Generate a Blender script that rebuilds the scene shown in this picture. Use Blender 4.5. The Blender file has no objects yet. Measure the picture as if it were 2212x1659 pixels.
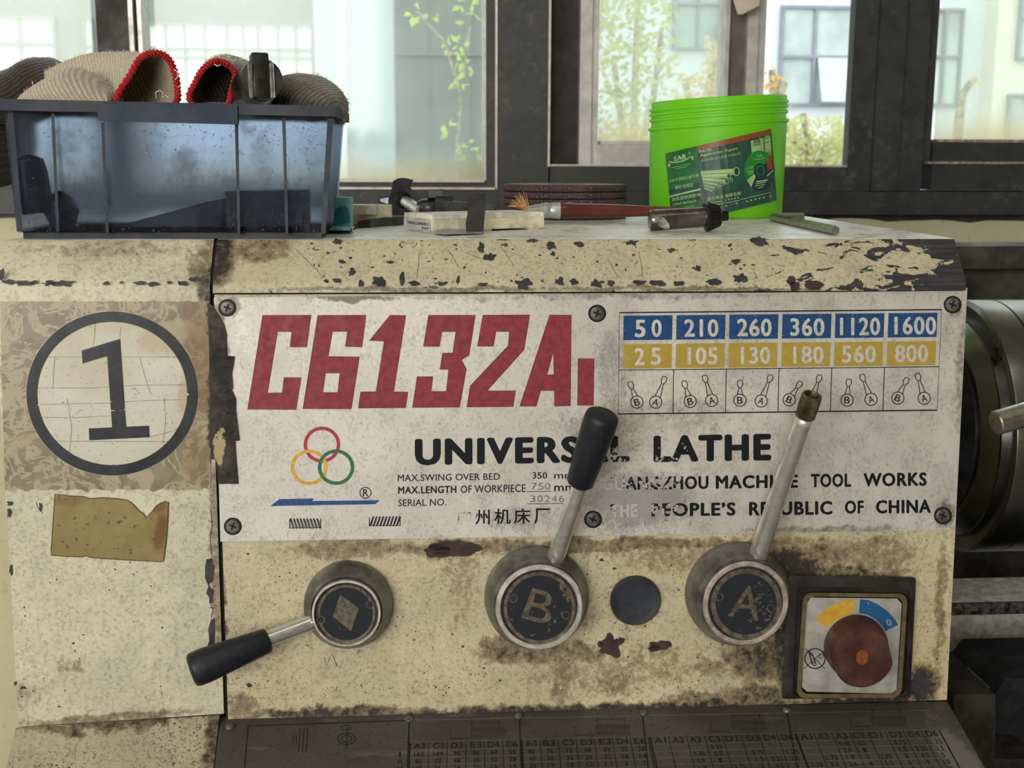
import bpy, bmesh, math, random
from math import sin, cos, pi, radians, sqrt, atan2, hypot
from mathutils import Vector, Matrix, noise
from mathutils.geometry import tessellate_polygon

random.seed(7)
SC = bpy.context.scene
COL = SC.collection

# ------------------------------------------------------------------ camera
FPX, CX, CY = 2600.0, 1106.0, 829.5          # focal length and centre in pixels of the 2212x1659 frame
O = Vector((0.0, 0.0, 1.08))                  # centre of the lathe's name plate
CAM = O + Vector((-0.12471, -0.88995, 0.19114))
YAW, PITCH, ROLL, TILT = 0.067207, 0.183406, 0.003752, 0.051030
FW = Vector((sin(YAW) * cos(PITCH), cos(YAW) * cos(PITCH), -sin(PITCH)))
_r = Vector((cos(YAW), -sin(YAW), 0))
_u = _r.cross(FW)
RT = cos(ROLL) * _r + sin(ROLL) * _u
UP = -sin(ROLL) * _r + cos(ROLL) * _u
cd = bpy.data.cameras.new('camera')
cam = bpy.data.objects.new('camera', cd)
COL.objects.link(cam)
cam.matrix_world = Matrix(((RT.x, UP.x, -FW.x, CAM.x), (RT.y, UP.y, -FW.y, CAM.y), (RT.z, UP.z, -FW.z, CAM.z), (0, 0, 0, 1)))
cd.sensor_fit = 'HORIZONTAL'
cd.sensor_width = 36.0
cd.lens = FPX / 2212.0 * 36.0
cd.clip_start, cd.clip_end = 0.05, 200
cd.dof.use_dof = True
cd.dof.focus_distance = 0.95
cd.dof.aperture_fstop = 17
SC.camera = cam

# ------------------------------------------------------------------ world, lamps, exposure
W = bpy.data.worlds.new('overcast_sky')
SC.world = W
W.use_nodes = True
bg = W.node_tree.nodes['Background']
bg.inputs[0].default_value = (0.93, 0.99, 1.0, 1)
bg.inputs[1].default_value = 2.15
SC.view_settings.view_transform = 'Standard'
SC.view_settings.look = 'None'
SC.view_settings.exposure = 0.0
SC.view_settings.gamma = 1.0
SC.view_settings.use_curve_mapping = False
SC.cycles.use_denoising = True
SC.cycles.max_bounces = 7
SC.cycles.diffuse_bounces = 3
SC.cycles.glossy_bounces = 3
SC.cycles.transmission_bounces = 6
SC.cycles.use_adaptive_sampling = True
SC.cycles.adaptive_threshold = 0.07
SC.cycles.transparent_max_bounces = 10
SC.cycles.caustics_reflective = False
SC.cycles.caustics_refractive = False
SC.cycles.sample_clamp_indirect = 8


def area_lamp(name, loc, target, sx, sy, watts, colour):
    l = bpy.data.lights.new(name, 'AREA')
    l.shape = 'RECTANGLE'
    l.size, l.size_y, l.energy, l.color = sx, sy, watts, colour
    o = bpy.data.objects.new(name, l)
    COL.objects.link(o)
    o.location = loc
    o.rotation_euler = (Vector(target) - Vector(loc)).to_track_quat('-Z', 'Y').to_euler()
    return o


# added fill lamps, unseen: one behind the camera at left, one overhead
area_lamp('rear_fill_lamp', (-1.9, -4.22, 2.0), (-1.2, 0.0, 1.5), 3.0, 1.7, 126, (1.0, 0.955, 0.875))
area_lamp('overhead_fill_lamp', (-0.6, -1.2, 3.25), (-0.6, -1.0, 0.0), 3.0, 0.5, 6, (1.0, 0.97, 0.9))


# ------------------------------------------------------------------ rays and surfaces
def ray(px, py):
    return (FW + RT * ((px - CX) / FPX) - UP * ((py - CY) / FPX)).normalized()


class Plane:
    def __init__(s, p, n):
        s.p, s.n = Vector(p), Vector(n).normalized()
        if s.n.dot(CAM - s.p) < 0:
            s.n = -s.n

    def __call__(s, px, py, h=0.0):
        d = ray(px, py)
        p = s.p + s.n * h
        return CAM + d * ((p - CAM).dot(s.n) / d.dot(s.n))


class Tube:                                   # upright cylinder
    def __init__(s, c, r):
        s.c, s.r = Vector(c), r

    def __call__(s, px, py, h=0.0):
        d = ray(px, py)
        ox, oy = CAM.x - s.c.x, CAM.y - s.c.y
        R = s.r + h
        a, b, c = d.x ** 2 + d.y ** 2, ox * d.x + oy * d.y, ox * ox + oy * oy - R * R
        q = b * b - a * c
        t = (-b - sqrt(max(q, 0))) / a
        return CAM + d * t


FACE_N = Vector((0, -cos(TILT), sin(TILT)))
FACE = Plane(O, FACE_N)


def AtY(px, py, Y):
    d = ray(px, py)
    return CAM + d * ((Y - CAM.y) / d.y)


def AtZ(px, py, Z):
    d = ray(px, py)
    return CAM + d * ((Z - CAM.z) / d.z)


def AtX(px, py, X):
    d = ray(px, py)
    return CAM + d * ((X - CAM.x) / d.x)


def mpp(P):                                   # metres per pixel at a point
    return (Vector(P) - CAM).dot(FW) / FPX


# ------------------------------------------------------------------ mesh builder
class MB:
    def __init__(s):
        s.v, s.f, s.m = [], [], []

    def add(s, vs, fs, mi=0):
        o = len(s.v)
        s.v += [Vector(x) for x in vs]
        s.f += [[i + o for i in f] for f in fs]
        s.m += [mi] * len(fs)
        return s

    def quad(s, a, b, c, d, mi=0):
        return s.add([a, b, c, d], [(0, 1, 2, 3)], mi)

    def box8(s, p, mi=0):                      # p: 4 lower then 4 upper corners, same winding
        return s.add(p, [(3, 2, 1, 0), (4, 5, 6, 7), (0, 1, 5, 4), (1, 2, 6, 5), (2, 3, 7, 6), (3, 0, 4, 7)], mi)

    def box(s, a, b, mi=0):
        (x0, y0, z0), (x1, y1, z1) = a, b
        return s.box8([(x0, y0, z0), (x1, y0, z0), (x1, y1, z0), (x0, y1, z0), (x0, y0, z1), (x1, y0, z1), (x1, y1, z1), (x0, y1, z1)], mi)

    def obox(s, c, ex, ey, ez, mi=0):          # oriented box: centre and three half-extent vectors
        c, ex, ey, ez = map(Vector, (c, ex, ey, ez))
        return s.box8([c - ex - ey - ez, c + ex - ey - ez, c + ex + ey - ez, c - ex + ey - ez,
                       c - ex - ey + ez, c + ex - ey + ez, c + ex + ey + ez, c - ex + ey + ez], mi)

    def rbox(s, c, ex, ey, ez, r, seg=2, mi=0):   # bevelled oriented box
        bm = bmesh.new()
        t = MB().obox(c, ex, ey, ez)
        vs = [bm.verts.new(v) for v in t.v]
        for f in t.f:
            bm.faces.new([vs[i] for i in f])
        bmesh.ops.bevel(bm, geom=list(bm.edges), offset=r, segments=seg, profile=0.5, affect='EDGES', clamp_overlap=True)
        bm.verts.index_update()
        s.add([v.co.copy() for v in bm.verts], [[v.index for v in f.verts] for f in bm.faces], mi)
        bm.free()
        return s

    def prism(s, bot, top, mi=0):              # two matching outlines
        n = len(bot)
        s.add(list(bot) + list(top), [tuple(range(n - 1, -1, -1)), tuple(range(n, 2 * n))] +
              [(i, (i + 1) % n, n + (i + 1) % n, n + i) for i in range(n)], mi)
        return s

    def loft(s, rings, cap0=True, cap1=True, closed=True, mi=0):
        n = len(rings[0])
        vs = [p for r in rings for p in r]
        fs = []
        for k in range(len(rings) - 1):
            for i in range(n if closed else n - 1):
                j = (i + 1) % n
                fs.append((k * n + i, k * n + j, (k + 1) * n + j, (k + 1) * n + i))
        if cap0:
            fs.append(tuple(range(n - 1, -1, -1)))
        if cap1:
            o = (len(rings) - 1) * n
            fs.append(tuple(range(o, o + n)))
        return s.add(vs, fs, mi)

    def rev(s, prof, p0, axis, seg=48, mi=0, cap0=True, cap1=True):   # prof: (t along axis, radius)
        p0, ax = Vector(p0), Vector(axis).normalized()
        a = ax.orthogonal().normalized()
        b = ax.cross(a)
        rings = [[p0 + ax * t + (a * cos(2 * pi * i / seg) + b * sin(2 * pi * i / seg)) * max(r, 1e-5) for i in range(seg)] for t, r in prof]
        return s.loft(rings, cap0, cap1, True, mi)

    def rod(s, p0, p1, r0, r1=None, seg=24, mi=0):
        p0, p1 = Vector(p0), Vector(p1)
        return s.rev([(0, r0), ((p1 - p0).length, r0 if r1 is None else r1)], p0, p1 - p0, seg, mi)

    def pipe(s, pts, r, seg=8, mi=0, radii=None):
        pts = [Vector(p) for p in pts]
        rings = []
        pa = None
        for k, p in enumerate(pts):
            t = (pts[min(k + 1, len(pts) - 1)] - pts[max(k - 1, 0)]).normalized()
            a = t.orthogonal().normalized() if pa is None else (pa - t * pa.dot(t)).normalized()
            pa = a
            b = t.cross(a)
            rr = radii[k] if radii else r
            rings.append([p + (a * cos(2 * pi * i / seg) + b * sin(2 * pi * i / seg)) * rr for i in range(seg)])
        return s.loft(rings, True, True, True, mi)

    # ---- flat work on a surface S(px, py, h)
    def poly(s, S, pts, h=0.00015, mi=0, holes=()):
        loops = [[Vector((x, y, 0)) for x, y in pts]] + [[Vector((x, y, 0)) for x, y in hh] for hh in holes]
        tri = tessellate_polygon(loops)
        flat = [p for l in loops for p in l]
        if getattr(S, 'curved', False):           # keep flat ink on a curved wall: split until each piece is small
            todo = [tuple(flat[i] for i in t) for t in tri]
            vs, fs = [], []
            while todo:
                a, b, c = todo.pop()
                e = max(((a - b).length, 0), ((b - c).length, 1), ((c - a).length, 2))
                if e[0] > 9:
                    if e[1] == 1:
                        a, b, c = b, c, a
                    elif e[1] == 2:
                        a, b, c = c, a, b
                    m = (a + b) / 2
                    todo += [(a, m, c), (m, b, c)]
                else:
                    o = len(vs)
                    vs += [S(p.x, p.y, h) for p in (a, b, c)]
                    fs.append((o, o + 1, o + 2))
            return s.add(vs, fs, mi)
        return s.add([S(p.x, p.y, h) for p in flat], [tuple(t) for t in tri], mi)

    def slab(s, S, pts, h0, h1, mi=0):
        return s.prism([S(x, y, h0) for x, y in pts], [S(x, y, h1) for x, y in pts], mi)

    def stroke(s, S, pts, w, h=0.00015, mi=0, closed=False):
        if getattr(S, 'curved', False):
            q = [pts[0]]
            for a, b in zip(pts, pts[1:]):
                k = max(1, int(hypot(b[0] - a[0], b[1] - a[1]) / 7))
                q += [(a[0] + (b[0] - a[0]) * j / k, a[1] + (b[1] - a[1]) * j / k) for j in range(1, k + 1)]
            pts = q
        n = len(pts)
        L, R = [], []
        for i, (x, y) in enumerate(pts):
            x0, y0 = pts[(i - 1) % n] if (closed or i) else pts[0]
            x1, y1 = pts[(i + 1) % n] if (closed or i < n - 1) else pts[-1]
            dx, dy = x1 - x0, y1 - y0
            l = hypot(dx, dy) or 1
            nx, ny = -dy / l * w / 2, dx / l * w / 2
            L.append(S(x + nx, y + ny, h))
            R.append(S(x - nx, y - ny, h))
        fs = [(i, (i + 1) % n, n + (i + 1) % n, n + i) for i in range(n if closed else n - 1)]
        return s.add(L + R, fs, mi)

    def ellipse(s, S, cx, cy, rx, ry, h=0.00015, seg=64, mi=0):
        return s.poly(S, [(cx + rx * cos(2 * pi * i / seg), cy + ry * sin(2 * pi * i / seg)) for i in range(seg)], h, mi)

    def ring(s, S, cx, cy, rx, ry, wx, wy=None, h=0.00015, seg=72, mi=0):
        wy = wx if wy is None else wy
        a = [(cos(2 * pi * i / seg), sin(2 * pi * i / seg)) for i in range(seg)]
        L = [S(cx + rx * c, cy + ry * q, h) for c, q in a]
        R = [S(cx + (rx - wx) * c, cy + (ry - wy) * q, h) for c, q in a]
        return s.add(L + R, [(i, (i + 1) % seg, seg + (i + 1) % seg, seg + i) for i in range(seg)], mi)

    def text(s, S, body, quad, h=0.00015, mi=0, bold=0.0):
        """quad: pixel corners TL, TR, BR, BL (or a box x0,y0,x1,y1) that the letters fill"""
        if len(quad) == 4 and not hasattr(quad[0], '__len__'):
            x0, y0, x1, y1 = quad
            quad = [(x0, y0), (x1, y0), (x1, y1), (x0, y1)]
        vs, fs, gw, gh = glyphs(body, round(1.0 + bold * 3.0, 3))
        (ax, ay), (bx, by), (cx, cy), (dx, dy) = quad
        b = max(bold, 0.0)
        offs = [(0, 0)] if b < .002 else [(0, 0), (-b, 0), (b, 0), (0, -b * .7), (0, b * .7), (-b * .7, -b * .5), (b * .7, -b * .5), (-b * .7, b * .5), (b * .7, b * .5)]
        W_, H_ = gw + 2 * b, gh + 1.4 * b
        for k, (ox, oy) in enumerate(offs):           # a heavier weight: the face laid a hair's breadth over itself
            out = []
            for u, v in vs:
                u, v = (u * gw + b + ox) / W_, (v * gh + .7 * b + oy) / H_
                tx, ty = ax + (bx - ax) * u, ay + (by - ay) * u
                ux, uy = dx + (cx - dx) * u, dy + (cy - dy) * u
                out.append(S(ux + (tx - ux) * v, uy + (ty - uy) * v, h + k * 1e-5))
            s.add(out, fs, mi)
        return s

    def chip(s, S, cx, cy, rx, ry, h=0.0002, mi=0, n=22, rough=0.45, seed=None):
        rnd = random.Random(seed if seed is not None else int(cx * 13 + cy * 7))
        o = rnd.random() * 50
        pts = []
        for i in range(n):
            a = 2 * pi * i / n
            k = 1 + rough * 1.6 * noise.noise(Vector((cos(a) * 1.7 + o, sin(a) * 1.7, o))) + rough * 0.35 * (rnd.random() - .5)
            pts.append((cx + rx * k * cos(a), cy + ry * k * sin(a)))
        return s.poly(S, pts, h, mi)

    def build(s, name, mats, parent=None, smooth=35, origin=None, recalc=True):
        if not isinstance(mats, (list, tuple)):
            mats = [mats]
        off = Vector((0, 0, 0))
        if parent is not None:
            off = world_loc(parent)
        elif origin is not None:
            off = Vector(origin)
        me = bpy.data.meshes.new(name)
        me.from_pydata([tuple(v - off) for v in s.v], [], s.f)
        for m in mats:
            me.materials.append(m)
        me.polygons.foreach_set('material_index', s.m)
        if recalc:
            bm = bmesh.new()
            bm.from_mesh(me)
            bmesh.ops.recalc_face_normals(bm, faces=bm.faces)
            bm.to_mesh(me)
            bm.free()
        if smooth:
            me.polygons.foreach_set('use_smooth', [True] * len(me.polygons))
            me.set_sharp_from_angle(angle=radians(smooth))
        me.update()
        o = bpy.data.objects.new(name, me)
        COL.objects.link(o)
        if parent is not None:
            o.parent = parent
        else:
            o.location = off
        return o


def world_loc(o):
    p = Vector(o.location)
    while o.parent is not None:
        o = o.parent
        p += Vector(o.location)
    return p


_gc = {}


def glyphs(body, space):
    key = (body, space)
    if key not in _gc:
        c = bpy.data.curves.new('lettering', 'FONT')
        c.body = body
        c.resolution_u = 3
        c.space_character = space
        o = bpy.data.objects.new('lettering', c)
        COL.objects.link(o)
        bpy.context.view_layer.update()
        me = bpy.data.meshes.new_from_object(o.evaluated_get(bpy.context.evaluated_depsgraph_get()))
        vs = [v.co.copy() for v in me.vertices]
        fs = [tuple(p.vertices) for p in me.polygons]
        bpy.data.objects.remove(o)
        bpy.data.curves.remove(c)
        bpy.data.meshes.remove(me)
        x0, x1 = min(v.x for v in vs), max(v.x for v in vs)
        y0, y1 = min(v.y for v in vs), max(v.y for v in vs)
        gw, gh = (x1 - x0 or 1), (y1 - y0 or 1)
        _gc[key] = ([((v.x - x0) / gw, (v.y - y0) / gh) for v in vs], fs, gw, gh)
    return _gc[key]


def thing(name, loc, label, cat, group=None):
    o = bpy.data.objects.new(name, None)
    COL.objects.link(o)
    o.empty_display_size = 0.02
    o.location = loc
    return tag(o, label, cat, group)


def tag(o, label, cat, group=None):
    o['label'] = label
    o['category'] = cat
    if group:
        o['group'] = group
    return o


def struct(o):
    o['kind'] = 'structure'
    return o


# ------------------------------------------------------------------ materials
class NT:
    def __init__(s, name):
        s.mat = bpy.data.materials.new(name)
        s.mat.use_nodes = True
        s.t = s.mat.node_tree
        s.t.nodes.clear()
        s.out = s.t.nodes.new('ShaderNodeOutputMaterial')
        s._tc = None

    def n(s, typ, **kw):
        nd = s.t.nodes.new('ShaderNode' + typ)
        for k, v in kw.items():
            setattr(nd, k, v)
        return nd

    def put(s, sock, val):
        if isinstance(val, bpy.types.NodeSocket):
            s.t.links.new(val, sock)
        elif isinstance(val, (tuple, list)) and len(val) == 3 and len(sock.default_value) == 4:
            sock.default_value = (*val, 1)
        else:
            sock.default_value = val

    @property
    def co(s):
        if s._tc is None:
            s._tc = s.n('TexCoord').outputs['Object']
        return s._tc

    def scaled(s, sx, sy, sz, vec=None, rot=(0, 0, 0)):
        m = s.n('Mapping')
        s.put(m.inputs['Vector'], vec or s.co)
        m.inputs['Scale'].default_value = (sx, sy, sz)
        m.inputs['Rotation'].default_value = rot
        return m.outputs[0]

    def noise(s, scale, detail=3, rough=0.55, vec=None, dist=0.0, colour=False):
        t = s.n('TexNoise')
        s.put(t.inputs['Vector'], vec or s.co)
        t.inputs['Scale'].default_value = scale
        t.inputs['Detail'].default_value = detail
        t.inputs['Roughness'].default_value = rough
        t.inputs['Distortion'].default_value = dist
        return t.outputs['Color' if colour else 'Fac']

    def voronoi(s, scale, feature='F1', vec=None, rnd=1.0):
        t = s.n('TexVoronoi', feature=feature)
        s.put(t.inputs['Vector'], vec or s.co)
        t.inputs['Scale'].default_value = scale
        t.inputs['Randomness'].default_value = rnd
        return t.outputs['Distance']

    def math(s, op, a, b=0.0, c=0.0, clamp=False):
        m = s.n('Math', operation=op, use_clamp=clamp)
        for i, v in enumerate((a, b, c)):
            s.put(m.inputs[i], v)
        return m.outputs[0]

    def step(s, v, lo, hi, a=0.0, b=1.0, smooth=True):
        m = s.n('MapRange', interpolation_type='SMOOTHSTEP' if smooth else 'LINEAR')
        s.put(m.inputs['Value'], v)
        for k, q in (('From Min', lo), ('From Max', hi), ('To Min', a), ('To Max', b)):
            s.put(m.inputs[k], q)
        return m.outputs[0]

    def mix(s, f, a, b, mode='MIX'):
        m = s.n('Mix', data_type='RGBA', blend_type=mode)
        s.put(m.inputs[0], f)
        s.put(m.inputs[6], a)
        s.put(m.inputs[7], b)
        return m.outputs[2]

    def xyz(s, vec=None):
        x = s.n('SeparateXYZ')
        s.put(x.inputs[0], vec or s.co)
        return x.outputs

    def smudge(s, blobs, amp=0.012, freq=45):
        """blobs: (x, z, rx, rz, strength) in object space on an upright face; returns a 0..1 field with ragged edges"""
        nz = s.noise(freq, 4, 0.65, colour=True)
        v = s.n('VectorMath', operation='MULTIPLY_ADD')
        s.put(v.inputs[0], nz)
        v.inputs[1].default_value = (amp * 2, 0, amp * 2)
        s.put(v.inputs[2], s.co)
        tot = None
        for x, z, rx, rz, k in blobs:
            m = s.n('VectorMath', operation='MULTIPLY_ADD')
            s.put(m.inputs[0], v.outputs[0])
            m.inputs[1].default_value = (1 / rx, 0, 1 / rz)
            m.inputs[2].default_value = (-(x + amp) / rx, 0, -(z + amp) / rz)
            l = s.n('VectorMath', operation='LENGTH')
            s.put(l.inputs[0], m.outputs[0])
            f = s.step(l.outputs['Value'], 0.35, 1.0, k, 0.0)
            tot = f if tot is None else s.math('MAXIMUM', tot, f)
        return tot

    def bump(s, h, strength=0.3, dist=0.001):
        b = s.n('Bump')
        b.inputs['Strength'].default_value = strength
        b.inputs['Distance'].default_value = dist
        s.put(b.inputs['Height'], h)
        return b.outputs[0]

    def pbsdf(s, col, rough=0.5, metal=0.0, normal=None, spec=0.5, **kw):
        p = s.n('BsdfPrincipled')
        s.put(p.inputs['Base Color'], col)
        s.put(p.inputs['Roughness'], rough)
        s.put(p.inputs['Metallic'], metal)
        p.inputs['Specular IOR Level'].default_value = spec
        if normal is not None:
            s.put(p.inputs['Normal'], normal)
        for k, v in kw.items():
            s.put(p.inputs[k.replace('_', ' ')], v)
        return p.outputs[0]

    def done(s, sh):
        s.t.links.new(sh, s.out.inputs['Surface'])
        return s.mat


def simple(name, col, rough=0.5, metal=0.0, var=0.18, scale=60, bump=0.0, spec=0.3, bscale=None, **kw):
    t = NT(name)
    k = t.noise(scale, 4, 0.6)
    dark = tuple(c * (1 - var * 1.6) for c in col)
    lite = tuple(min(1, c * (1 + var)) for c in col)
    c = t.mix(t.step(k, 0.32, 0.68), dark, lite)
    nrm = t.bump(t.noise(bscale or scale * 4, 3), bump, 0.001) if bump else None
    r = t.step(t.noise(scale * 0.7, 3), 0.3, 0.7, max(0.03, rough - 0.1), min(1, rough + 0.1))
    return t.done(t.pbsdf(c, r, metal, nrm, spec, **kw))


def worn_ink(name, col, wear=(), scale=700, bare=(0.56, 0.53, 0.50)):
    """printed ink that has flaked off in patches"""
    t = NT(name)
    n1 = t.noise(scale, 3, 0.6)
    th = 0.20
    a = t.step(n1, 0.30, 0.34, 0.0, 1.0)
    if wear:
        w = t.smudge(wear, 0.006, 60)
        lim = t.math('MULTIPLY_ADD', w, 0.52, 0.28)
        a = t.math('GREATER_THAN', t.noise(scale * 0.42, 4, 0.65), lim)
    k = t.mix(t.noise(120, 3), tuple(c * 0.8 for c in col), tuple(min(1, c * 1.25) for c in col))
    b = t.mix(t.noise(260, 4, .7), tuple(c * .72 for c in bare), bare)
    return t.done(t.pbsdf(t.mix(a, b, k), 0.55, spec=.15))


# ================================================================== ROOM SHELL
YW = 1.20                                      # inner face of the window wall


def wall_paint(name, col, dirt=0.35):
    t = NT(name)
    a = t.mix(t.step(t.noise(2.2, 5, 0.6), 0.3, 0.7), tuple(c * (1 - dirt * .5) for c in col), col)
    b = t.mix(t.step(t.noise(40, 4, 0.7), 0.55, 0.75), a, tuple(c * (1 - dirt) for c in col))
    return t.done(t.pbsdf(b, 0.7, 0, t.bump(t.noise(90, 4), 0.15, 0.002), 0.3))


M_wall = wall_paint('cream_wall_paint', (0.74, 0.68, 0.47))
M_ceiling = wall_paint('ceiling_paint', (0.62, 0.60, 0.55))
M_floor = wall_paint('concrete_floor', (0.20, 0.20, 0.19), 0.5)
M_yard = wall_paint('yard_concrete', (0.42, 0.41, 0.38), 0.3)


def frame_paint():
    t = NT('dark_window_paint')
    k = t.noise(26, 5, 0.65)
    dust = t.math('MULTIPLY', t.step(t.noise(70, 5, 0.7), 0.5, 0.72), t.step(t.noise(6, 2), 0.35, 0.7))
    c = t.mix(t.step(k, 0.3, 0.7), (0.030, 0.032, 0.036), (0.052, 0.053, 0.056))
    c = t.mix(t.math('MULTIPLY', dust, 0.45), c, (0.22, 0.20, 0.16))
    return t.done(t.pbsdf(c, 0.42, 0, t.bump(t.noise(60, 3), 0.1, 0.001), 0.4))


M_frame = frame_paint()
M_alu = simple('grey_sash_aluminium', (0.62, 0.60, 0.59), 0.42, 0.25, 0.12, 30)
M_alu_edge = simple('pale_aluminium_edge', (0.62, 0.57, 0.54), 0.4, 0.3, 0.1, 60)
M_rail_dark = simple('brown_black_track', (0.035, 0.030, 0.028), 0.5, 0, 0.3, 40)


def dirty_glass(name, haze, col=(0.86, 0.90, 0.84), dust_z=None):
    t = NT(name)
    f = t.step(t.noise(5, 5, 0.65), 0.25, 0.75, haze * 0.7, haze * 1.3)
    c = col
    if dust_z is not None:
        z = t.xyz()[2]
        low = t.step(t.math('MULTIPLY_ADD', t.noise(14, 4, 0.6), 0.05, z), dust_z + 0.02, dust_z + 0.10, 1.0, 0.0)
        f = t.math('MULTIPLY_ADD', low, 0.40, f)
        c = t.mix(low, col, (0.85, 0.76, 0.48))
    m1 = t.n('MixShader')
    tr = t.n('BsdfTransparent')
    tr.inputs[0].default_value = (0.95, 0.98, 0.96, 1)
    tl = t.n('BsdfTranslucent')
    t.put(tl.inputs[0], c)
    t.put(m1.inputs[0], f)
    t.t.links.new(tr.outputs[0], m1.inputs[1])
    t.t.links.new(tl.outputs[0], m1.inputs[2])
    m2 = t.n('MixShader')
    m2.inputs[0].default_value = 0.03
    g = t.n('BsdfGlossy')
    g.inputs['Roughness'].default_value = 0.08
    t.t.links.new(m1.outputs[0], m2.inputs[1])
    t.t.links.new(g.outputs[0], m2.inputs[2])
    return t.done(m2.outputs[0])


ZSILL = AtY(1400, 467, YW).z
ZTOP = CAM.z + 1.05
XL, XR = -3.6, 4.2
struct(MB().box((XL - .2, -4.5, -.1), (XR + .2, YW + .2, 0)).build('floor', M_floor))
struct(MB().box((XL - .2, -4.5, 3.4), (XR + .2, YW + .25, 3.55)).build('ceiling', M_ceiling))
struct(MB().box((XL - .2, -4.5, 0), (XL, YW + .2, 3.4)).build('wall_left', M_wall))
struct(MB().box((XR, -4.5, 0), (XR + .2, YW + .2, 3.4)).build('wall_right', M_wall))
struct(MB().box((XL - .2, -4.5, 0), (XR + .2, -4.3, 1.1)).box((XL - .2, -4.5, 2.9), (XR + .2, -4.3, 3.4)).box((XL - .2, -4.5, 1.1), (-3.5, -4.3, 2.9)).box((-.3, -4.5, 1.1), (XR + .2, -4.3, 2.9)).build('wall_front', M_wall))  # opening added round the rear fill lamp, out of view
struct(MB().box((XL, YW, 0), (XR, YW + .2, ZSILL)).box((XL, YW, ZTOP), (XR, YW + .2, 3.4)).build('wall_back', M_wall))
struct(MB().box((-60, YW + .2, -.3), (60, 60, -.05)).build('ground', M_yard))


def wx(px, Y=YW - .02, py=200):
    return AtY(px, py, Y).x


def wz(py, px=1106, Y=YW - .02):
    return AtY(px, py, Y).z


# lower painted sill board running under all three windows, its brushed edge wandering over the cream wall
mb = MB().box((XL, YW - .035, wz(462)), (XR, YW + .14, wz(412)))
edge = []
for i in range(260):
    x = XL + (XR - XL) * i / 259
    edge.append((x, wz(464) - 0.006 - 0.014 * max(0, noise.noise(Vector((x * 9, 3, 0))) + .25) - 0.006 * abs(noise.noise(Vector((x * 60, 8, 0))))))
n0 = len(edge)
mb.add([(x, YW - .0012, wz(455)) for x, z in edge] + [(x, YW - .0012, z) for x, z in edge], [(i, i + 1, n0 + i + 1, n0 + i) for i in range(n0 - 1)])
struct(mb.build('trim_1', M_frame, smooth=0))

M_glass_left = dirty_glass('dirty_glass', 0.20, dust_z=None)
zb = wz(388)


def wframe(name, loc_px):
    o = bpy.data.objects.new(name, None)
    COL.objects.link(o)
    o.location = (wx(loc_px), YW, wz(412))
    o.empty_display_size = .02
    return struct(o)


def fbox(mb, x0, y0, x1, y1, Y0, Y1, mi=0):
    """box whose front face fills the pixel box at depth Y0"""
    xm, ym = (x0 + x1) / 2, (y0 + y1) / 2
    y_for_x = min(max(ym, 0), 360)
    a, b = AtY(x0, y_for_x, Y0).x, AtY(x1, y_for_x, Y0).x
    c = ZTOP if y0 <= -300 else AtY(xm, y0, Y0).z
    d = AtY(xm, y1, Y0).z
    return mb.box((a, Y0, d), (b, Y1, c), mi)


UPP = -400
YF = YW - .02
# ---- window 1: the wide left window with its stile
w1 = wframe('window_1', 640)
mb = MB()
fbox(mb, -1500, 388, 1075, 412, YF + .01, YW + .12)
fbox(mb, 1050, UPP, 1078, 412, YF, YW + .12)
mb.build('window_frame', M_frame, w1)
mb = MB()
fbox(mb, 205, UPP, 277, 392, YF + .012, YW + .10)
fbox(mb, 284, UPP, 294, 392, YF + .03, YW + .10)
mb.build('sash_stile', M_rail_dark, w1)
mb = MB()
fbox(mb, 275, UPP, 285, 394, YF + .006, YW + .04)
fbox(mb, 294, UPP, 303, 394, YF + .006, YW + .04)
fbox(mb, 303, 386, 1046, 393, YF + .004, YW + .05)
fbox(mb, 303, 404, 1072, 409, YF - .004, YW + .03)
fbox(mb, 1070, UPP, 1075, 409, YF - .004, YW + .03)
fbox(mb, 1045, UPP, 1051, 390, YF + .004, YW + .05)
mb.build('aluminium_edge', M_alu_edge, w1)
zlo = wz(390)
t_g1 = dirty_glass('dusty_glass_left', 0.17, (0.84, 0.90, 0.82), None)


def pane(name, x0, y0, x1, y1, Y, parent, haze, col):
    a, b = AtY(x0, 200, Y).x, AtY(x1, 200, Y).x
    zt = ZTOP if y0 <= -300 else AtY(x0, y0, Y).z
    zl = AtY((x0 + x1) / 2, y1, Y).z
    m = dirty_glass(name + '_glass', haze, col, zl - world_loc(parent).z)
    return MB().box((a, Y, zl), (b, Y + .005, zt)).build(name, m, parent, smooth=0)


pane('window_pane', -1500, UPP, 206, 392, YW + .045, w1, 0.15, (0.86, 0.92, 0.80))
pane('window_pane', 300, UPP, 1047, 389, YW + .035, w1, 0.15, (0.84, 0.91, 0.86))

# ---- window 2: the middle window with its sash slid open
w2 = wframe('window_2', 1500)
mb = MB()
fbox(mb, 1078, UPP, 1188, 412, YF - .005, YW + .12)
fbox(mb, 1188, 360, 1850, 412, YF, YW + .12)
fbox(mb, 1849, UPP, 1905, 412, YF - .004, YF + .012)
fbox(mb, 1905, UPP, 1962, 412, YF - .016, YW + .12)
fbox(mb, 1962, UPP, 2014, 412, YF - .004, YW + .12)
mb.build('window_frame', M_frame, w2)
mb = MB()
fbox(mb, 1186, UPP, 1191, 360, YF - .008, YW + .02)
fbox(mb, 1186, 356, 1850, 360, YF - .003, YW + .02)
mb.build('aluminium_edge', M_alu_edge, w2)
mb = MB()
fbox(mb, 1191, UPP, 1262, 358, YF + .055, YW + .12)
mb.build('side_track', M_rail_dark, w2)
ss = bpy.data.objects.new('sliding_sash', None)
COL.objects.link(ss)
ss.parent = w2
mb = MB()
fbox(mb, 1255, UPP, 1281, 357, YF + .030, YW + .075)
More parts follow.
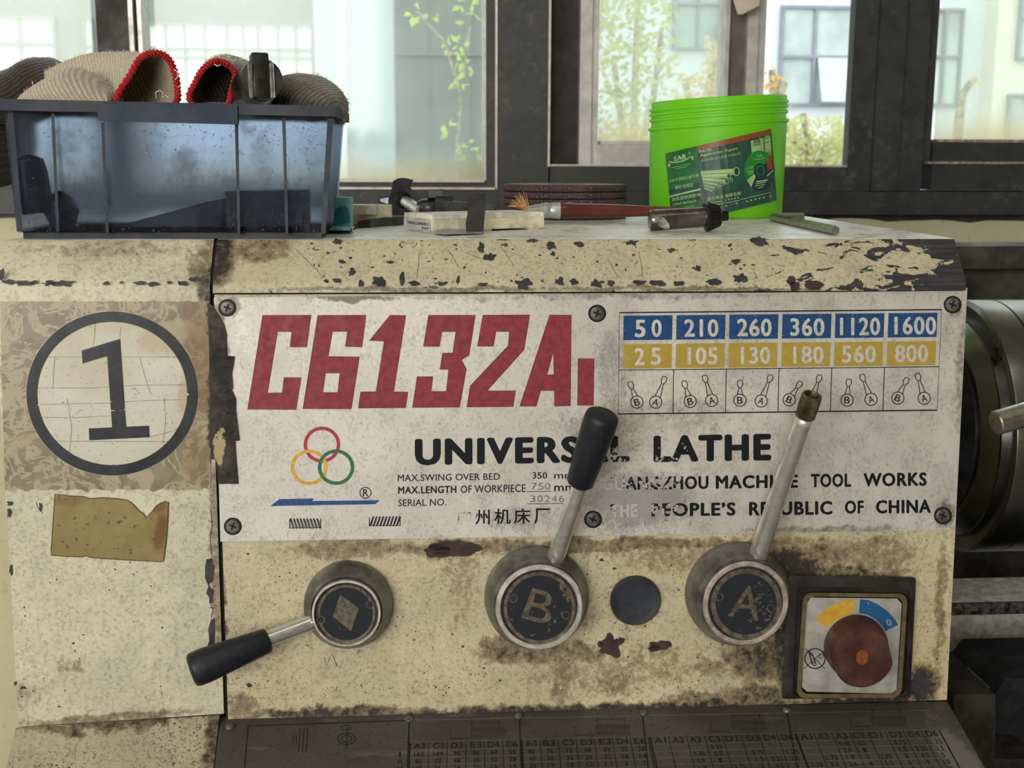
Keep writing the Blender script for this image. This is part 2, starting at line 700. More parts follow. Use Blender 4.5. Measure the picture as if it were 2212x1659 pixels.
fbox(mb, 1279, UPP, 1296, 357, YF + .038, YW + .075)
fbox(mb, 1282, 313, 1617, 357, YF + .030, YW + .075)
fbox(mb, 1297, 305, 1570, 312.5, YF + .038, YW + .075)
fbox(mb, 1618, UPP, 1641, 357, YF + .030, YW + .075)
fbox(mb, 1640, UPP, 1657, 357, YF + .040, YW + .075)
fbox(mb, 1571, UPP, 1579, 312, YF + .034, YW + .075)
mb.build('sash_rail', M_alu, ss)
mb = MB()
fbox(mb, 1579, UPP, 1619, 315, YF + .045, YW + .075)
mb.build('sash_stile_shadow', simple('shadow_brown_aluminium', (0.16, 0.145, 0.13), 0.5, 0.1, 0.15, 30), ss)  # shadow beside the stile, put in as a darker brown strip
pane('window_pane', 1294, UPP, 1573, 309, YW + .045, ss, 0.24, (0.88, 0.92, 0.80))
mb = MB()
P = [(1580, -60), (1584, 2), (1594, 31), (1604, 31), (1640, 12), (1646, -60)]
S = Plane((0, YF + .004, 0), (0, -1, 0))
mb.prism([S(x, y, 0.0) for x, y in P], [S(x, y, .022) for x, y in P])
mb.build('sash_latch', simple('beige_latch_plastic', (0.66, 0.58, 0.50), 0.45, 0, 0.1, 40), ss, smooth=0)

# ---- window 3: right window
w3 = wframe('window_3', 2200)
mb = MB()
fbox(mb, 2014, 357, 3700, 412, YF, YW + .12)
fbox(mb, 2014, UPP, 2031, 357, YF + .012, YW + .10)
fbox(mb, 2014, 311, 3700, 353, YF + .03, YW + .10)
mb.build('window_frame', M_frame, w3)
mb = MB()
fbox(mb, 2006, 352, 3700, 357, YF - .004, YW + .03)
fbox(mb, 2022, 305, 3700, 311, YF + .034, YW + .08)
mb.build('aluminium_edge', simple('rusty_aluminium_edge', (0.42, 0.33, 0.27), 0.5, 0.2, 0.3, 80), w3)
pane('window_pane', 2026, UPP, 3700, 309, YW + .05, w3, 0.17, (0.90, 0.92, 0.78))

# ================================================================== OUTSIDE
M_w_grey = wall_paint('grey_render', (0.255, 0.275, 0.25), 0.18)
M_w_blue = wall_paint('pale_blue_render', (0.44, 0.51, 0.525), 0.08)
M_w_white = wall_paint('white_render', (0.79, 0.86, 0.90), 0.06)
M_w_cream = wall_paint('cream_render', (0.84, 0.83, 0.70), 0.08)
M_pane_white = simple('painted_sky_glare_panes', (0.96, 0.98, 0.96), 0.2, 0, 0.02, 2)  # sky glare on the panes put in as near-white colour
M_muntin = simple('pale_green_bars', (0.29, 0.33, 0.295), 0.5, 0, 0.05, 8)
M_pane_teal = simple('grey_green_panes', (0.54, 0.63, 0.61), 0.15, 0, 0.16, 1.2)
M_grey_bar = simple('grey_window_bars', (0.30, 0.32, 0.36), 0.5, 0, 0.06, 8)
M_white_pipe = simple('white_pipe', (0.93, 0.94, 0.90), 0.4, 0, 0.04, 5)


def ez(py, px, Y):
    return AtY(px, py, Y).z


def ex(px, Y):
    return AtY(px, 180, Y).x


def ebox(mb, x0, y0, x1, y1, Y, depth, mi=0):
    return mb.box((ex(x0, Y), Y, ez(y1, x0, Y)), (ex(x1, Y), Y + depth, ez(y0, x0, Y)), mi)


def ewindow(b, x0, y0, x1, y1, Y, vbars, hbars, bar, M_bar, M_pane, proud=.06):
    mb = MB()
    for v in [x0] + list(vbars) + [x1]:
        ebox(mb, v - bar / 2, y0, v + bar / 2, y1, Y - proud, proud)
    for h in [y0] + list(hbars) + [y1]:
        ebox(mb, x0 - bar / 2, h - bar / 2, x1 + bar / 2, h + bar / 2, Y - proud - .005, proud)
    w = mb.build('window', M_bar, b, smooth=0)
    mb = MB()
    ebox(mb, x0, y0, x1, y1, Y - .025, .02)
    p = mb.build('pane', M_pane, None, smooth=0, origin=world_loc(b))
    p.parent = w
    p.location = (0, 0, 0)
    return w


b1 = thing('workshop_building', (ex(300, 12), 12, 0), 'grey workshop building outside the wide window, with rows of white bright panes', 'building')
mb = MB().box((ex(-2600, 12), 12, 0), (ex(681, 11.6) - .02, 17, 7.5))
mb.build('wall', M_w_grey, b1, smooth=0)
ewindow(b1, -140, 34, 121, 330, 12, [-90, 49], [93, 210], 8, M_muntin, M_pane_white)
ewindow(b1, 188, 40, 203, 330, 12, [], [100], 4, M_muntin, M_pane_white)
ewindow(b1, 313, 50, 676, 360, 12, [362, 402, 445, 493, 528, 560, 602, 640], [104, 122, 205, 290], 6, M_muntin, M_pane_white)
mb = MB()
for yy in (-120,):
    ebox(mb, -900, yy, 670, yy + 10, 11.96, .05)
mb.build('cornice', M_w_cream, b1, smooth=0)

b2 = thing('annex_building', (ex(800, 11.6), 11.6, 0), 'pale blue and grey annex with a white downpipe, outside the wide window', 'building')
mb = MB().box((ex(681, 11.6), 11.6, 0), (ex(851, 11.6), 16, 7.5))
mb.build('corner_wall', M_w_blue, b2, smooth=0)
mb = MB().box((ex(845, 12.1), 12.1, 0), (ex(1236, 12) - .02, 16, 7.5))
for yy in (112,):
    ebox(mb, 851, yy, 1225, yy + 7, 12.06, .05)
for xx in (930, 1020):
    ebox(mb, xx, -700, xx + 3, 380, 12.085, .05)
mb.build('grey_wall', wall_paint('weathered_grey_render', (0.255, 0.275, 0.26), 0.35), b2, smooth=0)
mb = MB().rod((ex(738, 11.5), 11.5, 0), (ex(738, 11.5), 11.5, 7.4), .045, seg=14)
for zz in (.9, 2.2, 3.5):
    mb.rod((ex(738, 11.5), 11.5, zz), (ex(738, 11.5), 11.5, zz + .06), .055, seg=14)
mb.build('downpipe', M_white_pipe, b2)

b3 = thing('white_building', (ex(1700, 12), 12, 0), 'white building outside the slid-open window, with grey-barred teal windows', 'building')
mb = MB().box((ex(1236, 12), 12, 0), (ex(2150, 12), 17, 7.5))
mb.build('wall', M_w_white, b3, smooth=0)
mb = MB().box((ex(2146, 11.7), 11.7, 0), (ex(2420, 11.7), 17, 7.5))
mb.build('cream_pilaster', M_w_cream, b3, smooth=0)
ewindow(b3, 1452, -160, 1600, 104, 12, [1505, 1552], [8], 5, M_grey_bar, simple('dim_teal_panes', (0.38, 0.46, 0.46), 0.2, 0, 0.2, 1.5))
w = ewindow(b3, 1686, 14, 1848, 226, 12, [1757], [122], 7, M_grey_bar, M_pane_teal)
mb = MB()
a, c = ex(1760, 12), ex(1844, 12)
zt, zl = ez(126, 1760, 12), ez(222, 1760, 12)
mb.box8([(a, 11.72, zl), (c, 11.72, zl), (c, 11.75, zl), (a, 11.75, zl), (a, 11.93, zt), (c, 11.93, zt), (c, 11.96, zt), (a, 11.96, zt)])
s_ = mb.build('awning_sash', M_pane_teal, None, smooth=0, origin=world_loc(b3))
s_.parent = w
s_.location = (0, 0, 0)
ewindow(b3, 1980, 20, 2072, 226, 12, [2036], [122], 6, M_grey_bar, M_pane_teal)
ewindow(b3, 2196, -60, 2330, 126, 11.7, [2260], [40], 6, M_grey_bar, M_pane_teal)
ewindow(b3, 2186, 206, 2330, 322, 11.7, [2260], [], 6, M_grey_bar, M_pane_teal)


def leaf_mat(name, a, b, c):
    t = NT(name)
    k = t.noise(6, 3, 0.7)
    col = t.mix(t.step(k, 0.35, 0.5), a, b)
    col = t.mix(t.step(t.noise(17, 2), 0.55, 0.68), col, c)
    d = t.n('BsdfDiffuse')
    t.put(d.inputs[0], col)
    tl = t.n('BsdfTranslucent')
    t.put(tl.inputs[0], col)
    m = t.n('MixShader')
    m.inputs[0].default_value = .45
    t.t.links.new(d.outputs[0], m.inputs[1])
    t.t.links.new(tl.outputs[0], m.inputs[2])
    return t.done(m.outputs[0])


M_bark = simple('bark', (0.46, 0.42, 0.33), 0.8, 0, 0.3, 30)


def foliage(blobs, Y, dY, n, size, seed, mb):
    """blobs of leaves (pixel centre, pixel radii) at depth Y: folded leaf blades"""
    rnd = random.Random(seed)
    wsum = sum(b[2] * b[3] for b in blobs)
    for (cx, cy, rx, ry) in blobs:
        for _ in range(int(n * rx * ry / wsum)):
            a, q = rnd.random() * 2 * pi, sqrt(rnd.random())
            p = AtY(cx + rx * q * cos(a), cy + ry * q * sin(a), Y + (rnd.random() - .5) * dY)
            d = Vector((rnd.uniform(-1, 1), rnd.uniform(-1, 1), rnd.uniform(-1, .5))).normalized()
            e = d.orthogonal().normalized()
            e = Matrix.Rotation(rnd.random() * 6.28, 3, d) @ e
            nn = d.cross(e)
            s = size * rnd.uniform(.6, 1.3)
            mb.add([p, p + d * s * .45 + e * s * .27 + nn * s * .08, p + d * s, p + d * s * .45 - e * s * .27 + nn * s * .08], [(0, 1, 2), (0, 2, 3)])
    return mb


def plant(name, label, cat, base_px, Y, blobs, n, size, mats, seed, stems, dY=.8, thick=1.0):
    base = AtY(base_px, 340, Y)
    o = thing(name, (base.x, Y, 0), label, cat)
    foliage(blobs, Y, dY, n, size, seed, MB()).build('foliage', mats, o, smooth=0, recalc=False)
    mb = MB()
    for st in stems:
        pts = [Vector((base.x, Y, 0))] + [AtY(x, y, Y) for x, y in st]
        mb.pipe(pts, .02, 7, radii=[(.03 * (1 - .8 * i / len(pts)) + .004) * thick for i in range(len(pts))])
    mb.build('trunk', M_bark, o)
    return o


L_green = leaf_mat('yellow_green_leaves', (0.52, 0.58, 0.22), (0.68, 0.72, 0.34), (0.42, 0.50, 0.22))
L_yell = leaf_mat('yellow_leaves', (0.80, 0.62, 0.30), (0.86, 0.74, 0.42), (0.74, 0.66, 0.36))
L_bush = leaf_mat('bush_leaves', (0.50, 0.57, 0.27), (0.68, 0.71, 0.40), (0.80, 0.68, 0.34))
plant('willow_tree', 'light green tree seen through the glass of the slid-open sash', 'tree', 1370, 7.0,
      [(1350, -40, 90, 90), (1330, 60, 55, 70), (1400, 40, 62, 90), (1345, 150, 55, 70), (1420, 130, 50, 60), (1340, 230, 50, 60), (1395, 215, 50, 50), (1300, 100, 30, 120), (1370, 300, 80, 60)],
      900, .062, L_green, 3, [[(1366, 380), (1372, 150), (1380, -60)], [(1366, 380), (1340, 250), (1325, 120)], [(1366, 380), (1410, 220), (1430, 60)]])
plant('yellow_shrub', 'yellow-leaved shrub beside the light green tree, behind the sash glass', 'shrub', 1520, 5.5,
      [(1545, 130, 30, 55), (1500, 210, 48, 60), (1550, 230, 45, 60), (1490, 300, 60, 50), (1570, 300, 50, 60)],
      750, .05, L_yell, 5, [[(1522, 380), (1520, 250), (1545, 120)], [(1522, 380), (1495, 260), (1480, 170)]], .5)
plant('flowering_bush', 'green bush with yellow tips under the grey-barred window outside', 'bush', 1760, 6.0,
      [(1760, 350, 110, 65), (1800, 300, 50, 50), (1720, 300, 32, 50), (1690, 330, 40, 80), (1735, 250, 12, 16), (1840, 340, 50, 80)],
      1500, .05, L_bush, 8, [[(1758, 380), (1790, 300)], [(1758, 380), (1735, 245)], [(1758, 380), (1700, 270)]], .6)
plant('orange_sprig', 'sparse orange-yellow sprig rising just behind the green tub', 'sprig', 1668, 4.5,
      [(1668, 160, 14, 22), (1692, 180, 14, 10), (1655, 185, 14, 14), (1690, 232, 12, 14), (1660, 240, 20, 40)],
      70, .035, leaf_mat('orange_leaves', (0.85, 0.50, 0.12), (0.9, 0.62, 0.2), (0.85, 0.6, 0.2)), 9, [[(1670, 380), (1672, 240), (1668, 150)], [(1672, 240), (1694, 178)]], .2)
plant('climbing_branch', 'bright lime leaf sprigs against the grey annex outside', 'branch', 960, 7.5,
      [(900, 25, 16, 22), (932, 32, 22, 14), (1010, 20, 18, 40), (980, 100, 30, 22), (965, 85, 16, 16), (1000, 160, 26, 40), (970, 275, 26, 12), (1005, 330, 26, 26)],
      75, .07, leaf_mat('lime_leaves', (0.58, 0.78, 0.16), (0.66, 0.84, 0.24), (0.8, 0.74, 0.26)), 12, [[(985, 380), (995, 200), (1015, 60), (1030, -60)], [(995, 200), (960, 90), (900, 25)]], .4, .35)
plant('dry_twig', 'single dry yellow twig in front of the white building, in the third window', 'twig', 2090, 5.0,
      [(2104, 172, 7, 9), (2094, 186, 5, 6)], 16, .03, L_yell, 14, [[(2060, 380), (2078, 203), (2106, 168)]], .1)


# ================================================================== THE LATHE
LATHE = thing('lathe', (0, 0.2, 0), 'cream painted engine lathe with a silver name plate, levers and a speed table', 'lathe')
LL = Vector(LATHE.location)


def FB(px, py, rx, ry, k, S=FACE, o=None):             # a patch of stain: pixel centre and pixel radii on a face -> object space
    p = S(px, py)
    q = mpp(p)
    o = LL if o is None else o
    return (p.x - o.x, p.z - o.z, rx * q, ry * q, k)


def machine_paint(name, base, blobs=(), specks=0.64, ochre=0.5, streak=0.5, rough=0.45, flake=None, under=(0.028, 0.027, 0.031), amp=.012):
    t = NT(name)
    c = t.mix(t.step(t.noise(16, 5, 0.6), 0.3, 0.7), tuple(k * .84 for k in base), tuple(k * 1.06 for k in base))
    if ochre:
        c = t.mix(t.math('MULTIPLY', t.step(t.noise(7, 5, 0.65), 0.48, 0.75), ochre), c, (base[0] * .78, base[1] * .66, base[2] * .42))
    if streak:
        s1 = t.step(t.noise(1, 5, 0.7, t.scaled(75, 20, 9)), 0.55, 0.75)
        c = t.mix(t.math('MULTIPLY', s1, streak * .6), c, (0.20, 0.14, 0.075))
        s2 = t.step(t.noise(1, 3, 0.7, t.scaled(22, 60, 240, rot=(0, radians(12), 0))), 0.62, 0.7)
        c = t.mix(t.math('MULTIPLY', s2, streak * .45), c, (0.16, 0.12, 0.08))
    gr = t.math('ADD', t.math('MULTIPLY', t.noise(330, 5, .75), .74), t.math('MULTIPLY', t.noise(70, 5, .7), .26))
    c = t.mix(t.step(gr, 0.53, 0.36), c, t.mix(0.5, c, (0.16, 0.125, 0.085)))
    c = t.mix(t.math('MULTIPLY', t.step(gr, 0.54, 0.66), .35), c, tuple(min(1, k * 1.22) for k in base))
    sp = t.step(t.noise(520, 3, 0.6), specks, specks + 0.05)
    c = t.mix(t.math('MULTIPLY', sp, t.step(t.noise(24, 3), 0.35, 0.6, 0.25, 0.95)), c, (0.06, 0.048, 0.04))
    r = rough
    if blobs:
        m = t.smudge(blobs, amp, 40)
        f = t.math('MULTIPLY_ADD', t.math('SUBTRACT', t.noise(170, 6, 0.72), 0.5), 1.5, m)
        c = t.mix(t.math('MULTIPLY', t.step(f, 0.12, 0.60), 0.75), c, (0.17, 0.115, 0.055))
        c = t.mix(t.step(f, 0.50, 0.95), c, (0.028, 0.022, 0.020))
    if flake is not None:
        un = t.mix(t.step(t.noise(1, 4, .65, t.scaled(14, 40, 330)), .42, .62), under, tuple(k * 1.9 for k in under))
        c = t.mix(flake(t), c, un)
    return t.done(t.pbsdf(c, r, 0, t.bump(t.noise(240, 4), 0.12, 0.0006), 0.45))


CREAM = (0.60, 0.545, 0.385)
M_chip = simple('bare_dark_filler', (0.047, 0.045, 0.050), 0.5, 0, 0.25, 90)
M_chip_red = simple('dark_red_primer', (0.055, 0.032, 0.032), 0.5, 0, 0.25, 90)
M_gap = simple('gap_shade_and_part_black', (0.012, 0.010, 0.010), 0.7, 0, 0.3, 60)  # black for shade in gaps, slots and holes, and small black parts
M_plain = machine_paint('cream_machine_paint', CREAM, ochre=.4)
M_dark_iron = simple('oily_dark_iron', (0.028, 0.028, 0.031), 0.45, 0.3, 0.35, 40, 0.2)

face_blobs = [FB(1290, 1178, 900, 24, 0.62), FB(970, 1186, 80, 28, 0.95), FB(760, 1310, 130, 140, 0.42), FB(745, 1185, 190, 40, 0.55),
              FB(1163, 1300, 150, 160, 0.62), FB(1100, 1405, 110, 46, 0.66), FB(1190, 1415, 90, 34, .55), FB(1240, 1412, 120, 42, 0.6), FB(1215, 1470, 46, 90, .5), FB(1330, 1470, 60, 50, .55),
              FB(1600, 1290, 140, 150, 0.85), FB(1700, 1230, 130, 80, 0.95), FB(1770, 1200, 120, 45, 0.62), FB(1640, 1420, 110, 80, 0.75),
              FB(1372, 1298, 78, 76, 0.72), FB(1690, 1390, 45, 150, 0.85), FB(1840, 1240, 190, 30, 0.75), FB(1990, 1480, 50, 70, 0.85),
              FB(1260, 1535, 900, 26, 0.85), FB(700, 1540, 280, 20, 0.8), FB(1330, 1440, 330, 90, .36), FB(1560, 1200, 400, 60, .42), FB(1000, 1240, 60, 160, .36), FB(1880, 1200, 160, 70, .5), FB(560, 1420, 90, 120, .22), FB(1640, 1500, 140, 40, 0.72), FB(1500, 1510, 110, 26, 0.6), FB(480, 1360, 14, 200, .75),
              FB(2030, 1300, 22, 230, 0.5), FB(1860, 1520, 200, 24, 1.0), FB(1420, 1410, 60, 40, 0.4), FB(520, 1520, 60, 40, .55), FB(1540, 1440, 90, 30, .5)]
M_face = machine_paint('stained_cream_paint', (0.60, 0.535, 0.36), face_blobs, ochre=.55, streak=.75, specks=.62)

# ---- key levels of the headstock section
p_lb = FACE(1300, 630, .004)
p_lt = FACE(1300, 611, .004)
YT = p_lt.y + .027
ZT = AtY(1300, 515, YT).z
YB = AtZ(1650, 457, ZT).y
XS = FACE(468, 900).x                          # the seam between end cover and headstock
XRC = FACE(2086, 628, .004).x
XRH = FACE(2056, 1300).x
p_ft = FACE(1300, 622)
p_fb = FACE(1260, 1533)
print('ZT', ZT, 'YT', YT, 'YB', YB, 'XR', XRC, XRH)


def fillet(p, a, b, r, n=4):
    p, a, b = Vector(p), Vector(a), Vector(b)
    s, e = p + (a - p).normalized() * r, p + (b - p).normalized() * r
    return [(s * (1 - k / n) ** 2 + p * 2 * (k / n) * (1 - k / n) + e * (k / n) ** 2) for k in range(n + 1)]


def cover_profile(dy=0.0, z_lb=None, z_lt=None, y_lb=None, y_lt=None):
    lb = Vector((y_lb if y_lb is not None else p_lb.y, z_lb if z_lb is not None else p_lb.z))
    lt = Vector((y_lt if y_lt is not None else p_lt.y, z_lt if z_lt is not None else p_lt.z))
    tp, bk = Vector((YT, ZT)), Vector((YB, ZT))
    q = [lb + Vector((.012, 0)), lb]
    q += fillet(lt, lb, tp, .004)
    q += fillet(tp, lt, bk, .003)
    q += [bk, Vector((YB, p_lb.z))]
    return [(y + dy, z) for y, z in q]


class Bevel(Plane):
    pass


BEV = Plane((0, (p_lt.y + YT) / 2, (p_lt.z + ZT) / 2), Vector((1, 0, 0)).cross(Vector((0, YT - p_lt.y, ZT - p_lt.z))))
LIP = Plane(p_lb, FACE_N)


def flake_right(t):
    x, y, z = t.xyz()
    xr = AtY(2050, 560, YT).x - LL.x
    g = t.step(x, xr - .20, xr, 0.0, 1.0, smooth=False)          # the worn end
    zt = t.step(z, p_lb.z, ZT, 0.0, 1.0, smooth=False)
    edge = t.math('MULTIPLY', t.math('ABSOLUTE', t.math('SUBTRACT', zt, 0.55)), 0.20)
    n = t.noise(1, 5, 0.62, t.scaled(55, 90, 120), dist=.6)
    v = t.math('ADD', t.math('ADD', t.math('MULTIPLY_ADD', t.math('POWER', g, 1.6), 0.165, n), t.step(x, xr - .025, xr + .004, 0.0, 0.12)), t.math('MULTIPLY', edge, t.math('MULTIPLY_ADD', g, 1.2, 0.55)))
    return t.step(v, 0.675, 0.685)


bev_blobs = [FB(470, 560, 60, 90, .9, BEV), FB(560, 540, 120, 40, .6, BEV), FB(900, 626, 500, 10, .6, BEV), FB(1500, 626, 500, 8, .6, BEV)]
M_bevel = machine_paint('chipped_cream_paint', (0.56, 0.51, 0.355), bev_blobs, specks=.63, ochre=.35, streak=.35, flake=flake_right, amp=.006)


def top_paint():
    t = NT('scuffed_cream_top_lit')
    c = t.mix(t.step(t.noise(30, 5, 0.6), 0.3, 0.7), (0.66, 0.64, 0.57), (0.80, 0.785, 0.74))  # window light on the top is put into this paler base
    c = t.mix(t.math('MULTIPLY', t.step(t.noise(9, 5, 0.7), 0.5, 0.7), .6), c, (0.45, 0.45, 0.45))
    c = t.mix(t.step(t.noise(330, 3, 0.6), 0.65, 0.70), c, (0.16, 0.15, 0.14))
    return t.done(t.pbsdf(c, t.step(t.noise(60, 4), .3, .7, .22, .5), 0, t.bump(t.noise(200, 4), 0.15, 0.0006), 0.6))


M_top = top_paint()
# ---- top cover with its sloped front
mb = MB()
pr = cover_profile()
x0, x1 = XS + .001, XRC
n = len(pr)
mb.loft([[(x0, y, z) for y, z in pr], [(x1, y, z) for y, z in pr]], True, True)
for k in range(len(mb.f)):
    f = mb.f[k]
    c = sum((mb.v[i] for i in f), Vector()) / len(f)
    if len(f) == 4 and c.z > ZT - .0009:
        mb.m[k] = 1
rnd = random.Random(4)
for x, y, rx, ry in [(820, 608, 17, 11), (760, 588, 8, 8), (868, 602, 6, 12), (895, 612, 12, 5), (1130, 613, 19, 12), (955, 612, 10, 4), (990, 605, 4, 9), (1043, 614, 9, 3), (1040, 535, 7, 11),
                     (1057, 555, 12, 8), (1210, 608, 11, 7), (1240, 609, 9, 6), (1290, 612, 13, 7), (1320, 611, 10, 6), (1150, 520, 14, 4), (1190, 530, 10, 8), (1195, 548, 5, 5), (1252, 527, 9, 5), (1366, 524, 12, 6),
                     (842, 566, 8, 3), (1380, 610, 14, 5), (1420, 611, 16, 6), (1465, 612, 13, 5), (1540, 610, 16, 7), (730, 522, 10, 6), (705, 607, 6, 3), (728, 605, 8, 5), (779, 612, 6, 7), (1450, 540, 8, 5), (1508, 580, 7, 6), (1590, 565, 12, 5), (1600, 600, 14, 8), (1640, 520, 14, 9)]:
    mb.chip(BEV, x, y, rx, ry, .0003, 2, seed=int(x))
for i in range(60):
    mb.chip(BEV, rnd.uniform(690, 1700), rnd.uniform(520, 612), rnd.uniform(1, 4), rnd.uniform(1, 3), .0003, 2, 9)
for x, y, rx, ry in [(1716, 617, 12, 10), (1757, 615, 20, 12), (1710, 606, 10, 10)]:
    mb.chip(BEV, x, y, rx, ry, .0003, 3, 16, .25)
for x0_, y0_, x1_, y1_ in [(968, 540, 990, 578), (1005, 545, 1040, 560), (1313, 560, 1335, 600), (1380, 545, 1388, 598), (640, 540, 700, 600), (905, 545, 900, 600), (1080, 530, 1110, 575)]:
    mb.stroke(BEV, [(x0_, y0_), ((x0_ + x1_) / 2 + 1.5, (y0_ + y1_) / 2), (x1_, y1_)], .8, .0003, 2)
COVER = mb.build('top_cover', [M_bevel, M_top, M_chip, M_chip_red], LATHE, smooth=40)

# ---- headstock housing
mb = MB()
hp = [(p_ft.y, p_ft.z - .001), (p_fb.y, p_fb.z), (YB - .004, p_fb.z), (YB - .004, p_ft.z - .001)]
mb.prism([(XS + .0012, y, z) for y, z in hp], [(XRH, y, z) for y, z in hp])
for x, y, rx, ry, m in [(985, 1186, 52, 16, 2), (945, 1190, 26, 13, 2), (1322, 1394, 24, 22, 2), (1297, 1392, 6, 7, 2), (1428, 1394, 20, 12, 2), (1415, 1400, 12, 8, 2),
                        (1299, 1210, 4, 3, 1), (1327, 1228, 4, 2, 1), (538, 1480, 6, 5, 1), (1985, 1478, 22, 26, 1), (1960, 1495, 12, 12, 1)]:
    mb.chip(FACE, x, y, rx, ry, .0003, m, 26, .34)
for i in range(50):
    mb.chip(FACE, rnd.uniform(500, 2030), rnd.uniform(1190, 1520), rnd.uniform(1, 3), rnd.uniform(1, 2.4), .0003, 1, 8)
mb.stroke(FACE, [(700, 1420), (706, 1438), (712, 1421), (716, 1412), (722, 1424), (729, 1440)], 1.2, .0003, 1)
HOUSING = mb.build('headstock_housing', [M_face, M_chip, M_chip_red], LATHE, smooth=0)
# gap shade under the cover and down the seam, put in as black strips
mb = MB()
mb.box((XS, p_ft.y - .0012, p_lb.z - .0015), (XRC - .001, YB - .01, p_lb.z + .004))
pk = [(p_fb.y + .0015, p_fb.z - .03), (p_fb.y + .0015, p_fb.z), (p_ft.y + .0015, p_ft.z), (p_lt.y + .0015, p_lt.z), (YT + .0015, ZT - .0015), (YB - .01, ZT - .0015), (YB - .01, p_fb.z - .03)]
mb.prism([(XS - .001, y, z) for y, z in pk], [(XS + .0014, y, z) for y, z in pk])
mb.build('seam_shade_strip', M_gap, LATHE, smooth=0)

# ---- end cover on the left, swung slightly forward
ANG = radians(6)
ED = Vector((-cos(ANG), -sin(ANG), 0))
ES = FACE(466, 900, .002)
FV = Vector((0, sin(TILT), cos(TILT)))
END = Plane(ES, ED.cross(FV))


def on_end(px, py):
    return END(px, py)


XE = on_end(22, 1300).x
tE = (ES.x - .001 - XE) / cos(ANG)


def end_sec(t, ycrease_px, ybot_px, px):
    pc, pb_ = END(px, ycrease_px), END(px, ybot_px)
    base = ES + ED * t
    dy = base.y - ES.y
    def onplane(z):
        k = (z - base.z) / FV.z
        return base.y + FV.y * k
    yc, yb = onplane(pc.z), onplane(pb_.z)
    lt, tp = Vector((yc, pc.z)), Vector((YT + dy * .9, ZT))
    lb = Vector((yb, pb_.z))
    bk = Vector((YB, ZT))
    q = [lb] + fillet(lt, lb, tp, .005) + fillet(tp, lt, bk, .004) + [bk, Vector((YB, pb_.z))]
    return [(base.x, y, z) for y, z in q]


end_blobs = [FB(455, 640, 40, 120, 0.85, END), FB(440, 570, 60, 80, 0.55, END), FB(466, 1200, 18, 400, .55, END), FB(250, 540, 300, 26, 0.35, END),
             FB(230, 1552, 300, 16, .55, END), FB(60, 1500, 60, 60, .35, END), FB(150, 1440, 60, 30, .35, END), FB(20, 900, 20, 260, .4, END)]
M_end = machine_paint('smooth_cream_paint', (0.64, 0.60, 0.455), end_blobs, specks=.66, ochre=.2, streak=.25, amp=.006)
mb = MB()
mb.loft([end_sec(.0012, 613, 1543, 466), end_sec(tE, 606, 1571, 22)], True, True)
for k in range(len(mb.f)):
    c = sum((mb.v[i] for i in mb.f[k]), Vector()) / len(mb.f[k])
    if len(mb.f[k]) == 4 and c.z > ZT - .0009:
        mb.m[k] = 1
CRS = Plane(END(230, 609, .0006), END.n)
for x, y, rx, ry in [(18, 609, 14, 5), (55, 611, 20, 5), (105, 612, 14, 5), (138, 612, 22, 7), (75, 610, 8, 4), (230, 612, 8, 4), (300, 612, 12, 4), (330, 613, 12, 5), (395, 612, 12, 5), (4, 595, 6, 12), (262, 610, 4, 3), (420, 604, 12, 5), (365, 610, 5, 3)]:
    mb.chip(END, x, y, rx, ry, .0016, 2, seed=int(x) + 3)
for x, y, rx, ry in [(22, 1086, 6, 5), (20, 1108, 5, 9), (24, 1233, 4, 11), (33, 1476, 3, 5), (88, 1095, 5, 9), (50, 1486, 7, 3), (527 * .3, 1390, 3, 2)]:
    mb.chip(END, x, y, rx, ry, .0003, 2, seed=int(y))
S_ = [(446, 1208), (458, 1206), (460, 1220), (464, 1222), (462, 1240), (460, 1256), (452, 1262), (455, 1270), (463, 1276), (460, 1290), (460, 1303), (452, 1304), (452, 1290), (445, 1282), (450, 1266), (443, 1250), (443, 1225)]
mb.poly(END, S_, .0003, 2)
S_ = [(456, 1338), (464, 1336), (465, 1362), (464, 1380), (463, 1396), (448, 1396), (452, 1384), (450, 1358)]
mb.poly(END, S_, .0003, 2)
for pts in ([(455, 1100), (458, 1130), (454, 1165), (457, 1200)], [(450, 1125), (460, 1128)], [(452, 1150), (462, 1155)], [(455, 1305), (460, 1318), (456, 1335)], [(452, 1312), (464, 1314)], [(78, 1086), (82, 1098), (92, 1108)]):
    mb.stroke(END, pts, 1.3, .0003, 3)
for i in range(24):
    mb.chip(END, rnd.uniform(40, 450), rnd.uniform(1230, 1540), rnd.uniform(1, 2.6), rnd.uniform(1, 2), .0003, 2, 8)
# old drip stains down the sloped top
EBV = Plane(Vector((ES.x - .08, (YT + p_lt.y) / 2 - .006, (p_lt.z + ZT) / 2)), Vector((1, 0, 0)).cross(Vector((0, YT - p_lt.y, ZT - p_lt.z))))
M_drip = simple('tan_drip_stain', (0.36, 0.30, 0.19), 0.5, 0, 0.2, 60)
mb.build('end_cover', [M_end, M_top, M_chip, M_chip_red], LATHE, smooth=40)

# sloping foot of the end cover
e0, e1 = END(34, 1571), END(474, 1544)
d_out = Vector((0, -.030, -.018)).normalized()
FOOT = Plane((e0 + e1) / 2, (e1 - e0).cross(d_out))
fl = [FOOT(34, 1572), FOOT(474, 1545), FOOT(452, 1740), FOOT(-6, 1740)]
mb = MB().prism([p + Vector((0, .12 if i < 2 else .06, -.05)) for i, p in enumerate(fl)], fl)
M_foot = machine_paint('pitted_cream_paint', (0.50, 0.45, 0.32), [FB(240, 1562, 300, 16, .7, FOOT), FB(462, 1600, 30, 80, .75, FOOT)], specks=.57, ochre=.4, streak=.2)
mb.build('end_cover_foot', M_foot, LATHE, smooth=0)

